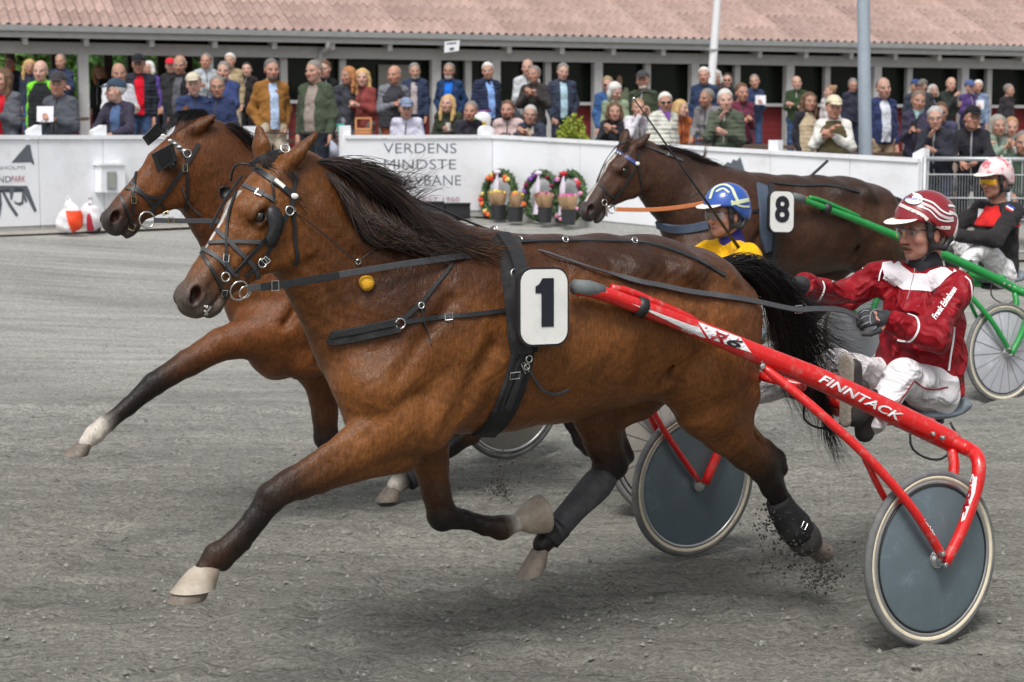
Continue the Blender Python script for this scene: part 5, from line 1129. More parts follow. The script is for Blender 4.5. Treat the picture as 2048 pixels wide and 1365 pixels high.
S1, S1B = sulky(FR1, 'red racing sulky with dark covered wheels, pulled by the number 1 horse', RED, disc_mat('slate_wheel_cover', (96, 110, 116)))
S2, _ = sulky(FR2, 'blue racing sulky with dusty grey wheels, mostly hidden behind the number 1 horse', BLU, disc_mat('dusty_wheel_cover', (142, 138, 130)), spokes=True, cream=False, st=-.315)
S8, S8B = sulky(FR8, 'green racing sulky with pale grey wheels, pulled by the number 8 horse', GRN, disc_mat('pale_wheel_cover', (178, 180, 186), .4), spokes=True, tl=1.13, rs=.74)
b_ = S1B['shaft1']
decal(b_, [(1262, 607), (1300, 620), (1380, 650), (1398, 655), (1412, 676), (1400, 673), (1385, 655), (1300, 625)], DECAL_W, 'white_stripe', S1)
decal(b_, [(1396, 645), (1480, 676), (1503, 706), (1418, 677)], DECAL_W, 'white_panel', S1)
decal_text(b_, 'R', (1419, 676), (1449, 687), 16, DECAL_R, S1, off=.02, shear=.3, lift=.004); decal_text(b_, '6', (1451, 687), (1481, 699), 16, INK, S1, off=.02, shear=.3, lift=.004)
decal_text(b_, 'WOOD', (1362, 661), (1386, 669), 8, DECAL_W, S1, off=.01, shear=.25)
decal_text(b_, 'FINNTACK', (1636, 762), (1800, 843), 16, DECAL_W, S1, off=.022, shear=.3, lift=.003)
mb = MB(); Q = spline(BEND, 30); Q = FR1.W(Q); mb.tube(Q, np.interp(np.linspace(0, 1, 30), [0, .3, .6, 1], [.030, .028, .026, .020]), 14); rb = bvh_of(mb.V, mb.F)
decal(rb, [(1945, 948), (1955, 955), (1950, 985), (1930, 1040), (1915, 1048), (1922, 1015), (1936, 978)], DECAL_W, 'white_panel', S1)
decal_text(rb, 'R6', (1930, 1026), (1945, 982), 11, DECAL_R, S1, off=.02, lift=.004)
decal_text(S1B['front1'], 'FLEX500', (1847, 1040), (1868, 1072), 7, DECAL_W, S1, off=.02, lift=.003)
# ================================================================== harness, manes, tails
h1 = horse_one(); h2 = horse_two(FR2); h8 = horse_eight(FR8)
def ring_at(h, x, y, rpx, r=.003, fb=.06, lift=.01, m=None, name='bit_ring', tilt=None):
    q = h.surf(x, y, lift, fb); s = scale_at(q[0]); nn = unit(q[1] * .5 + h.fr.n * .8) if tilt is None else tilt
    return MB().ring(q[0], nn, rpx / s, r, 24, 8).build(name, m or STEEL, h.obj, smooth=True)
def buckle(h, x, y, wpx, hpx, ang=0.0, fb=.06, m=None, lift=.008):
    q = h.surf(x, y, lift, fb); s = scale_at(q[0]); nn = unit(q[1]); a, b = perp(nn); ca, sa = math.cos(ang), math.sin(ang); X = np.array([1, 0, 0.]) ; X = unit(X - nn * (X @ nn)); Z = np.cross(nn, X); Z = Z if Z[2] > 0 else -Z
    ex = X * ca - Z * sa; ez = X * sa + Z * ca; w_, h_ = wpx / s / 2, hpx / s / 2
    P = [q[0] + ex * i * w_ + ez * j * h_ for i, j in ((-1, -1), (1, -1), (1, 1), (-1, 1))]
    MB().tube(np.array(P), .0022, 6, closed=True).build('buckle', m or STEEL, h.obj); 
def plate_no(h, txt, c, wpx, hpx, u, tilt, name='number_plate', dig=None):
    """rounded number plate carried on the near side of the saddle"""
    C = h.loc(h.px(c[0], c[1], u)); s = scale_at(C); nn = unit(h.fr.n + np.array([0, 0, .05])); X = unit(np.cross((0, 0, 1), nn)); Z = np.cross(nn, X)
    if X[0] < 0: X = -X
    kx = abs(X[0]) + .10; w_, h_ = wpx / s / 2 / kx, hpx / s / 2; r = min(w_, h_) * .5; ct, st = math.cos(tilt), math.sin(tilt)
    def outline(g):
        o = []
        for cx_, cz_, a0 in ((1, 1, 0), (-1, 1, 90), (-1, -1, 180), (1, -1, 270)):
            for a in np.linspace(a0, a0 + 90, 7): o.append(((cx_ * (w_ - r) + (r + g) * math.cos(math.radians(a))), (cz_ * (h_ - r) + (r + g) * math.sin(math.radians(a)))))
        return [C + X * (x * ct - z * st) + Z * (x * st + z * ct) for x, z in o]
    rim = MB().plate(np.array(outline(.006)) - nn * .02, nn, .022).build(name, BLKP, h.obj, sharp=30)
    MB().plate(np.array(outline(-.002)) + nn * .003, nn, .003).build('plate_face', PLATE_W, rim, sharp=30)
    V, F = text_mesh(txt, .035)
    if txt == '1': V = np.array([(0, .60, 0), (.06, .63, 0), (.12, .72, 0), (.31, .72, 0), (.31, 0, 0), (.10, 0, 0), (.10, .50, 0), (0, .50, 0)], float); F = [(0, 7, 6, 1), (1, 6, 2), (2, 6, 5, 4, 3)]
    cx_, cy_ = (V[:, 0].min() + V[:, 0].max()) / 2, (V[:, 1].min() + V[:, 1].max()) / 2; hh = V[:, 1].max() - V[:, 1].min(); k = dig / s / hh
    P = [C + nn * .0085 + X * ((v[0] - cx_) * k * 1.05 * ct - (v[1] - cy_) * k * st) + Z * ((v[1] - cy_ + .09 * hh) * k * ct + (v[0] - cx_) * k * st) for v in V]
    mesh('number_print', P, F, INK, rim, smooth=False)
def shin_boot(h, pts, u, radii, m, name='leg_boot'):
    P = spline([h.loc(h.px(x, y, u)) for x, y in pts], 14); s = np.mean([scale_at(p) for p in P]); R = np.interp(np.linspace(0, 1, 14), np.linspace(0, 1, len(radii)), radii) / s
    return MB().tube(P, R, 16).build(name, m, h.obj, smooth=True)
# ---------------- number 1
def dress_one(h):
    S = lambda p, w_=.014, m=LEATHER, **k: h.strap(p, w_, m, **k)
    S([(478, 348), (492, 338), (512, 340), (541, 358), (566, 376), (588, 394)], .022, name='browband')
    S([(447, 364), (465, 364), (483, 369), (520, 388), (550, 402)], .015, GREYSTRAP, name='blinker_strap'); buckle(h, 520, 387, 14, 12, .5)
    S([(500, 330), (520, 318), (545, 306), (570, 304)], .018, name='crown_strap', fb=0.0); ring_at(h, 572, 303, 9, fb=0.0, name='overcheck_ring')
    S([(590, 352), (586, 385), (582, 405), (588, 455), (589, 484), (594, 515), (587, 530)], .013, name='throat_strap')
    S([(491, 349), (474, 388), (459, 430), (453, 474), (452, 517), (450, 548)], .010, name='face_strap'); S([(484, 352), (455, 392), (437, 423), (420, 457)], .008, name='face_strap')
    S([(413, 463), (428, 458), (449, 474), (480, 505), (507, 531), (516, 556)], .015, GREYSTRAP, name='noseband'); S([(408, 489), (449, 484), (490, 484), (520, 484)], .013, GREYSTRAP, name='noseband')
    S([(391, 502), (409, 500), (443, 523), (474, 552)], .016, GREYSTRAP, name='noseband'); S([(404, 506), (428, 548), (445, 581), (457, 612)], .012, name='noseband')
    S([(549, 460), (527, 482), (505, 505), (486, 525), (468, 546)], .013, name='cheek_strap'); S([(546, 480), (538, 500), (523, 526), (505, 540), (490, 555)], .014, name='cheek_strap')
    S([(588, 395), (580, 415), (567, 440), (556, 470), (545, 495)], .015, name='cheek_strap'); buckle(h, 531, 520, 12, 14, -.7); buckle(h, 451, 517, 11, 15, .1); buckle(h, 447, 585, 11, 12, .3)
    ring_at(h, 477, 577, 20, .0033); ring_at(h, 485, 577, 13, .003, lift=.016); ring_at(h, 449, 553, 9, .003); ring_at(h, 577, 422, 9, .003, name='cheek_ring'); ring_at(h, 524, 524, 9, .0025, name='cheek_ring')
    q = h.surf(586, 393, .010, .09); MB().ball(q[0], (.014, .006, .010), 12, 8).build('rosette', PLATE_W, h.obj, smooth=True)
    # label on the browband
    q0, q1 = h.surf(549, 361, .009, .09), h.surf(567, 376, .009, .09); MB().ribbon([q0[0], (q0[0] + q1[0]) / 2, q1[0]], [q0[1]] * 3, .014, .002).build('browband_label', PLATE_W, h.obj)
    # blinkers: curved leather cups standing off the cheek
    def cup(poly, u, out, nm='blinker'):
        P = np.array([h.loc(h.px(x, y, u)) for x, y in poly]); c = P.mean(0); n = len(P); nn = h.fr.n * np.sign(out)
        rings = [[c + (p - c) * f + nn * abs(out) * (1 - f * f) for p in P] for f in (.12, .45, .75, 1)] + [[c + (p - c) * f + nn * (abs(out) * (1 - f * f) - .006) for p in P] for f in (1, .75, .45, .12)]
        MB().loft(rings).build(nm, LEATHER, h.obj, smooth=True)
    cup([(536, 416), (548, 411), (560, 418), (567, 436), (567, 458), (560, 476), (549, 494), (534, 492), (533, 474), (538, 452), (534, 432)], .115, .018)
    cup([(437, 378), (447, 372), (460, 375), (457, 388), (447, 400), (439, 394)], -.112, -.012)
    h.line([(508, 332, -.01), (480, 328, -.03), (466, 340, -.07), (462, 362, -.095)], .004, LEATHER, 'blinker_stay', 16); h.line([(508, 332, .0), (530, 345, .05), (545, 372, .09), (548, 402, .10)], .004, LEATHER, 'blinker_stay', 16)
    # mouth foam
    mb = MB()
    for i in range(14):
        q = h.surf(414 + random.uniform(-6, 8), 620 + random.uniform(-9, 12), .002, .03); mb.ball(q[0], random.uniform(.003, .006), 6, 5)
    tag(mb.build('mouth_foam', mat('foam_white', (.7, .68, .62), .5), h.obj, smooth=True), kind='stuff')
    # overcheck cord, yellow ball
    h.line([(590, 424, .10), (640, 462, .125), (690, 505, .145), (715, 524, .155)], .0025, LEATHER, 'pull_cord', 16); h.line([(715, 524, .155), (760, 490, .16), (808, 446, .15)], .0022, LEATHER, 'pull_cord', 16); h.line([(715, 524, .155), (722, 536, .158), (731, 556, .16)], .0022, LEATHER, 'pull_cord', 10)
    B = Body(k=.006); c = h.loc(h.px(733, 567, .165)); r = 14 / scale_at(c)
    for i in range(9): v = np.array([math.cos(i * 2.4), math.sin(i * 2.4), math.cos(i * 1.7)]) * .006; B.ell(v, (r * .82,) * 3)
    V, Q, _ = B.build(.003, False); mesh('cord_ball', V + c, Q, mat('yellow_sponge', srgb(214, 160, 40), .8, var=.2, ns=60, bump=.5, bs=150), h.obj)
    for x, y in ((716, 524), (808, 446), (585, 420)): q = h.surf(x, y, .006, .15); MB().ring(q[0], q[1], .008, .002, 12, 6).build('snap_ring', STEEL, h.obj)
    # breast collar
    S([(660, 672), (672, 676), (720, 668), (770, 657), (798, 650)], .052, NEOP, th=.011, name='breast_collar'); S([(665, 672), (720, 663), (770, 652), (797, 645)], .012, LEATHER, lift=.014, name='breast_collar_trim')
    ring_at(h, 800, 647, 10, fb=.2, name='collar_ring'); S([(808, 645), (860, 637), (895, 634), (960, 628), (1030, 619)], .017, name='breast_strap'); buckle(h, 898, 635, 15, 13, -.08, .25)
    S([(803, 640), (825, 622), (843, 606)], .018, name='neck_strap'); S([(843, 606), (870, 572), (900, 535), (906, 510), (898, 492), (888, 484)], .012, name='neck_strap'); S([(842, 615), (845, 640), (855, 665), (862, 690)], .005, name='strap_tail')
    ring_at(h, 841, 612, 6, fb=.2, name='collar_ring'); buckle(h, 1022, 620, 16, 8, -.1, .28)
    # saddle pad, saddle, girth
    S([(1012, 482), (1022, 520), (1030, 570), (1036, 620), (1042, 670), (1048, 708)], .105, NEOP, th=.016, n=22, name='saddle_pad')
    S([(1002, 480), (1016, 500), (1034, 545), (1040, 600), (1043, 660), (1042, 705)], .055, LEATHER, th=.012, lift=.02, n=22, name='saddle')
    S([(1046, 690), (1040, 730), (1028, 772), (1012, 812), (992, 845), (968, 866)], .092, NEOP, th=.012, n=22, name='girth'); S([(1050, 695), (1038, 735), (1022, 780), (1008, 815)], .045, LEATHER, th=.006, lift=.016, n=18, name='girth_strap')
    S([(1034, 742), (1022, 780), (1012, 806)], .022, WEBB, th=.005, lift=.026, name='girth_strap'); S([(1052, 728), (1062, 752), (1080, 775), (1102, 786), (1124, 780), (1134, 776)], .010, GREYSTRAP, lift=.012, name='strap_tail')
    buckle(h, 1022, 745, 22, 14, .1, .3, lift=.03); buckle(h, 1042, 730, 8, 24, -.4, .3, lift=.03); ring_at(h, 1049, 715, 7, .0025, fb=.3, name='chain_link', lift=.03); ring_at(h, 1046, 728, 6, .0025, fb=.3, name='chain_link', lift=.03)
    for x, y, u in ((1040, 492, .09), (990, 470, -.06)): C = h.loc(h.px(x, y, u)); MB().ring(C + (0, 0, .015), h.fr.d, .017, .0035, 18, 8).build('terret', STEEL, h.obj, smooth=True)
    ring_at(h, 1024, 553, 9, .003, fb=.3, name='saddle_ring', lift=.02); q = h.surf(1028, 575, .03, .3); MB().ball(q[0], (.012, .008, .018), 10, 8).build('shaft_stud', BRASS, h.obj, smooth=True)
    plate_no(h, '1', (1087, 614), 107, 152, .375, -.03, dig=97)
    S([(1030, 486), (1100, 484), (1200, 484), (1280, 487), (1340, 500), (1400, 525), (1450, 552)], .018, LEATHER, name='back_strap'); ring_at(h, 1268, 486, 6, fb=0.0, name='back_strap_ring'); ring_at(h, 1130, 484, 6, fb=0.0, name='back_strap_ring')
    h.line([(1045, 492, .08), (1150, 512, .16), (1210, 500, .14), (1280, 484, .04)], .0022, LEATHER, 'cord', 20)
    # reins: bit to terret, terret to hands
    Q = np.array([h.loc(h.px(*p)) for p in ((496, 577, .085), (560, 570, .10), (640, 557, .14), (720, 543, .185), (800, 530, .215), (870, 520, .215), (940, 510, .19), (1010, 500, .13), (1042, 492, .09))]); Q = spline(Q, 40)
    MB().ribbon(Q, [h.fr.n] * 40, .022, .004).build('rein', GREYSTRAP, h.obj)
    MB().ribbon(Q[2:13] + h.fr.n * .004, [h.fr.n] * 11, .026, .006).build('rein_end', LEATHER, h.obj); c = Q[4]; MB().tube(np.array([c + h.fr.n * .012 + h.fr.d * a + np.array([0, 0, b]) for a, b in ((-.012, -.016), (.012, -.016), (.012, .016), (-.012, .016))]), .0022, 6, closed=True).build('buckle', STEEL, h.obj)
    Q = []
    for x, y, u in ((1048, 496, .10), (1090, 509, .2), (1130, 522, .2), (1180, 538, .25), (1230, 552, .25), (1280, 563, .25), (1320, 572, .25), (1370, 581, .25), (1420, 590, .25), (1465, 598, .25), (1510, 606, .24), (1590, 619, .19), (1630, 618, .17), (1680, 620, .15), (1716, 634, .13)):
        r = h.surf(x, y, .012); Q.append(r[0] if r is not None and x > 1060 else h.loc(h.px(x, y, u)))
    Q = spline(Q, 60)
    MB().ribbon(Q, [unit(h.fr.n + np.array([0, 0, .5]))] * 60, np.interp(np.linspace(0, 1, 60), [0, .25, .32, 1], [.007, .008, .022, .024]), .0035).build('rein', GREYSTRAP, h.obj)
    c = h.loc(h.px(1597, 619, .172)); MB().tube(np.array([c + h.fr.d * a + np.array([0, 0, b]) for a, b in ((-.016, -.014), (.016, -.014), (.016, .014), (-.016, .014))]), .003, 6, closed=True).build('buckle', STEEL, h.obj)
    Q = spline([h.loc(h.px(*p)) for p in ((1040, 486, -.09), (1160, 500, -.17), (1300, 520, -.2), (1420, 540, -.18), (1560, 572, -.15))], 40); MB().ribbon(Q, [unit(-h.fr.n + np.array([0, 0, .8]))] * 40, .02, .0035).build('rein', GREYSTRAP, h.obj)
    # boots
    NB = mat('grey_shin_boot', (.045, .046, .050), .65, var=.25, ns=30, dirt=((.12, .115, .11), 7, .5, .8))
    shin_boot(h, [(1212, 948), (1192, 972), (1150, 1016), (1122, 1048), (1104, 1062)], -.14, [28, 33, 27, 26, 31], NB, 'shin_boot'); shin_boot(h, [(1116, 1052), (1104, 1066), (1094, 1080)], -.14, [30, 29, 27], NEOP, 'fetlock_boot')
    shin_boot(h, [(1556, 1000), (1568, 1024), (1588, 1052), (1600, 1070)], .14, [26, 30, 36, 33], NEOP, 'fetlock_boot'); buckle(h, 1603, 1052, 10, 14, .5, .16, lift=.02); shin_boot(h, [(1600, 1064), (1610, 1080), (1618, 1092)], .14, [33, 35, 30], mat('muddy_bell_boot', (.05, .048, .045), .85, var=.3, ns=30, bump=.4, bs=60), 'bell_boot')
    shin_boot(h, [(1034, 1046), (1044, 1042), (1058, 1037), (1074, 1032), (1086, 1028)], -.12, [17, 24, 33, 38, 40], BELL, 'bell_boot')
    # mane flung back, forelock, tail
    G = [[(606, 330, .03), (650, 325, .06), (700, 345, .09), (740, 380, .12), (770, 410, .13)],
         [(640, 335, .02), (700, 330, .06), (760, 345, .08), (800, 380, .10), (825, 420, .11)],
         [(690, 358, .03), (750, 360, .10), (800, 400, .14), (830, 440, .16), (860, 470, .16)],
         [(740, 388, .03), (790, 400, .10), (835, 440, .15), (860, 475, .17), (930, 500, .17)],
         [(800, 418, .03), (840, 440, .10), (880, 470, .15), (940, 500, .18), (1010, 520, .17)],
         [(860, 450, .03), (900, 470, .10), (950, 490, .13), (1000, 510, .14), (1040, 512, .12)]]
    h.hair(G, 1500, HAIR_B, r=.0014, steps=14, jit=.022, seed=3)
    h.hair([[(x, y, u * .9) for x, y, u in g[:-2]] + [(g[-2][0], g[-2][1] - 14, g[-2][2] * .6), (g[-1][0] + 10, g[-1][1] - 26, g[-1][2] * .4)] for g in G], 260, HAIR_B, r=.0013, steps=12, jit=.03, seed=31)
    h.hair([[(640, 335, .05), (690, 380, .12), (720, 430, .15), (760, 455, .17), (800, 440, .16)], [(690, 362, .05), (710, 420, .15), (740, 470, .175), (790, 480, .18), (830, 460, .17)], [(740, 390, .05), (760, 440, .16), (800, 480, .19), (850, 490, .2), (890, 500, .19)], [(800, 420, .05), (830, 470, .17), (870, 500, .2), (930, 512, .2), (980, 520, .18)]], 600, HAIR_B, r=.0015, steps=14, jit=.02, seed=6)
    h.hair([[(700, 350, .02), (760, 350, .03), (800, 345, .0), (830, 320, -.02)], [(760, 390, .02), (800, 375, .05), (840, 350, .04), (870, 330, .0)], [(800, 410, .02), (830, 400, .06), (850, 380, .05), (880, 375, .02)]], 90, HAIR_B[1:], r=.001, steps=10, jit=.03, seed=4, curl=.02, name='mane_wisps')
    h.hair([[(860, 470, .15), (920, 495, .19), (970, 520, .2), (990, 540, .2)], [(900, 480, .13), (960, 500, .17), (1020, 505, .17), (1045, 515, .16)]], 130, HAIR_R, r=.001, steps=10, jit=.022, seed=5, name='mane_tips')
    h.hair([[(588, 390, .09), (620, 425, .12), (650, 400, .13), (662, 375, .12)], [(582, 372, .09), (600, 380, .11), (625, 374, .12), (640, 368, .12)]], 26, HAIR_R[:1], r=.0009, steps=10, jit=.008, seed=8, name='forelock_tips')
    h.hair([[(520, 322, .0), (530, 335, .03), (548, 345, .06), (575, 360, .085)], [(545, 315, .0), (558, 330, .04), (572, 345, .07), (592, 365, .09)], [(565, 312, .0), (580, 325, .04), (592, 345, .08), (600, 372, .09)]], 340, HAIR_B[:2], r=.0012, steps=10, jit=.012, seed=9, name='forelock')
    T = [[(1440, 530, .03), (1490, 520, .05), (1545, 560, .06), (1580, 640, .05), (1600, 720, .04), (1640, 800, .03), (1660, 900, .02)],
         [(1450, 538, .05), (1500, 545, .07), (1540, 600, .08), (1565, 690, .07), (1600, 780, .06), (1640, 860, .05)],
         [(1445, 532, -.03), (1510, 530, .0), (1570, 570, .0), (1610, 640, .0), (1650, 720, .0), (1690, 760, .0)],
         [(1450, 540, .0), (1520, 560, .03), (1560, 640, .04), (1590, 730, .04), (1620, 800, .03), (1660, 830, .02)]]
    h.hair(T, 1900, HAIR_T, r=.0014, steps=18, jit=.045, seed=12, name='tail', lenvar=.45)
    h.hair([[(1480, 535, .03), (1540, 555, .05), (1600, 590, .06), (1680, 610, .04), (1760, 580, .0)], [(1500, 550, .03), (1560, 600, .05), (1620, 650, .05), (1690, 690, .03), (1740, 700, .0)], [(1520, 580, .03), (1570, 650, .05), (1640, 700, .05), (1690, 750, .03), (1700, 800, .0)]], 260, HAIR_T, r=.0010, steps=14, jit=.04, seed=13, name='tail_wisps', lenvar=.5)
    h.hair([[(1600, 700, .04), (1645, 790, .04), (1660, 870, .03), (1668, 930, .02)], [(1620, 740, .04), (1650, 830, .04), (1660, 880, .03), (1700, 940, .02)]], 170, HAIR_T, r=.0010, steps=12, jit=.022, seed=14, name='tail_wisps', lenvar=.5)
dress_one(h1)
# ---------------- number 2
def dress_two(h):
    S = lambda p, w_=.016, m=LEATHER, **k: h.strap(p, w_, m, **k)
    S([(318, 268), (330, 272), (350, 288), (368, 306), (378, 318)], .024, name='browband')
    for i in range(6): q = h.surf(326 + 8.2 * i, 271 + 6.2 * i, .010, .08); MB().ball(q[0], (.010, .005, .006), 8, 6).build('browband_stud', PLATE_W, h.obj, smooth=True)
    S([(318, 268), (295, 300), (276, 340), (269, 372), (265, 385)], .014, name='face_strap'); S([(397, 288), (385, 310), (372, 330), (352, 360), (330, 390), (312, 408), (300, 424)], .018, name='cheek_strap')
    S([(242, 366), (258, 362), (275, 378), (298, 402), (312, 420)], .018, name='noseband'); S([(234, 385), (246, 378), (268, 380), (290, 392), (320, 398)], .016, name='noseband'); S([(238, 384), (248, 410), (256, 432), (266, 456), (280, 492)], .014, name='noseband')
    S([(266, 380), (265, 400), (264, 428)], .014, name='noseband'); S([(373, 312), (374, 350), (374, 390), (372, 420)], .013, name='throat_strap'); S([(362, 372), (372, 398), (384, 415), (402, 430)], .007, GREYSTRAP, name='strap_tail')
    S([(322, 404), (328, 420), (331, 425)], .012, name='curb_strap')
    buckle(h, 266, 400, 10, 14, 0, m=BRASS); buckle(h, 370, 336, 9, 14, 0, m=BRASS); buckle(h, 264, 455, 12, 12, .4, m=BRASS); buckle(h, 330, 424, 11, 11, .2, m=BRASS); ring_at(h, 294, 440, 16, .004); ring_at(h, 374, 308, 8, name='cheek_ring')
    # square screens at the eyes
    def screen(poly, u, tiltv):
        P = [h.loc(h.px(x, y, u)) for x, y in poly]; nn = unit(np.cross(P[1] - P[0], P[2] - P[0])); nn = nn if nn @ h.fr.n > 0 else -nn
        o = MB().plate(P, nn, .006).build('blinker', BLKP, h.obj); c = np.mean(P, 0)
        MB().plate([c + (p - c) * .62 + nn * .007 for p in P], nn, .003).build('blinker_pad', mat('black_felt', (.008, .008, .009), .95), o)
        for i in range(4): MB().tube([c + (P[i] - c) * .94 + nn * .008, c + (P[(i + 1) % 4] - c) * .94 + nn * .008], .0022, 5).build('blinker_rib', BLKP, o)
    screen([(302, 308), (345, 285), (354, 320), (316, 346)], .125, 0); screen([(284, 275), (312, 246), (332, 262), (296, 292)], -.13, 0)
    # rein to the right, harness over the back
    Q = spline([h.loc(h.px(*p)) for p in ((308, 441, .08), (360, 442, .10), (430, 443, .12), (560, 448, .16), (760, 460, .16), (960, 468, .08))], 40); MB().ribbon(Q, [h.fr.n] * 40, .022, .004).build('rein', GREYSTRAP, h.obj); buckle(h, 342, 441, 12, 12, 0, .1, m=BRASS)
    for dy in (0, 10):
        Q = spline([h.loc(h.px(*p)) for p in ((820, 395 + dy, .05), (880, 418 + dy, .05), (940, 445 + dy, .05), (985, 462 + dy * .6, .05))], 24); MB().tube(Q, .006, 8).build('overcheck_rein', LEATHER, h.obj, smooth=True)
    Q = spline([h.loc(h.px(*p)) for p in ((975, 466, .03), (1060, 472, .03), (1160, 478, .03), (1290, 486, .03))], 24); MB().tube(Q, .007, 8).build('back_strap', LEATHER, h.obj, smooth=True)
    C = h.loc(h.px(985, 462, .03)); MB().ring(C, h.fr.d, .02, .004).build('terret', STEEL, h.obj, smooth=True)
    B = Body(k=.02); Cq = h.px(985, 475, .0); B.cone((Cq[0], .10, Cq[2] - .02), (Cq[0], -.10, Cq[2] - .02), .03, .03); V, Qf, _ = B.build(.008, False); mesh('saddle', h.loc(V), Qf, LEATHER, h.obj)
    WB = mat('black_leg_wrap', (.018, .018, .022), .8); shin_boot(h, [(868, 912), (840, 938), (812, 958)], -.13, [24, 25, 27], WB, 'leg_wrap')
    h.hair([[(400, 252, .0), (440, 262, .04), (480, 300, .06), (500, 340, .07)], [(430, 262, .0), (470, 250, .03), (500, 280, .04), (520, 320, .05)], [(480, 300, .0), (520, 300, .03), (570, 330, .05), (610, 370, .06)]], 420, HAIR_B[:2], r=.0014, steps=10, jit=.018, seed=21)
    h.hair([[(368, 240, .0), (352, 238, .02), (338, 255, .03), (325, 268, .03)], [(395, 235, .0), (372, 225, .02), (350, 235, .04), (335, 262, .05)], [(420, 240, .02), (405, 222, .03), (380, 235, .05), (368, 262, .06)], [(430, 250, .03), (420, 240, .06), (398, 255, .085), (370, 275, .09)]], 420, HAIR_B[:1], r=.0014, steps=10, jit=.012, seed=22, name='forelock')
    h.pf = FR1; h.hair([[(1440, 530, .03), (1490, 520, .05), (1545, 560, .06), (1580, 640, .05), (1600, 720, .04)], [(1450, 538, -.05), (1500, 545, -.07), (1540, 600, -.08), (1565, 690, -.07), (1600, 780, -.06)]], 400, HAIR_T, r=.0016, steps=12, jit=.04, seed=23, name='tail'); h.pf = None
dress_two(h2)
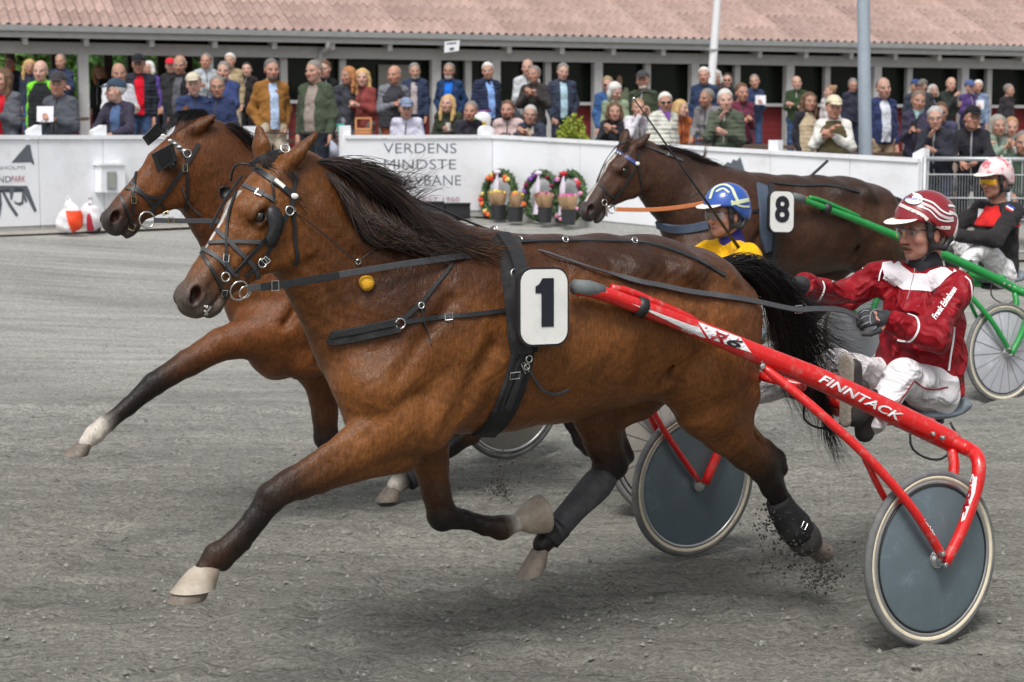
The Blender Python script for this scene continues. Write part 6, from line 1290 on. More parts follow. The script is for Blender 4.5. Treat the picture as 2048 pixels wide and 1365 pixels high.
# ---------------- number 8
def dress_eight(h):
    S = lambda p, w_=.016, m=LEATHER, **k: h.strap(p, w_, m, **k); BLUE = mat('blue_leather', srgb(58, 72, 130), .45, var=.1); BGREY = mat('blue_grey_pad', srgb(70, 82, 100), .7, var=.1, bump=.1); TAN = mat('tan_leather', srgb(196, 118, 72), .55, var=.1)
    S([(1224, 301), (1240, 307), (1258, 318), (1272, 328)], .024, BLUE, name='browband'); q = h.surf(1273, 328, .012, .09); MB().ball(q[0], (.014, .006, .012), 10, 8).build('rosette', PLATE_W, h.obj, smooth=True)
    S([(1258, 284), (1240, 290), (1226, 302), (1210, 325), (1200, 350), (1195, 365)], .014, name='face_strap'); S([(1278, 300), (1275, 328), (1280, 355), (1284, 380), (1285, 398)], .014, name='throat_strap'); S([(1270, 338), (1255, 362), (1240, 385), (1228, 402), (1218, 412)], .014, name='cheek_strap')
    S([(1192, 360), (1204, 372), (1208, 388), (1208, 402)], .013, name='noseband'); S([(1205, 376), (1215, 388), (1228, 396)], .012, name='noseband'); ring_at(h, 1207, 405, 6, .003); ring_at(h, 1223, 419, 8, .004); q = h.surf(1211, 420, .012, .06); MB().bar(q[0] + (0, 0, .04), q[0] - (0, 0, .04), .012, .012).build('bit_shank', STEEL, h.obj)
    q0 = h.surf(1225, 302, .011, .08)
    for i in range(4): q = h.surf(1229 + 4.2 * i, 304 + 2.2 * i, .013, .08); MB().ball(q[0], (.006, .004, .007), 8, 6).build('browband_stud', PLATE_W, h.obj, smooth=True)
    S([(1316, 450), (1345, 458), (1380, 458), (1415, 450)], .055, BGREY, th=.012, name='breast_collar'); S([(1415, 450), (1470, 432), (1530, 418)], .022, name='breast_strap')
    S([(1290, 292), (1330, 308), (1365, 322)], .016, GREYSTRAP, name='overcheck_strap'); buckle(h, 1332, 308, 9, 8, .3)
    Q = spline([h.loc(h.px(*p)) for p in ((1232, 419, .08), (1290, 420, .12), (1340, 417, .16), (1400, 408, .22), (1470, 392, .24), (1528, 378, .16), (1600, 395, .25), (1700, 412, .25), (1800, 420, .22), (1860, 425, .18))], 60); MB().ribbon(Q, [h.fr.n] * 60, .026, .005).build('rein', TAN, h.obj)
    S([(1524, 372), (1528, 420), (1532, 470), (1540, 500)], .09, BGREY, th=.014, n=20, name='saddle_pad'); S([(1538, 372), (1543, 420), (1548, 470), (1546, 500), (1540, 530)], .04, LEATHER, th=.01, lift=.018, n=20, name='saddle'); S([(1546, 500), (1538, 535), (1528, 560)], .07, NEOP, th=.01, n=14, name='girth')
    plate_no(h, '8', (1563, 424), 58, 82, .40, -.04, dig=54)
    Q = spline([h.loc(h.px(*p)) for p in ((1500, 358, .0), (1560, 362, .02), (1602, 366, .02), (1630, 345, .02), (1655, 322, .02))], 30); MB().tube(Q, .010, 8).build('tail_holder', LEATHER, h.obj, smooth=True)
    S([(1540, 366), (1600, 372), (1660, 372), (1720, 385)], .02, name='back_strap')
    C = h.loc(h.px(1528, 362, .05)); MB().ring(C, h.fr.d, .02, .004).build('terret', BRASS, h.obj, smooth=True)
    G = [[(1300, 293, .0), (1320, 292, .03), (1345, 304, .03), (1370, 318, .02)], [(1340, 306, .0), (1370, 305, .03), (1395, 315, .02), (1415, 330, .01)], [(1380, 322, .0), (1400, 320, .03), (1410, 305, .01), (1412, 280, .0)], [(1420, 340, .0), (1450, 340, .03), (1480, 352, .03), (1500, 362, .02)]]
    h.hair(G[:2] , 380, HAIR_B[:2], r=.002, steps=9, jit=.016, seed=41); h.hair([G[1], G[3]], 300, HAIR_B[:2], r=.002, steps=9, jit=.014, seed=42); h.hair([G[2], [(1395, 325, 0), (1408, 318, .01), (1412, 300, .01), (1411, 282, .0)]], 40, HAIR_R, r=.0022, steps=8, jit=.006, seed=43, name='mane_tuft')
    h.hair([[(1262, 286, .0), (1250, 290, .03), (1240, 300, .04)], [(1270, 292, .03), (1262, 300, .06), (1252, 308, .07)]], 120, HAIR_B[1:], r=.0018, steps=7, jit=.008, seed=44, name='forelock')
    h.hair([[(1745, 400, .02), (1775, 400, .03), (1790, 430, .03), (1795, 470, .02), (1800, 520, .0)], [(1750, 405, -.02), (1785, 415, .0), (1805, 450, .0), (1812, 490, .0), (1818, 540, .0)]], 500, HAIR_B[1:] + HAIR_R[:1], r=.0022, steps=10, jit=.03, seed=45, name='tail')
dress_eight(h8)
# ================================================================== drivers
def helmet(root, W, hc, R, sz, shell, peak, pad=BLKP, ears=True):
    c0 = hc; Ri = R.T
    def hc_(fn):
        def f(X, Y, Z):
            x, y, z = X - c0[0], Y - c0[1], Z - c0[2]; a, b, c = (x * R[0, i] + y * R[1, i] + z * R[2, i] for i in range(3)); return fn(a / sz, b / sz, c / sz)
        return f
    def E(B, c, r, k=.01, rot=None): B.ell(c0 + R @ (np.array(c) * sz), np.array(r) * sz, (1, 1, 1), Ri if rot is None else (R @ rot).T, k=k)
    B = Body(k=.02); E(B, (-.012, 0, .046), (.140, .117, .126)); E(B, (-.055, 0, .01), (.098, .108, .095))
    lowf = lambda a, b, c: np.maximum(.046 - c - np.clip(.045 - a, 0, .2) * .75, -.075 - c)
    V, Q, _ = B.build(.005, False, clip=hc_(lowf)); sh = mesh('helmet', W(V), Q, shell, root); bv = bvh_of(W(V), Q)
    B = Body(k=.006); E(B, (.118, 0, .052), (.066, .086, .0055), rot=roty(.20)); V, Q, _ = B.build(.0035, False, clip=hc_(lambda a, b, c: .085 - a - .0 * b)); mesh('helmet_peak', W(V), Q, peak, sh)
    for s in (1, -1):                        # padded ear guards with an opening, chin strap
        B = Body(k=.012); p = lambda x, y, z: c0 + R @ (np.array([x, y, z]) * sz)
        B.chain([(p(.045, s * .084, .045), .012), (p(.035, s * .088, -.02), .012), (p(.022, s * .084, -.062), .012), (p(-.04, s * .088, -.070), .012), (p(-.07, s * .088, -.03), .014), (p(-.05, s * .090, .02), .013), (p(.03, s * .088, .02), .012)], (1, 1, 1), k=.012)
        B.cone(p(.02, s * .083, -.06), p(.034, s * .064, -.10), .011, .006); V, Q, _ = B.build(.004, False); mesh('ear_guard', W(V), Q, pad, sh)
        MB().tube(W(np.array([p(.030, s * .070, -.09), p(.036, s * .05, -.115), p(.042, s * .0, -.130)])), .006, 6, flat=.5).build('chin_strap', mat('chin_strap_web', srgb(86, 92, 92), .7), sh)
    return sh, bv
def goggles(root, W, hc, R, sz, m, rimm=FRAME):
    P = lambda x, y, z: W(hc + R @ (np.array([x, y, z]) * sz)); V = []; n = 18
    for i in range(n + 1):
        a = -1.05 + 2.1 * i / n; x = .028 + .092 * math.cos(a); y = .088 * math.sin(a); dip = .010 * math.exp(-(y / .012) ** 2)
        V += [P(x, y, .016), P(x + .003, y, -.003), P(x - .002, y, -.024 + dip * 1.6)]
    F = []
    for i in range(n):
        for j in range(2): q = i * 3 + j; F.append((q, q + 3, q + 4, q + 1))
    g = mesh('glasses_lens', V, F, m, root)
    MB().tube(np.array([V[3 * i] for i in range(n + 1)]), .0018, 5).build('glasses_frame', rimm, g)
    for s in (1, -1): MB().tube([P(.075, s * .077, .012), P(.0, s * .083, .004)], .0028, 6).build('glasses_temple', rimm, g)
def glove(root, W, wr, el, d, nrm, side, m, s=1.0, curl=.9, cuff=True):
    B = Body(k=.01); fd = unit(np.array(wr) - np.array(el)); hand_of(B, np.array(wr) + fd * .012, d, nrm, side, (1, 1, 1), s, curl, 1.18)
    if cuff: B.cone(np.array(wr) - fd * .055, np.array(wr) + fd * .02, .042, .034, k=.012)
    V, Q, _ = B.build(.0042, False); mesh('glove', W(V), Q, m, root); return bvh_of(W(V), Q)
GLV = mat('black_glove', (.03, .032, .036), .7, var=.35, ns=35, bump=.3, bs=120)
CLEAR = mat('clear_lens', (.85, .88, .9), .05, var=0, trans=.92, alpha=.35)
YELL = mat('amber_lens', srgb(226, 170, 20), .08, var=0, alpha=.8, spec=.8); SMOK = mat('smoked_lens', (.25, .24, .25), .06, var=0, alpha=.6, spec=.8)
WHT = folds(mat('white_silk_trousers', srgb(222, 220, 222), .6, var=.06, ns=8, bump=.15, bs=60, spec=.3, dirt=(srgb(188, 180, 172), 5, .55, .8)), 6, .6, .05); 
def driver_one():
    H = lambda x, y, u: FR1.H(x, y, u); J = dict(k=.97, g=1.22)
    J.update(hip=(-.63, 0, .87), belly=(-.64, 0, .99), chest=(-.635, 0, 1.14), neck=(-.645, 0, 1.335), head=H(1846, 462, 0))
    J.update(shL=H(1908, 580, .175), elL=H(1868, 672, .27), wrL=H(1778, 640, .12), shR=H(1758, 556, -.175), elR=H(1682, 596, -.25), wrR=H(1605, 570, -.13))
    J.update(hipL=(-.60, .11, .84), knL=H(1803, 752, .20), anL=H(1745, 842, .26), hipR=(-.60, -.10, .84), knR=H(1672, 732, -.14), anR=(.02, -.28, .83))
    J['hdL'] = unit(H(1690, 628, .13) - H(1778, 640, .12)); J['hnL'] = (-.1, .8, .55); J['hdR'] = unit(H(1540, 575, -.11) - H(1605, 570, -.13)); J['hnR'] = (0, -.3, 1); J['curlL'] = 1.0; J['curlR'] = 1.0; J['toeL'] = (.12, .03, .98); J['toeR'] = (.12, -.03, .98)
    RD = folds(mat('wine_red_silks', srgb(140, 18, 30), .55, var=.15, ns=9, bump=.25, bs=60, spec=.3), 6, .75, .06)
    root, A, R, hc, sz, W = person(FR1, 'driver in wine red and white jacket and red helmet, seated on the red sulky', J, RD, WHT, tone=(.47, .25, .18), hair=('crop', (120, 112, 104)), yaw=-.08, pitch=.04, vox=.0062, group='sulky drivers', seed=77, stub=.5, cat='driver', base=FR1.w(-.62, 0, .78), loose=.010, wamp=.0065)
    jk = [c for c in root.children if c.name.startswith('jacket')][0]; me = jk.data; n = len(me.vertices); co = np.empty(n * 3, np.float32); me.vertices.foreach_get('co', co); V = co.reshape(-1, 3) + BASE[root]; Q = [tuple(p.vertices) for p in me.polygons]; jb = bvh_of(V, Q)
    # helmet
    HR = mat('helmet_wine_red', srgb(134, 22, 34), .25, var=.06, ns=10, coat=.7)
    hm, hb = helmet(root, W, hc, R, sz, HR, mat('helmet_peak_white', srgb(236, 232, 222), .35, var=.03))
    def ell_poly(cx, cy, a, b, rot, n=22): return [(cx + a * math.cos(q) * math.cos(rot) - b * math.sin(q) * math.sin(rot), cy + a * math.cos(q) * math.sin(rot) + b * math.sin(q) * math.cos(rot)) for q in np.linspace(0, 2 * math.pi, n + 1)[:-1]]
    decal(hb, ell_poly(1827, 398, 21, 13, .12), INK, 'helmet_badge_rim', hm, .0015); decal(hb, ell_poly(1827, 398, 19, 11.5, .12), DECAL_W, 'helmet_badge', hm, .003)
    decal_text(hb, 'Bornholm.nu', (1810, 399), (1842, 404), 7, mat('badge_blue_ink', srgb(60, 60, 140), .5), hm, lift=.0045)
    def band(pts, wpx, m, nm, lift=.002):
        q = spline(pts, 24); P = []; Nn = []
        for x, y in q:
            r = hit(hb, x, y)
            if r is None: continue
            P.append(r[0] + r[1] * lift); Nn.append(r[1])
        if len(P) > 3: MB().ribbon(P, Nn, wpx / 485, .0012).build(nm, m, hm)
    band([(1846, 399), (1866, 407), (1882, 421), (1896, 428), (1905, 428)], 4.2, DECAL_W, 'helmet_stripe'); band([(1843, 407), (1864, 416), (1880, 430), (1896, 437), (1906, 437)], 6, mat('stripe_pink_grey', srgb(206, 188, 190), .4), 'helmet_stripe'); band([(1836, 413), (1858, 421), (1876, 438), (1892, 443), (1906, 442)], 3, DECAL_W, 'helmet_stripe')
    band([(1800, 410), (1822, 420), (1846, 432), (1868, 452), (1888, 456), (1900, 456)], 7, mat('stripe_cream', srgb(222, 212, 206), .4), 'helmet_stripe'); band([(1898, 424), (1912, 432), (1914, 450), (1906, 475), (1897, 488)], 7, mat('stripe_cream', srgb(222, 212, 206), .4), 'helmet_stripe'); band([(1896, 412), (1908, 414), (1916, 428), (1916, 440)], 5, DECAL_W, 'helmet_stripe')
    for i in range(9):
        x, y = 1822 + i * 8.2, 421 + (i * 5.2 if i < 6 else 31 + (i - 6) * 1.5); r = hit(hb, x, y)
        if r: MB().ball(r[0] + r[1] * .003, .003, 6, 5).build('helmet_motif', DECAL_R, hm)
    goggles(root, W, hc, R, sz, CLEAR)
    P = lambda x, y, z: hc + R @ (np.array([x, y, z]) * sz)
    B = Body(k=.006); 
    for s in (1, -1): B.chain([(P(.104, s * .002, -.058), .0065), (P(.098, s * .018, -.061), .0055), (P(.086, s * .030, -.070), .004)], (1, 1, 1), k=.006)
    V, Q, _ = B.build(.0028, False, disp=wrinkle(.001, 3)); mesh('moustache', W(V), Q, hairmat((112, 88, 70)), root)
    # neck scarf
    B = Body(k=.02); nz = A['neck']; B.cone(nz + (-.012, 0, -.028), nz + (-.005, 0, .012), .070, .066, la=1.02); B.cone(nz + (-.008, 0, .012), nz + (.0, 0, .045), .067, .061); V, Q, _ = B.build(.006, False, disp=wrinkle(.004, 8)); mesh('neck_scarf', W(V), Q, mat('black_scarf', (.022, .023, .028), .85, var=.5, ns=22, dirt=((.3, .3, .31), 16, .64, .70)), root)
    # jacket panels and piping, laid on the cloth
    DW = mat('white_jacket_panel', srgb(226, 222, 226), .7, var=.06, ns=9, bump=.4, bs=30)
    decal(jb, [(1772, 508), (1800, 512), (1812, 524), (1830, 536), (1850, 537), (1880, 528), (1898, 522), (1922, 541), (1906, 546), (1892, 558), (1880, 572), (1864, 584), (1844, 582), (1820, 581), (1806, 580), (1788, 566), (1768, 550), (1764, 534), (1766, 518)], DW, 'white_yoke', root, .0025, 7)
    def piping(pts, w_=.009, nm='piping', m=DECAL_W):
        q = spline(pts, 26); P = []; Nn = []
        for x, y in q:
            r = hit(jb, x, y)
            if r is None: continue
            P.append(r[0] + r[1] * .002); Nn.append(r[1])
        if len(P) > 3: MB().ribbon(P, Nn, w_, .0025).build(nm, m, root)
    piping([(1816, 629), (1832, 636), (1838, 652), (1834, 668), (1822, 682), (1806, 683), (1796, 681)]); piping([(1908, 654), (1906, 680), (1901, 710), (1897, 742)]); piping([(1930, 554), (1940, 565), (1943, 585), (1940, 605), (1932, 629)], .007); piping([(1765, 536), (1760, 548), (1757, 562)], .006); piping([(1645, 564), (1648, 576), (1644, 590), (1636, 602)], .008); piping([(1830, 537), (1826, 560), (1815, 600)], .004, 'zip', mat('zip_grey', srgb(150, 140, 142), .5))
    decal_text(jb, 'Frank Eskebsen', (1872, 641), (1914, 579), 12, DECAL_W, root, off=.03, shear=.25, lift=.003); decal_text(jb, 'Bornholm', (1765, 557), (1792, 573), 8, DECAL_W, root, off=.02, lift=.005); decal_text(jb, 'Bornholm', (1662, 566), (1728, 538), 8, DECAL_W, root, off=.03, shear=.2, lift=.004)
    # trouser piping
    tr = [c for c in root.children if c.name.startswith('trousers')][0]; me = tr.data; V = np.array([v.co[:] for v in me.vertices]) + BASE[root]; tb = bvh_of(V, [tuple(p.vertices) for p in me.polygons]); keep = jb; DR = mat('red_piping', srgb(140, 24, 36), .7)
    for pts in ([(1826, 764), (1812, 785), (1792, 812), (1770, 838)], [(1828, 762), (1848, 776), (1870, 779), (1895, 775)]):
        P = []; Nn = []
        for x, y in spline(pts, 20):
            r = hit(tb, x, y)
            if r: P.append(r[0] + r[1] * .002); Nn.append(r[1])
        if len(P) > 3: MB().ribbon(P, Nn, .006, .002).build('trouser_piping', DR, root)
    # gloves, shoe soles
    TRIM = mat('grey_glove_trim', srgb(120, 124, 130), .7)
    gb = glove(root, W, A['wrL'], A['elL'], J['hdL'], J['hnL'], 1, GLV, 1.0, 1.0)
    for pts in ([(1764, 622), (1752, 618), (1742, 626), (1740, 640), (1744, 656)], [(1738, 622), (1728, 622), (1720, 628)], [(1738, 632), (1728, 634), (1720, 640)], [(1740, 644), (1730, 648), (1724, 652)]):
        q = [hit(gb, x, y) for x, y in spline(pts, 10)]; q = [v for v in q if v is not None]
        if len(q) > 3: MB().ribbon([v[0] + v[1] * .001 for v in q], [v[1] for v in q], .005, .0015).build('glove_trim', TRIM, root)
    glove(root, W, A['wrR'], A['elR'], J['hdR'], J['hnR'], -1, GLV, 1.0, 1.0)
    SOLE = mat('grey_shoe_sole', srgb(142, 134, 122), .8, var=.2, ns=30, bump=.5, bs=90)
    for u, nm in ((.285, 0), (-.29, 1)):
        t0 = .030 if u > 0 else .125; zb = .775 if u > 0 else .80; B = Body(k=.015); B.cone((t0, u, zb + .02), (t0, u, zb + .09), .036, .034, la=1.0); B.cone((t0, u, zb + .09), (t0 + .012, u, zb + .235), .034, .042, la=1.05)
        V, Q, _ = B.build(.006, False, clip=lambda X, Y, Z: np.maximum(t0 + .006 - X, X - t0 - .022)); mesh('shoe_sole', W(V), Q, SOLE, root)
        B = Body(k=.02); B.cone((t0 - .03, u, zb + .03), (t0 - .02, u, zb + .22), .042, .036); B.cone((t0 - .04, u, zb + .04), (t0 - .10, u, zb + .07), .042, .045); V, Q, _ = B.build(.007, False); mesh('boot', W(V), Q, SHOE, root)
    return root
D1 = driver_one()
def driver_far(fr, dt, dz, label, jm, tm, seed, arms, kn, helm, peak, lens, tone, yaw, yoke=None):
    s_ = lambda t, u, z: np.array([t + dt, u, z + dz]); J = dict(k=.95, g=1.05)
    J.update(hip=s_(-.63, 0, .87), belly=s_(-.64, 0, .99), chest=s_(-.635, 0, 1.14), neck=s_(-.645, 0, 1.335), head=s_(-.605, 0, 1.49), shL=s_(-.63, .165, 1.27), shR=s_(-.63, -.165, 1.27), hipL=s_(-.6, .1, .84), hipR=s_(-.6, -.1, .84))
    for n, sg in (('L', 1), ('R', -1)): J['el' + n] = s_(arms[0][0], sg * arms[0][1], arms[0][2]); J['wr' + n] = s_(arms[1][0], sg * arms[1][1], arms[1][2]); J['kn' + n] = s_(kn[0][0], sg * kn[0][1], kn[0][2]); J['an' + n] = s_(kn[1][0], sg * kn[1][1], kn[1][2]); J['toe' + n] = (.2, 0, .97); J['hd' + n] = (1, -sg * .1, .05); J['hn' + n] = (0, sg * .5, .8)
    root, A, R, hc, sz, W = person(fr, label, J, jm, tm, tone=tone, hair=('crop', (70, 58, 48)), yaw=yaw, pitch=.03, vox=.008, group='sulky drivers', seed=seed, stub=.4, cat='driver', base=fr.w(-.62 + dt, 0, .78 + dz), loose=.006, wamp=.006, yoke=yoke)
    hm, hb = helmet(root, W, hc, R, sz, helm, peak); goggles(root, W, hc, R, sz, lens)
    for n, sg in (('L', 1), ('R', -1)): glove(root, W, A['wr' + n], A['el' + n], J['hd' + n], J['hn' + n], sg, GLV, 1.0, 1.0)
    jk = [c for c in root.children if c.name.startswith('jacket')][0]; V = np.array([v.co[:] for v in jk.data.vertices]) + BASE[root]; jb = bvh_of(V, [tuple(p.vertices) for p in jk.data.polygons])
    return root, hm, hb, jb, A, W
def drivers_far():
    arms = ((-.42, .25, 1.16), (-.16, .12, 1.22)); kn = ((-.24, .17, 1.02), (.02, .27, .86))
    YE = cloth(240, 182, 20, key='yellow_silks'); BH = mat('helmet_blue', srgb(42, 84, 168), .25, var=.1, ns=9, coat=.6); PK = mat('helmet_peak_white', srgb(236, 232, 222), .35, var=.03)
    r, hm, hb, jb, A, W = driver_far(FR2, -.315, -.085, 'driver in yellow jacket with blue collar and blue patterned helmet', YE, WHT, 91, arms, kn, BH, PK, SMOK, (.46, .26, .19), .05)
    PY = mat('helmet_pale_yellow', srgb(206, 214, 176), .4, var=.1)
    for pts, w_ in (([(1420, 398), (1428, 378), (1446, 370), (1462, 376), (1470, 392), (1475, 402)], 7), ([(1462, 408), (1480, 404), (1497, 400)], 8), ([(1462, 402), (1480, 412), (1498, 414)], 4), ([(1432, 384), (1446, 378), (1458, 386)], 5)):
        P = []; Nn = []
        for x, y in spline(pts, 18):
            q = hit(hb, x, y)
            if q: P.append(q[0] + q[1] * .002); Nn.append(q[1])
        if len(P) > 3: MB().ribbon(P, Nn, w_ / 374, .0015).build('helmet_stripe', PY, hm)
    B = Body(k=.02); nz = A['neck']; B.cone(nz + (-.012, 0, -.035), nz + (.0, 0, .030), .074, .066); V, Q, _ = B.build(.006, False, disp=wrinkle(.003, 5)); mesh('collar', W(V), Q, cloth(62, 58, 140, key='blue_collar'), r)
    decal(jb, [(1362, 498), (1372, 484), (1390, 478), (1384, 492), (1376, 512), (1366, 518)], cloth(62, 58, 140, key='blue_collar'), 'blue_shoulder', r, .003)
    # whip held up
    A0, A1 = FR2.W(FR2.H(1268, 198, .25)), FR2.W(FR2.H(1505, 535, .15)); t = thing('driving_whip', 'long thin driving whip with black tassel held up by the yellow driver', 'whip', A1)
    MB().tube([A1, A1 * .5 + A0 * .5, A0], [.011, .006, .0035], 8).build('shaft', BLKP, t, smooth=True); MB().ball(A0, .009).build('tip_knob', STEEL, t, smooth=True)
    MB().tube(spline([A0, A0 + (.04, 0, .035), A0 + (.08, 0, .03), A0 + (.11, 0, .012)], 8), [.004, .012, .012, .010, .011, .009, .007, .003], 8, flat=.5).build('tassel', LEATHER, t)
    BK = cloth(46, 44, 46, key='black_silks'); RH = mat('helmet_white_red', srgb(226, 204, 206), .3, var=.05, dirt=(srgb(204, 110, 118), 14, .52, .56))
    kn = ((-.36, .17, 1.05), (-.02, .26, .90)); arms = ((-.36, .26, 1.10), (-.06, .16, 1.13))
    r, hm, hb, jb, A, W = driver_far(FR8, .01, -.055, 'driver in black and red jacket with amber glasses and pale helmet at the right edge', BK, WHT, 95, arms, kn, RH, PK, YELL, (.45, .24, .17), .1, cloth(222, 44, 44, key='red_silks'))
    RV = cloth(222, 44, 44, key='red_silks')
    for k_, (c, m) in enumerate((((1962, 432), DECAL_W), ((1972, 434), RV))): decal(jb, [(c[0] - 5, c[1] - 14), (c[0] + 5, c[1] - 13), (c[0] + 3, c[1] + 14), (c[0] - 7, c[1] + 13)], m, 'cuff_band', r, .003)
    for cx_, cy_, rr in ((2020, 417, .5), (1935, 396, -.2)):
        for i, m in enumerate((mat('flag_blue', srgb(50, 70, 160), .6), DECAL_W, mat('flag_red', srgb(190, 40, 50), .6))):
            dx, dy = (i - 1) * 3.6 * math.sin(rr + .2) * (-1), (i - 1) * 3.6 * math.cos(rr); w_ = 8; decal(jb, [(cx_ - w_ * math.cos(rr) + dx, cy_ - w_ * math.sin(rr) + dy - 1.8), (cx_ + w_ * math.cos(rr) + dx, cy_ + w_ * math.sin(rr) + dy - 1.8), (cx_ + w_ * math.cos(rr) + dx, cy_ + w_ * math.sin(rr) + dy + 1.8), (cx_ - w_ * math.cos(rr) + dx, cy_ - w_ * math.sin(rr) + dy + 1.8)], m, 'flag_patch', r, .004)
drivers_far()
# ================================================================== spectators
G_, BR_, BL_, WH_, DK_, AU_ = (128, 122, 116), (96, 72, 54), (196, 162, 110), (206, 204, 200), (48, 42, 38), (170, 116, 74)
JEAN, NAVY, BLACK, BEIGE, GREYT = (62, 84, 120), (44, 50, 70), (34, 34, 38), (176, 164, 146), (92, 94, 100)
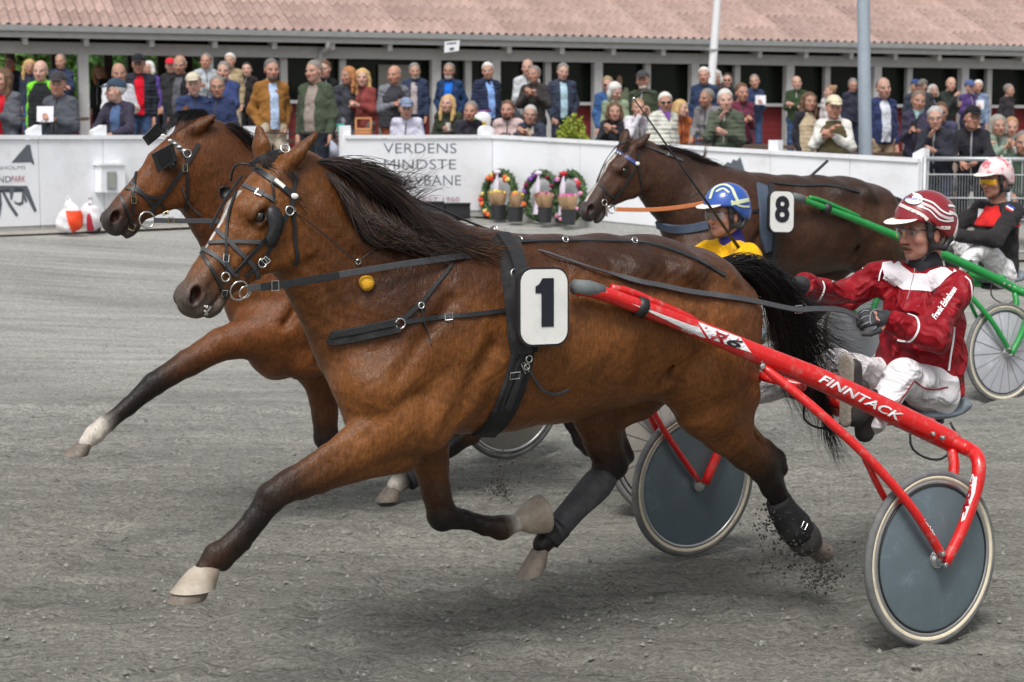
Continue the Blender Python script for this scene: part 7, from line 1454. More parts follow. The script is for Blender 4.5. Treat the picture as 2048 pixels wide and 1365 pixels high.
# x, y of crown, px per metre, pose, girth, hair, colour, top, legs, words, extras
CR = [
 (8, 138, 185, 's hold', 1, 'long', BR_, (96, 98, 106), JEAN, 'woman in grey coat over red top holding paper at the left edge', dict(shirt=(190, 30, 44), held='paper', yaw=-.4)),
 (22, 113, 132, 's down', 1, 'short', BR_, (40, 44, 60), NAVY, 'man in dark jacket with orange scarf and pale blue shirt', dict(shirt=(150, 176, 214), scarf=(240, 110, 40))),
 (60, 120, 131, 's down', 1, 'long', BL_, (46, 52, 70), JEAN, 'woman with wavy blonde hair in navy jacket beside the neon sleeves', dict(yaw=.3)),
 (83, 123, 142, 's down', 1.05, 'bald', G_, (120, 214, 50), JEAN, 'bald man in black vest with neon green sleeves', dict(vest=(34, 38, 40))),
 (118, 143, 184, 's hold', 1.1, 'short', G_, (84, 88, 96), JEAN, 'man in dark grey cap and grey jacket holding papers at the fence', dict(hat=('cap', (64, 62, 66)), held='paper', shirt=None)),
 (121, 109, 128, 's crossed', 1.05, 'thin', G_, (52, 62, 88), JEAN, 'tall man in navy jacket with crossed arms behind the grey cap', dict(shirt=(90, 110, 180), yaw=-.2)),
 (199, 132, 127, 's down', 1, 'long', AU_, (38, 38, 42), BLACK, 'woman with long curly brown hair in black coat right of the white post', dict(yaw=.35, long_coat=.1)),
 (236, 128, 138, 's crossed', 1.2, 'bald', G_, (214, 216, 222), GREYT, 'bald man in white jacket with folded arms', dict(yaw=.1)),
 (243, 158, 186, 's rail', 1.05, 'short', WH_, (62, 58, 74), NAVY, 'man in blue cap and dark jacket leaning on the fence, looking right', dict(hat=('cap', (60, 78, 96)), shirt=(86, 110, 150), yaw=-1.0)),
 (277, 108, 136, 's down', 1.1, 'short', G_, (44, 48, 58), JEAN, 'tall man in black cap with bright red shirt under dark puffer jacket', dict(hat=('cap', (36, 38, 44)), shirt=(206, 20, 44), puff=.010, glasses='clear')),
 (296, 123, 121, 's down', 1, 'bob', WH_, (110, 84, 170), NAVY, 'grey haired woman in purple jacket half hidden by the red shirt', dict(yaw=-.5)),
 (342, 116, 120, 's down', 1, 'short', BR_, (50, 50, 54), NAVY, 'man in bright red cap standing at the back', dict(hat=('cap', (226, 46, 70)))),
 (362, 112, 142, 's down', 1.15, 'bald', WH_, (36, 36, 40), BLACK, 'white haired man in open black jacket over grey shirt', dict(shirt=(92, 94, 100))),
 (386, 145, 168, 's crossed', 1.0, 'short', G_, (52, 62, 98), NAVY, 'smiling man in cream cap and navy jacket', dict(hat=('cap', (206, 198, 176)), stub=.6)),
 (411, 108, 128, 's crossed', 1.0, 'crop', G_, (172, 178, 186), JEAN, 'man with shaven head in pale grey hooded top', dict(yaw=-.15)),
 (460, 107, 122, 's down', 1.0, 'short', WH_, (172, 154, 122), BEIGE, 'white haired man in beige jacket at the back', dict(yaw=-.2)),
 (450, 124, 148, 's crossed', 1.05, 'short', G_, (58, 72, 118), NAVY, 'grey haired man in blue sweater with crossed arms', dict(beard=(150, 146, 142))),
 (436, 153, 168, 's down', 1.0, 'crop', G_, (48, 58, 92), NAVY, 'smiling man with glasses in navy zip jacket', dict(glasses='clear')),
 (496, 126, 126, 's down', 1, 'short', DK_, (40, 36, 36), BLACK, 'dark haired woman in black top left of the tan jacket', dict(yaw=.2)),
 (542, 118, 160, 's pockets', 1.0, 'short', (104, 102, 102), (150, 104, 52), (188, 176, 156), 'man in tan jacket and pale blue sweater with beige trousers', dict(shirt=(176, 196, 226), yaw=.25, beard=(96, 88, 80))),
 (630, 121, 160, 's down', 1.3, 'short', G_, (72, 82, 66), (40, 44, 54), 'large man in olive green jacket with hands low', dict(shirt=(150, 138, 130), yaw=-.45)),
 (648, 122, 128, 's down', 1.0, 'short', BR_, (40, 42, 46), BLACK, 'man in black jacket behind the olive jacket', dict(yaw=-.4)),
 (694, 134, 142, 's down', .92, 'long', AU_, (64, 66, 74), (130, 132, 138), 'girl with long reddish hair in dark grey jacket, turned right', dict(yaw=-.95)),
 (727, 138, 142, 's hold', .95, 'long', BL_, (136, 66, 62), (110, 96, 90), 'woman with long fair hair in rust red coat', dict(long_coat=.12, yaw=.1)),
 (787, 132, 142, 's hold', 1.25, 'bald', G_, (120, 122, 130), (150, 84, 62), 'bald man in grey and black jacket and brick red trousers', dict(yaw=-.55, vest=(60, 60, 66), held='phone')),
 (830, 127, 126, 's down', 1.0, 'short', G_, (52, 62, 86), NAVY, 'bearded grey haired man in navy quilted jacket by the door', dict(puff=.010, beard=(160, 156, 150), shirt=(170, 160, 160))),
 (817, 198, 168, 'c lap', 1.0, 'short', BR_, (206, 206, 224), JEAN, 'seated man in grey blue cap and pale lavender sweater', dict(hat=('cap', (128, 140, 166)), yaw=.15)),
 (899, 127, 126, 's pockets', 1.1, 'short', G_, (38, 62, 100), BLACK, 'bearded man with glasses in navy and bright blue anorak', dict(glasses='clear', beard=(190, 186, 182), shirt=(30, 110, 214))),
 (900, 190, 142, 'c cup', .92, 'long', BL_, (58, 66, 52), JEAN, 'seated woman with long fair hair in dark green jacket holding a cup', dict(held='cup', yaw=-.3)),
 (929, 203, 152, 'c crossed', 1.0, 'short', G_, (52, 50, 60), NAVY, 'seated grey haired man in dark jacket, turned sideways', dict(yaw=-.35)),
 (974, 125, 129, 's down', 1.1, 'short', WH_, (44, 52, 76), NAVY, 'man in navy quilted jacket and light blue shirt', dict(puff=.010, shirt=(140, 176, 236))),
 (1051, 120, 124, 's hold', 1.0, 'bald', G_, (196, 200, 204), GREYT, 'man in pale grey jacket leaning forward at the back', dict(lean=.1, yaw=-.2)),
 (1069, 133, 132, 's clap', 1.05, 'crop', G_, (62, 58, 58), BLACK, 'man in dark brown jacket clapping his hands', dict(yaw=-.5)),
 (1125, 127, 129, 's pockets', 1.0, 'short', G_, (58, 66, 84), (52, 58, 74), 'tall slim man in slate jacket with hands in pockets', dict(puff=.006, shirt=(170, 200, 214))),
 (1020, 201, 152, 'c lap', 1.0, 'short', BR_, (208, 184, 182), JEAN, 'seated bearded man in pale pink sweatshirt with dark letters', dict(beard=(74, 58, 48), yaw=-.2, letters='GAP')),
 (1069, 211, 152, 'c clap', .95, 'short', (176, 176, 174), (56, 62, 78), NAVY, 'seated grey haired woman with glasses, hands raised to her chin', dict(glasses='clear', shirt=(190, 178, 160))),
 (1214, 154, 122, 's down', .9, 'short', (150, 130, 100), (62, 96, 146), NAVY, 'woman with sunglasses in denim blue coat by the white post', dict(glasses='sun', long_coat=.15)),
 (1237, 148, 117, 's down', .95, 'short', (170, 150, 120), (150, 160, 130), NAVY, 'man with light hair at the back beside the denim coat', dict(yaw=.2)),
 (1231, 166, 132, 's hold', .95, 'bob', WH_, (142, 156, 130), NAVY, 'white haired woman in pale green, head bowed', dict(yaw=.7, pitch=.35)),
 (1287, 141, 142, 's down', 1.2, 'short', G_, (62, 72, 54), JEAN, 'white bearded man in dark green jacket with dark cap', dict(hat=('cap', (70, 70, 74)), beard=(206, 202, 196), yaw=-.1)),
 (1234, 205, 148, 'c clap', .95, 'bob', BR_, (48, 48, 56), NAVY, 'seated woman in dark sweater with open mouth and raised hand', dict(yaw=.1)),
 (1262, 198, 148, 'c up', .95, 'short', (150, 118, 92), (214, 212, 220), NAVY, 'seated woman in white striped top', dict(yaw=-.1, stripes=1)),
 (1328, 186, 163, 's down', 1.1, 'short', (210, 208, 204), (212, 212, 202), BEIGE, 'woman in sunglasses and cream quilted jacket with purple scarf', dict(glasses='sun', puff=.012, scarf=(150, 96, 190), yaw=-.15)),
 (1352, 200, 132, 'c lap', .95, 'bob', BL_, (180, 100, 60), NAVY, 'fair haired woman seated behind the cream jacket', dict(yaw=.9)),
 (1409, 135, 131, 's down', 1.05, 'short', WH_, (48, 62, 92), JEAN, 'white haired man in navy jacket beside the flag pole', dict(yaw=-.2)),
 (1432, 140, 126, 's down', 1.0, 'bob', WH_, (70, 58, 58), NAVY, 'white haired woman in brown jacket right of the flag pole', dict()),
 (1455, 147, 126, 's down', 1.0, 'crop', DK_, (44, 44, 50), BLACK, 'man with shaven head and sunglasses in dark suit jacket', dict(glasses='sun', shirt=(220, 220, 224))),
 (1424, 178, 142, 'c lap', 1.05, 'crop', G_, (128, 126, 128), JEAN, 'man with shaven head in grey sweater seated sideways', dict(yaw=-.7)),
 (1457, 180, 168, 's chin', 1.1, 'short', (200, 198, 194), (86, 94, 80), NAVY, 'white haired man in olive quilted jacket with hand at his mouth', dict(puff=.011, yaw=.1)),
 (1482, 168, 142, 's hold', .95, 'short', BR_, (112, 52, 72), NAVY, 'woman with short brown hair in burgundy jacket', dict(yaw=.2)),
 (1508, 150, 129, 's hold', 1.0, 'short', G_, (50, 62, 94), JEAN, 'man in navy jacket reading a white programme', dict(held='paper', yaw=-.3)),
 (1594, 153, 131, 's crossed', 1.05, 'bald', G_, (52, 70, 46), JEAN, 'man with grey beard in green jacket and jeans, arms crossed', dict(beard=(150, 146, 140))),
 (1615, 194, 138, 's down', .9, 'long', BR_, (44, 44, 52), BEIGE, 'young woman in beige padded vest over dark sleeves', dict(vest=(190, 172, 144))),
 (1661, 172, 127, 's down', .9, 'bun', (150, 118, 90), (206, 200, 202), NAVY, 'woman with hair in a bun and white sweater, turned away', dict(yaw=-1.2)),
 (1668, 191, 192, 's fist', 1.05, 'short', BR_, (222, 220, 214), GREYT, 'man in cream cap and olive vest over white sweater clenching his fists', dict(hat=('cap', (214, 204, 178)), vest=(84, 76, 52), yaw=.1)),
 (1704, 158, 127, 's down', 1.05, 'short', G_, (48, 50, 66), NAVY, 'grey haired man in dark jacket left of the lamp post', dict(glasses='clear', yaw=-.1)),
 (1765, 157, 137, 's down', 1.15, 'thin', G_, (50, 60, 98), (172, 152, 126), 'man in navy shirt jacket and beige trousers right of the lamp post', dict(yaw=.1, shirt=(210, 214, 224))),
 (1829, 159, 117, 's down', 1.0, 'short', G_, (60, 66, 80), NAVY, 'person in blue cap at the back beside a tweed flat cap', dict(hat=('cap', (52, 76, 128)))),
 (1846, 157, 117, 's down', 1.0, 'short', G_, (56, 58, 62), NAVY, 'man in grey tweed flat cap at the back', dict(hat=('flat', (112, 110, 104)), yaw=-.4)),
 (1829, 171, 124, 's down', .95, 'bob', (216, 206, 186), (44, 50, 66), NAVY, 'blonde woman with bright pink scarf', dict(scarf=(236, 70, 120), yaw=.4)),
 (1864, 170, 122, 's down', .95, 'bob', (176, 172, 166), (38, 40, 46), NAVY, 'grey haired woman in black top', dict(yaw=.1)),
 (1891, 156, 124, 's chin', 1.1, 'bald', G_, (46, 52, 48), NAVY, 'man in dark green jacket with hand to his face at the back', dict()),
 (1838, 183, 152, 's hold', 1.05, 'short', (120, 104, 92), (62, 58, 78), BLACK, 'woman in dark purple coat and pale scarf holding a phone', dict(scarf=(150, 176, 182), held='phone', long_coat=.12)),
 (1938, 160, 124, 's hold', 1.05, 'short', G_, (82, 62, 116), NAVY, 'man in blue cap and purple sweater holding paper', dict(hat=('cap', (82, 100, 150)), held='paper')),
 (1956, 161, 121, 's down', 1.0, 'short', WH_, (126, 144, 170), JEAN, 'grey haired man in pale denim shirt', dict(yaw=-.2)),
 (2016, 169, 122, 's down', 1.0, 'short', G_, (52, 50, 54), NAVY, 'grey haired person in dark jacket at the right end', dict(yaw=.6)),
 (1879, 227, 190, 's chin', 1.05, 'short', (170, 170, 170), (50, 52, 62), NAVY, 'grey haired man with glasses in dark coat, chin on hand at the railing', dict(glasses='clear', yaw=-.1)),
 (1889, 205, 155, 'c lap', 1.0, 'crop', BR_, (70, 72, 96), NAVY, 'man with sunglasses in checked shirt behind the railing', dict(glasses='sun')),
 (1925, 226, 168, 'c clap', 1.0, 'short', BR_, (190, 170, 156), GREYT, 'man with sunglasses in beige shirt clapping behind the railing', dict(glasses='sun', yaw=.3)),
 (1947, 254, 192, 's rail', 1.0, 'short', DK_, (44, 44, 50), BLACK, 'young man in black cap and glasses leaning on the railing', dict(hat=('cap', (32, 32, 36)), glasses='clear', yaw=.2)),
 (1977, 230, 163, 'c clap', 1.0, 'bob', (150, 146, 138), (150, 168, 152), NAVY, 'grey haired woman in sage green sweater clapping', dict()),
 (2008, 236, 142, 'c lap', .9, 'short', (168, 130, 96), (198, 200, 196), NAVY, 'child in white top seated near the right edge', dict(yaw=-.2)),
 (2046, 262, 165, 'c lap', 1.0, 'short', G_, (66, 82, 70), NAVY, 'person in dark green jacket at the very right edge', dict()),
]
PAPER = mat('white_paper', srgb(226, 226, 234), .7, var=.05); PHONE = mat('dark_phone', (.02, .02, .022), .2); CUP = mat('plastic_cup', srgb(214, 206, 196), .3)
def crowd():
    for i, (x, top, s, pose, g, hst, hcol, tc, lc, lab, ex) in enumerate(CR):
        sit = pose[0] == 'c'; arms = pose.split()[1]; rg = random.Random(i * 7 + 1); woman = 'woman' in lab or 'girl' in lab; child = 'child' in lab
        lo_, hi_ = (1.55, 1.74) if woman else (1.66, 1.90); lo_, hi_ = (1.2, 1.5) if child else (lo_, hi_); hat = 'hat' in ex
        best = None
        for f in np.linspace(.80, 1.16, 73):
            Y = 3600 / (s * f); P = at(x, top, Y); gz = float(ground_z(P[0], P[1])) + .03; yf = float(fence_yz(P[0])[0])
            if Y < yf + (1.15 if sit else .75): continue
            h = P[2] - gz
            if sit: h = 1.72 if not woman else 1.63; st_ = (P[2] - gz) - .825 * h / 1.75 - .10 - .118 * 0; err = max(0, .40 - st_) + max(0, st_ - .60)
            else: err = max(0, lo_ - h) + max(0, h - hi_)
            sc_ = err * 10 + abs(f - 1)
            if best is None or sc_ < best[0]: best = (sc_, Y, P, gz, h)
        if best is None: Y = float(fence_yz(0)[0]); continue
        _, Y, P, gz, h = best
        fr = Frame(P[0], P[1], 90 + rg.choice((-1, 1)) * rg.uniform(6, 38)); fr.M[2] = gz
        if sit:
            H = 1.63 if woman else 1.72
            if child: H = 1.4
            seat = min(.85, max(.3, (P[2] - gz) - .825 * H / 1.75 - .10)); J = seated(H, arms, .10, g, seat)
        else:
            H = min(1.97, max(1.5, h / (1.012 if hat else 1.0))); J = standing(H, arms, .10, ex.get('lean', .09 if arms in ('rail', 'chin') else 0.0) , g)
        kw = {}
        for k_ in ('glasses', 'beard', 'puff', 'yaw', 'pitch', 'stub', 'long_coat'):
            if k_ in ex: kw[k_] = ex[k_]
        kw['yaw'] = kw.get('yaw', rg.uniform(-.25, .2)) - math.radians(fr_deg(fr) - 90) * .75; kw['roll'] = rg.uniform(-.14, .14); kw.setdefault('pitch', rg.uniform(-.08, .12))
        if hat: kw['hat'] = (ex['hat'][0], cloth(*ex['hat'][1]))
        for k_ in ('shirt', 'vest', 'scarf'):
            if ex.get(k_) is not None: kw[k_] = cloth(*ex[k_])
        root, A, R, hc, sz, W = person(fr, lab, J, cloth(*tc), cloth(*lc), tone=i % 5, hair=(hst, hcol), vox=.0115, seed=i, group='spectators behind the fence', **kw)
        hl = ex.get('held')
        if hl:
            m_ = (A['wrL'] + A['wrR']) / 2 + np.array([.08, 0, .05]); ct = thing({'paper': 'race_programme', 'phone': 'phone', 'cup': 'drinking_cup'}[hl], {'paper': 'folded white programme held by the ', 'phone': 'dark phone held by the ', 'cup': 'pale cup held by the '}[hl] + ' '.join(lab.replace('woman', 'woman').split()[:7]), {'paper': 'programme', 'phone': 'phone', 'cup': 'cup'}[hl], W(m_))
            if hl == 'paper':
                for q in (-1, 1): a, b, c, d = (W(m_ + np.array(v)) for v in ((0, 0, -.08), (.02, q * .10, -.07), (.01, q * .10, .09), (-.02, 0, .09))); MB().plate([a, b, c, d], fr.d, .004).build('leaf', PAPER, ct)
            elif hl == 'phone': MB().box(W(m_), fr.n * .037, fr.d * .005, np.array([0, 0, .075])).build('case', PHONE, ct); MB().box(W(m_ - np.array([.006, 0, 0])), fr.n * .033, fr.d * .002, np.array([0, 0, .07])).build('screen', GLASS, ct)
            else: c = W(A['wrL'] + np.array([.06, -.02, .05])); MB().lathe(c - (0, 0, .05), (0, 0, 1), [(0, .028), (.11, .038), (.11, .034), (.01, .025)], 14).build('cup_wall', CUP, ct)
        if ex.get('letters'):
            jk = [c for c in root.children if c.name.startswith('jacket')][0]; V = np.array([v.co[:] for v in jk.data.vertices]) + BASE[root]; jb = bvh_of(V, [tuple(p.vertices) for p in jk.data.polygons]); px_, py_ = proj(W(A['chest'])); decal_text(jb, ex['letters'], (px_ - 17, py_ + 9), (px_ + 17, py_ + 9), 15, INK, root, off=.02, lift=.004)
def fr_deg(fr): return math.degrees(math.atan2(-fr.d[1], -fr.d[0]))
crowd()
# ================================================================== things along the fence and on the terrace
rp = random.Random(21)
LEAF = mat('wreath_leaf', srgb(70, 96, 58), .7, var=.35, ns=20); BUCKET = mat('black_bucket', (.03, .031, .035), .5, var=.1); KRAFT = mat('brown_wrapping_paper', srgb(178, 146, 112), .8, var=.15, ns=15, bump=.5, bs=25); RIB = mat('white_ribbon', srgb(216, 206, 222), .4, var=.06)
def fl(c): return mat('flower_%d_%d_%d' % c, srgb(*c), .6, var=.2, ns=40)
def R_on(px, py, out, pt=None, nn=None): return on_fence(ptR if pt is None else pt, nR if nn is None else nn, px, py, out)
def flower(P, r, c, parent):
    mb = MB(); rg = random.Random(int(P[0] * 1e4) % 9973)
    for i in range(7): a = rg.random() * 6.28; b = rg.random() * 1.6; mb.ball(np.array(P) + r * .5 * np.array([math.cos(a) * math.sin(b), -math.cos(b) * .5, math.sin(a) * math.sin(b)]), r * .6, 7, 5)
    mb.build('flower', fl(c), parent, smooth=True)
def wreath(cx_, cy_, rx, ry, cols, label, ribcol, ribx, seed):
    C = R_on(cx_, cy_, .16); s = scale_at(C); root = thing('flower_wreath', label, 'wreath', R_on(cx_, cy_ + ry, .16), 'flower wreaths leaning on the fence'); rg = random.Random(seed); V = []; F = []
    X = dR; Z = unit(np.array([0, 0, 1.0]) + nR * -.12)
    for i in range(1500):
        a = rg.random() * 6.283; q = rg.random() * 6.283; rr = .055 * rg.random() ** .5; c = C + X * (rx / s * math.cos(a)) + Z * (ry / s * math.sin(a)); rad = X * math.cos(a) + Z * math.sin(a)
        P = c + rad * rr * math.cos(q) + nR * rr * math.sin(q) * .9; d = unit(np.array([rg.gauss(0, 1), rg.gauss(0, 1), rg.gauss(0, 1)])); e = unit(np.cross(d, (rg.gauss(0, 1), rg.gauss(0, 1), rg.gauss(0, 1)))); l = rg.uniform(.018, .04); o = len(V)
        V += [P - d * l, P + e * l * .35, P + d * l, P - e * l * .35]; F.append((o, o + 1, o + 2, o + 3))
    tag(mesh('leaves', V, np.array(F), LEAF, root, smooth=False), kind='stuff')
    MB().tube([C + X * (rx / s * math.cos(a)) + Z * (ry / s * math.sin(a)) for a in np.linspace(0, 6.283, 30)[:-1]], .035, 8, closed=True).build('straw_ring', LEAF, root, smooth=True)
    for (a, r_, c) in cols:
        a = math.radians(a); flower(C + X * (rx / s * math.cos(a)) * (.96 + .14 * r_) + Z * (ry / s * math.sin(a)) * (.96 + .14 * r_) + nR * .055, .034, c, root)
    T = C + X * ((ribx - cx_) / s) + Z * (ry / s) + nR * .075; Q = [T + (0, 0, -.02), T + Z * -.18, T + Z * -.36 + nR * -.02, T + Z * -.50]; MB().ribbon(spline(Q, 10), [nR] * 10, [.03, .05, .07, .085, .09, .09, .085, .085, .08, .08], .003).build('ribbon', RIB, root)
    MB().ball(T + (0, 0, .01), (.05, .02, .03), 10, 7).build('bow', RIB if ribcol is None else fl(ribcol), root, smooth=True)
OR, RD_, YL, PU, MA, PK_ = (232, 116, 60), (206, 40, 30), (228, 196, 110), (140, 70, 180), (122, 24, 60), (222, 150, 180)
wreath(998, 391, 43, 45, [(95, 0, RD_), (115, .3, YL), (130, .2, OR), (118, -1, RD_), (60, 0, OR), (45, .2, YL), (55, -1, RD_), (178, 0, YL), (192, .5, RD_), (205, .2, OR), (228, 0, YL), (238, .4, RD_), (245, 0, OR)], 'left flower wreath with orange, yellow and red blooms', None, 1000, 1)
wreath(1082, 392, 44, 44, [(128, 0, PU), (112, 0, PU), (100, .3, MA), (150, .1, MA), (170, 0, PU), (60, .3, MA), (185, .3, PU), (30, 0, MA), (205, 0, OR)], 'middle flower wreath with purple and dark red blooms', None, 1082, 2)
wreath(1136, 395, 43, 46, [(110, 0, MA), (125, 0, PK_), (135, .4, PU), (100, .2, MA), (50, 0, PK_), (38, .3, RD_), (30, .0, MA), (12, .2, PK_), (190, 0, PU), (205, .2, MA), (240, 0, PK_), (330, .2, PK_), (260, 0, PK_)], 'right flower wreath with pink and dark red blooms', (190, 40, 50), 1130, 3)
def bucket(x0, x1, y0, y1, cols, label, out, seed):
    A = R_on((x0 + x1) / 2, y1, out); s = scale_at(A); r = (x1 - x0) / s / 2; h = (y1 - y0) / s; root = thing('flower_bucket', label, 'bucket', A, 'black buckets of wrapped flowers')
    MB().lathe(A, UP, [(0, r * .82), (h, r), (h, r * .95), (.01, r * .78)], 18).build('bucket_wall', BUCKET, root, sharp=40); MB().ring(A + UP * h, UP, r, .006, 18, 6).build('rim', BUCKET, root, smooth=True)
    rg = random.Random(seed)
    for k_ in range(3):
        c = A + UP * (h * .9) + dR * r * (k_ - 1) * .5; d = unit(np.array([rg.uniform(-.3, .3), -.2, 1.0])); n = 9; prof = [(0, .03), (.08, .06), (.16, .075), (.2, .07)]
        a, b = perp(d); rings = [[c + d * hh + (a * math.cos(6.283 * j / n) + b * math.sin(6.283 * j / n)) * rr * rg.uniform(.85, 1.15) for j in range(n)] for hh, rr in prof]; MB().loft(rings, cap=False).build('wrapping_paper', KRAFT, root, smooth=True)
        for q in range(4): flower(c + d * .19 + a * rg.uniform(-.05, .05) + b * rg.uniform(-.05, .05), .022, rg.choice(cols), root)
bucket(981, 1013, 411, 440, [YL, (214, 206, 30)], 'leftmost black bucket of wrapped flowers', .42, 1); bucket(1013, 1048, 415, 444, [(214, 206, 30), OR], 'black bucket with yellow and orange wrapped flowers, second from left', .5, 2); bucket(1075, 1105, 416, 446, [MA, PK_], 'black bucket of dark red wrapped flowers, third from left', .46, 3); bucket(1121, 1153, 420, 450, [(206, 60, 160), PK_], 'rightmost black bucket with magenta wrapped flowers', .44, 4)
def crates():
    for i, (xa, xb, ya, yb, lb) in enumerate(((836, 888, 405, 436, 'left of two black crates below the printed letters'), (892, 940, 408, 438, 'right of two black crates below the printed letters'))):
        A = on_fence(ptM, nM, xa, yb, .3); B_ = on_fence(ptM, nM, xb, yb, .3); h = (yb - ya) / scale_at(A); t = thing('black_crate', lb, 'crate', (A + B_) / 2, 'black crates'); d = unit((B_ - A) * (1, 1, 0)); w_ = np.linalg.norm(B_ - A)
        for q in (0, 1): MB().plate([A - nM * .25 * q, B_ - nM * .25 * q, B_ - nM * .25 * q + UP * h, A - nM * .25 * q + UP * h], -nM, .015).build('side', BUCKET, t)
        for P in (A, B_): MB().plate([P + nM * -.016, P - nM * .249, P - nM * .249 + UP * h * .99, P - nM * .016 + UP * h * .99], d, .015).build('end', BUCKET, t)
        MB().bar(A + UP * (h + .004) + nM * .004, B_ + UP * (h + .004) + nM * .004, .03, .02).build('rim', BUCKET, t); MB().plate([A + UP * .01, B_ + UP * .01, B_ - nM * .24 + UP * .01, A - nM * .24 + UP * .01], UP, .01).build('base', BUCKET, t)
crates()
def left_bits():
    on = lambda x, y, o: on_fence(ptL, nL, x, y, o)
    P = [on(190, 385, .004), on(238, 385, .004), on(238, 330, .004), on(190, 330, .004)]; t = thing('meter_box', 'white electrical box with small window fixed to the fence', 'box', P[0]); MB().plate(P, nL, .12).build('case', WHITE, t)
    MB().plate([on(186, 331, .003), on(242, 331, .003), on(242, 327, .003), on(186, 327, .003)], nL, .14).build('lid', WHITE, t); MB().plate([on(214, 380, .13), on(233, 380, .13), on(233, 344, .13), on(214, 344, .13)], nL, .006).build('window_frame', GALV, t); MB().plate([on(216.5, 377, .138), on(230.5, 377, .138), on(230.5, 347, .138), on(216.5, 347, .138)], nL, .003).build('window', mat('box_window', srgb(150, 156, 148), .2), t)
    # carrier bag
    A = on(142, 466, .35); s = scale_at(A); t = thing('carrier_bag', 'white and orange plastic carrier bag at the foot of the fence', 'bag', A); B = Body(k=.03); B.ell((0, 0, .13), (.13, .08, .13)); B.ell((.02, 0, .2), (.09, .06, .12)); B.ell((-.07, .0, .10), (.09, .07, .10)); B.cone((-.02, 0, .28), (.0, 0, .35), .035, .015); V, Q, _ = B.build(.011, False, disp=wrinkle(.009, 4)); C = np.where((V[:, 0] > -.02 - .25 * (V[:, 2] - .15))[:, None] & (V[:, 2] < .235)[:, None], np.array(srgb(232, 74, 34)), np.array(srgb(222, 220, 222))); bgm = mat('bag_plastic', (1, 1, 1), .35, vcol=True, var=.06)
    mesh('bag_body', V + A, Q, bgm, t, col=C); MB().tube(spline([A + (-.05, 0, .30), A + (-.02, 0, .38), A + (.03, 0, .30)], 10), .006, 6).build('handle', mat('bag_handle', srgb(222, 220, 222), .4), t)
    for x, c, lb in ((181, (160, 30, 50), 'red drinks bottle beside the carrier bag'), (195, (60, 40, 44), 'dark bottle right of the red bottle')):
        A = on(x, 462, .3); t = thing('drinks_bottle', lb, 'bottle', A, 'bottles at the fence'); MB().lathe(A, UP, [(0, .034), (.02, .038), (.14, .038), (.17, .03), (.2, .014)], 14).build('bottle_body', fl(c), t, sharp=40); MB().lathe(A + UP * .2, UP, [(0, .016), (.025, .016), (.026, .01)], 12).build('cap', DECAL_W, t)
    A = on(163, 430, .2); t = thing('plastic_sack', 'pale plastic sack behind the bottles', 'sack', A - UP * .2); B = Body(k=.03); B.ell((.12, 0, -.03), (.10, .07, .14)); B.ell((.05, .03, .02), (.07, .05, .1)); V, Q, _ = B.build(.012, False, disp=wrinkle(.008, 9)); mesh('sack_body', V + A, Q, mat('sack_plastic', srgb(206, 204, 208), .4, var=.1), t); MB().lathe(A + np.array([.1, 0, .12]), UP, [(0, .03), (.04, .016), (.06, .03)], 10).build('sack_neck', mat('sack_plastic', (1, 1, 1)), t)
left_bits()
def ground_at(px, Y): X = (px - 1024) / 3600 * Y; return np.array([X, Y, float(ground_z(X, Y)) + .03])
def picnic(px, Y, rz, label, h=.74):
    G0 = ground_at(px, Y); t = thing('picnic_table', label, 'table', G0, 'brown picnic tables on the terrace'); c, s = math.cos(rz), math.sin(rz); X = np.array([c, s, 0]); Yv = np.array([-s, c, 0])
    for i in range(5): MB().bar(G0 + Yv * (i - 2) * .15 + UP * h - X * .9, G0 + Yv * (i - 2) * .15 + UP * h + X * .9, .14, .04).build('plank', WOODB, t)
    for sg in (1, -1):
        for j in (0, 1): MB().bar(G0 + Yv * sg * (.62 + .13 * j) + UP * .45 - X * .9, G0 + Yv * sg * (.62 + .13 * j) + UP * .45 + X * .9, .12, .04).build('bench_plank', WOODB, t)
        for e in (1, -1): MB().bar(G0 + X * e * .62 + Yv * sg * .45, G0 + X * e * .62 + Yv * sg * .15 + UP * (h - .02), .05, .09).build('leg', WOODB, t)
    for e in (1, -1): MB().bar(G0 + X * e * .66 + UP * .41 - Yv * .78, G0 + X * e * .66 + UP * .41 + Yv * .78, .05, .09).build('cross_beam', WOODB, t)
for px, Y, rz, lb in ((596, 23.6, .25, 'brown picnic table in the gap of the fence'), (1400, 24.2, -.1, 'brown picnic table behind the olive quilted jacket'), (1588, 23.6, -.2, 'brown picnic table behind the fence left of the lamp post'), (1790, 22.4, .1, 'brown picnic table right of the lamp post'), (1985, 23.2, .05, 'brown picnic table behind the railing'), (40, 23.6, .3, 'brown picnic table at the left edge'), (905, 25.8, .1, 'brown picnic table behind the seated dark jacket')): picnic(px, Y, rz, lb)
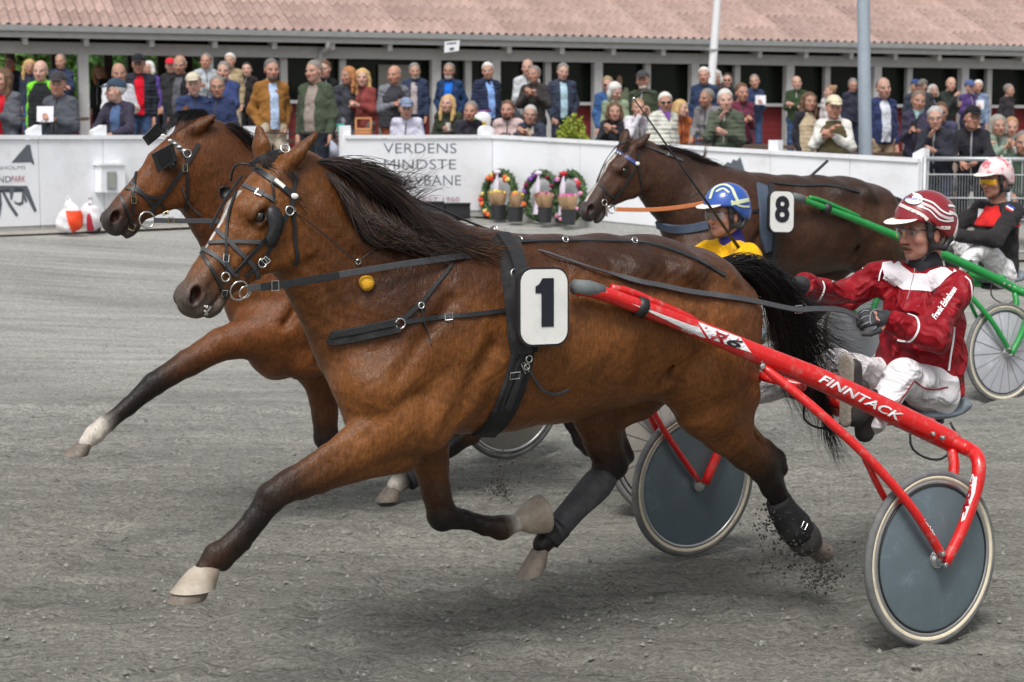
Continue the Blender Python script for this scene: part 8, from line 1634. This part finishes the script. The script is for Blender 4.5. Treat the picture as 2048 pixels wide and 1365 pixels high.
def small_bits():
    # shrub in front of the clubhouse
    A = at(1144, 278, 24.6); A = np.array([A[0], A[1], float(ground_z(A[0], A[1])) + .03]); top = at(1144, 232, 24.6)[2] - A[2]; t = thing('potted_shrub', 'yellow green leafy shrub behind the fence', 'shrub', A); rg = random.Random(4); V = []; F = []
    for i in range(1400):
        u_ = np.array([rg.gauss(0, 1), rg.gauss(0, 1), rg.gauss(0, 1)]); u_ = unit(u_) * rg.random() ** .35; P = A + np.array([u_[0] * .24, u_[1] * .22, top * .62 + u_[2] * top * .40]) + (0, 0, .06 * math.sin(u_[0] * 14)); d = unit(np.array([rg.gauss(0, 1), rg.gauss(0, 1), rg.gauss(.6, .6)])); e = unit(np.cross(d, (rg.gauss(0, 1), rg.gauss(0, 1), rg.gauss(0, 1)))); l = rg.uniform(.02, .045); o = len(V); V += [P - d * l, P + e * l * .5, P + d * l, P - e * l * .5]; F.append((o, o + 1, o + 2, o + 3))
    tag(mesh('leaves', V, np.array(F), mat('shrub_leaf', srgb(150, 164, 60), .6, var=.45, ns=14), t, smooth=False), kind='stuff')
    for i in range(6): a = i * 1.05; MB().tube([A + UP * .2, A + np.array([.1 * math.cos(a), .1 * math.sin(a), top * .7])], [.012, .005], 6).build('stem', WOODB, t)
    MB().lathe(A, UP, [(0, .13), (.3, .18), (.3, .16), (.26, .15)], 18).build('pot', mat('brown_pot', srgb(110, 80, 60), .8), t)
    # snack bag
    C = at(965, 262, 24.4); t = thing('snack_bag', 'large white snack bag with yellow and green print', 'bag', C); B = Body(k=.02); B.ell((0, 0, .13), (.125, .05, .13)); B.cone((-.12, 0, .25), (.13, 0, .27), .012, .012); B.cone((-.12, 0, .02), (.12, 0, .01), .012, .012); V, Q, _ = B.build(.01, False, disp=wrinkle(.005, 6)); col = np.tile(np.array(srgb(226, 226, 230)), (len(V), 1)); col[(V[:, 0] < -.075) & (V[:, 2] < .18)] = srgb(110, 170, 70); col[(np.abs(V[:, 0] - .01) < .035) & (np.abs(V[:, 2] - .09) < .03)] = srgb(236, 200, 40); col[V[:, 2] > .245] = srgb(120, 60, 130)
    mesh('bag_body', V + C, Q, mat('bag_plastic', (1, 1, 1)), t, col=col); MB().tube([C + (-.12, -.012, .262), C + (.13, -.012, .282)], .006, 6).build('seal', fl((120, 60, 130)), t)
    # basket on the terrace
    C = at(726, 268, 23.9); s = scale_at(C); t = thing('wooden_basket', 'open wooden basket with tall handle behind the fence post', 'basket', C - UP * .1); W_ = mat('pale_basket_wood', srgb(206, 146, 96), .7, var=.2, ns=20); x = .10
    for z in (-.02, .02, .06): 
        for y in (0, .16): MB().bar(C + (-x, y, z), C + (x, y, z), .012, .03).build('slat', W_, t)
        for xx in (-x, x): MB().bar(C + (xx, 0.008, z + .001), C + (xx, .152, z + .001), .012, .028).build('slat', W_, t)
    for xx in (-x, x): MB().bar(C + (xx, .08, -.05), C + (xx, .08, .20), .022, .022).build('handle_post', W_, t)
    MB().bar(C + (-x - .01, .08, .205), C + (x + .01, .08, .205), .022, .022).build('handle_bar', W_, t); MB().box(C + (0, .08, -.04), (x, 0, 0), (0, .075, 0), (0, 0, .008)).build('basket_floor', W_, t)
    C = at(686, 270, 23.0); t = thing('drinks_carton', 'turquoise and yellow carton beside the fence post', 'carton', C); MB().box(C + (-.03, .05, .07), (.045, 0, 0), (0, .05, 0), (0, 0, .07)).build('carton_body', fl((70, 190, 180)), t); MB().box(C + (.035, .04, .045), (.018, 0, 0), (0, .03, 0), (0, 0, .045)).build('carton_side', fl((214, 220, 40)), t)
    C = at(657, 318, 23.2); t = thing('shopping_bag', 'white shopping bag hanging under the picnic table', 'bag', C); B = Body(k=.03); B.ell((0, 0, .12), (.10, .07, .13)); B.ell((.07, 0, .09), (.06, .06, .1)); V, Q, _ = B.build(.012, False, disp=wrinkle(.008, 12)); mesh('bag_body', V + C, Q, mat('bag_white_blue', srgb(206, 212, 232), .4, var=.1), t); MB().tube(spline([C + (-.05, 0, .22), C + (0, 0, .33), C + (.05, 0, .22)], 10), .005, 6).build('handle', RIB, t)
    A, B_ = at(520, 266, 21.6), at(692, 266, 22.3); t = thing('gap_rope', 'thin dark rope stretched across the gap in the fence', 'rope', (A[0], A[1], A[2] - 1.0)); MB().tube(spline([A, (A + B_) / 2 - UP * .012, B_], 16), .009, 6).build('rope_line', LEATHER, t, smooth=True); MB().ring(A, (1, 0, 0), .02, .004).build('rope_hook', STEEL, t)
small_bits()
# ================================================================== trees and a parked car behind
def tree(px, Y, h, rx, n, label, seed, c):
    G0 = ground_at(px, Y); rg = random.Random(seed); t = thing('leafy_tree', label, 'tree', G0, 'trees behind the clubhouse'); BK = mat('tree_bark', srgb(84, 74, 62), .9, var=.3, bump=.4)
    tr = MB().tube(spline([G0, G0 + (.05, 0, h * .3), G0 + (-.05, .1, h * .75)], 8), np.linspace(.2, .06, 8), 9).build('trunk', BK, t, smooth=True); V = []; F = []; lobes = []
    for i in range(9):
        a = i * 2.4; z = h * (.22 + .62 * rg.random()); q = G0 + np.array([math.cos(a) * rx * .6, math.sin(a) * rx * .6, z]); lobes.append((q, rx * rg.uniform(.35, .6))); MB().tube([G0 + UP * h * .3, q], [.07, .02], 6).build('limb', BK, t)
    for i in range(n):
        q, r = rg.choice(lobes); u_ = unit(np.array([rg.gauss(0, 1), rg.gauss(0, 1), rg.gauss(0, 1)])) * r * rg.uniform(.55, 1.05); P = q + u_; d = unit(np.array([rg.gauss(0, 1), rg.gauss(0, 1), rg.gauss(0, 1)])); e = unit(np.cross(d, (rg.gauss(0, 1), rg.gauss(0, 1), rg.gauss(0, 1)))); l = rg.uniform(.07, .15); o = len(V); V += [P - d * l, P + e * l * .55, P + d * l, P - e * l * .55]; F.append((o, o + 1, o + 2, o + 3))
    tag(mesh('crown', V, np.array(F), mat('tree_leaf_%d' % seed, srgb(*c), .55, var=.4, ns=3), t, smooth=False), kind='stuff')
for px, Y, h, rx, n, lb, sd_, c in ((40, 47, 4.4, 2.6, 5000, 'leafy green tree seen through the open porch at far left', 1, (84, 122, 52)), (225, 49, 4.6, 2.7, 5000, 'leafy green tree seen through the porch right of the white post', 2, (92, 132, 58)), (330, 46, 4.2, 2.3, 4500, 'darker green tree seen through the right half of the porch', 3, (70, 108, 48)), (-150, 48, 4.6, 2.8, 3500, 'green tree beyond the left end of the porch', 4, (80, 116, 52)), (130, 52, 4.8, 2.6, 4500, 'green tree behind the white porch post', 5, (88, 126, 54))): tree(px, Y, h, rx, n, lb, sd_, c)
def far_wood():
    rg = np.random.default_rng(6); V = []; F = []; A = ground_at(-420, 56); B_ = ground_at(560, 62)
    for i in range(16000):
        q = rg.random(); P = A + (B_ - A) * q + np.array([0, rg.normal(0, .8), 0]); top = 5.2 + 1.2 * math.sin(q * 23) + .8 * math.sin(q * 61); P[2] += rg.random() ** .8 * top - .6; d = unit(rg.normal(0, 1, 3)); e = unit(np.cross(d, rg.normal(0, 1, 3))); l = rg.uniform(.16, .34); o = len(V); V += [P - d * l, P + e * l * .6, P + d * l, P - e * l * .6]; F.append((o, o + 1, o + 2, o + 3))
    tag(mesh('far_wood', V, np.array(F), mat('wood_leaf', srgb(78, 116, 48), .6, var=.45, ns=1.5), None, smooth=False), 'green wood in the distance seen through the open porch', 'wood', kind='stuff')
far_wood()
def car():
    G0 = ground_at(228, 42.5); Z0 = G0[2] - .35; t = thing('parked_car', 'white parked car seen through the open porch', 'car', (G0[0], G0[1], Z0)); B = Body(k=.12); M_ = np.array([G0[0], G0[1], Z0]); Rm = rotz(math.radians(200))
    B.cone((-1.5, 0, .62), (1.4, 0, .6), .36, .34, la=1.9); B.cone((-.9, 0, 1.1), (.35, 0, 1.12), .30, .28, la=2.0); V, Q, _ = B.build(.05, False); mesh('car_body', V @ Rm.T + M_, Q, mat('white_car_paint', srgb(214, 220, 222), .25, coat=.6, var=.02), t)
    B = Body(k=.08); B.cone((-.95, 0, 1.12), (.5, 0, 1.1), .27, .25, la=2.28); V, Q, _ = B.build(.04, False, clip=lambda X, Y, Z: np.maximum(Z - 1.27, .98 - Z)); mesh('window_band', V @ Rm.T + M_, Q, DKLENS, t)
    for x in (-1.15, 1.1):
        for y in (.72, -.72): w_ = MB().lathe(np.array([x, y, .31]) @ Rm.T + M_, np.array([0, 1, 0]) @ Rm.T, [(-.1, .2), (-.09, .31), (.09, .31), (.1, .2)], 20).build('wheel', RUBBER, t)
car()
# ================================================================== thrown dirt
CLOD = mat('dark_damp_sand', (.055, .053, .048), .95, var=.3)
def clods(name, spots, n, seed, r0, r1, label=None):
    rg = random.Random(seed); V = []; F = []
    for i in range(n):
        cx_, cy_, sx, sy, Y = rg.choice(spots); P = at(rg.gauss(cx_, sx), rg.gauss(cy_, sy), Y + rg.uniform(-.15, .15)); gz = float(ground_z(P[0], P[1]))
        if P[2] < gz + .01: P[2] = gz + .01
        r = r0 + (r1 - r0) * rg.random() ** 3; o = len(V); V += [P + np.array(v) * r * rg.uniform(.6, 1.3) for v in ((1, 0, 0), (-1, 0, 0), (0, 1, 0), (0, -1, 0), (0, 0, 1), (0, 0, -1))]; F += [(o + a, o + b, o + c) for a, b, c in ((0, 2, 4), (2, 1, 4), (1, 3, 4), (3, 0, 4), (2, 0, 5), (1, 2, 5), (3, 1, 5), (0, 3, 5))]
    o = mesh(name, V, np.array(F), CLOD, None, smooth=False); tag(o, label, 'sand', kind='stuff')
clods('thrown_sand', [(1570, 1085, 25, 30, 6.9), (1600, 1120, 40, 25, 6.9), (1545, 1045, 20, 25, 6.95), (1005, 965, 14, 22, 8.9), (1640, 1160, 25, 14, 6.8), (1215, 1180, 22, 26, 6.2), (1000, 955, 18, 26, 8.9), (1650, 1150, 34, 18, 6.8)], 1900, 3, .0012, .0080, 'dark damp sand thrown up by the hooves')
def grit():
    rg = np.random.default_rng(8); n = 9000; px = rg.uniform(-40, 2090, n); py = 520 + 860 * rg.random(n) ** 1.4; V = []; F = []
    for i in range(n):
        P = atz(px[i], py[i], .03); P[2] = float(ground_z(P[0], P[1])) + .004
        if P[1] > 14: continue
        r = .003 + .010 * rg.random() ** 4; o = len(V); a = rg.uniform(.6, 1.4, 6); V += [P + np.array(v) * r for v in ((a[0], 0, 0), (-a[1], 0, 0), (0, a[2], 0), (0, -a[3], 0), (0, 0, a[4]))]; F += [(o + q, o + w_, o + 4) for q, w_ in ((0, 2), (2, 1), (1, 3), (3, 0))]
    tag(mesh('track_grit', V, np.array(F), mat('grit_grey', srgb(128, 128, 122), .95, var=.4, ns=9), None, smooth=False), 'loose grey grit lying on the sand track', 'grit', kind='stuff')
grit()
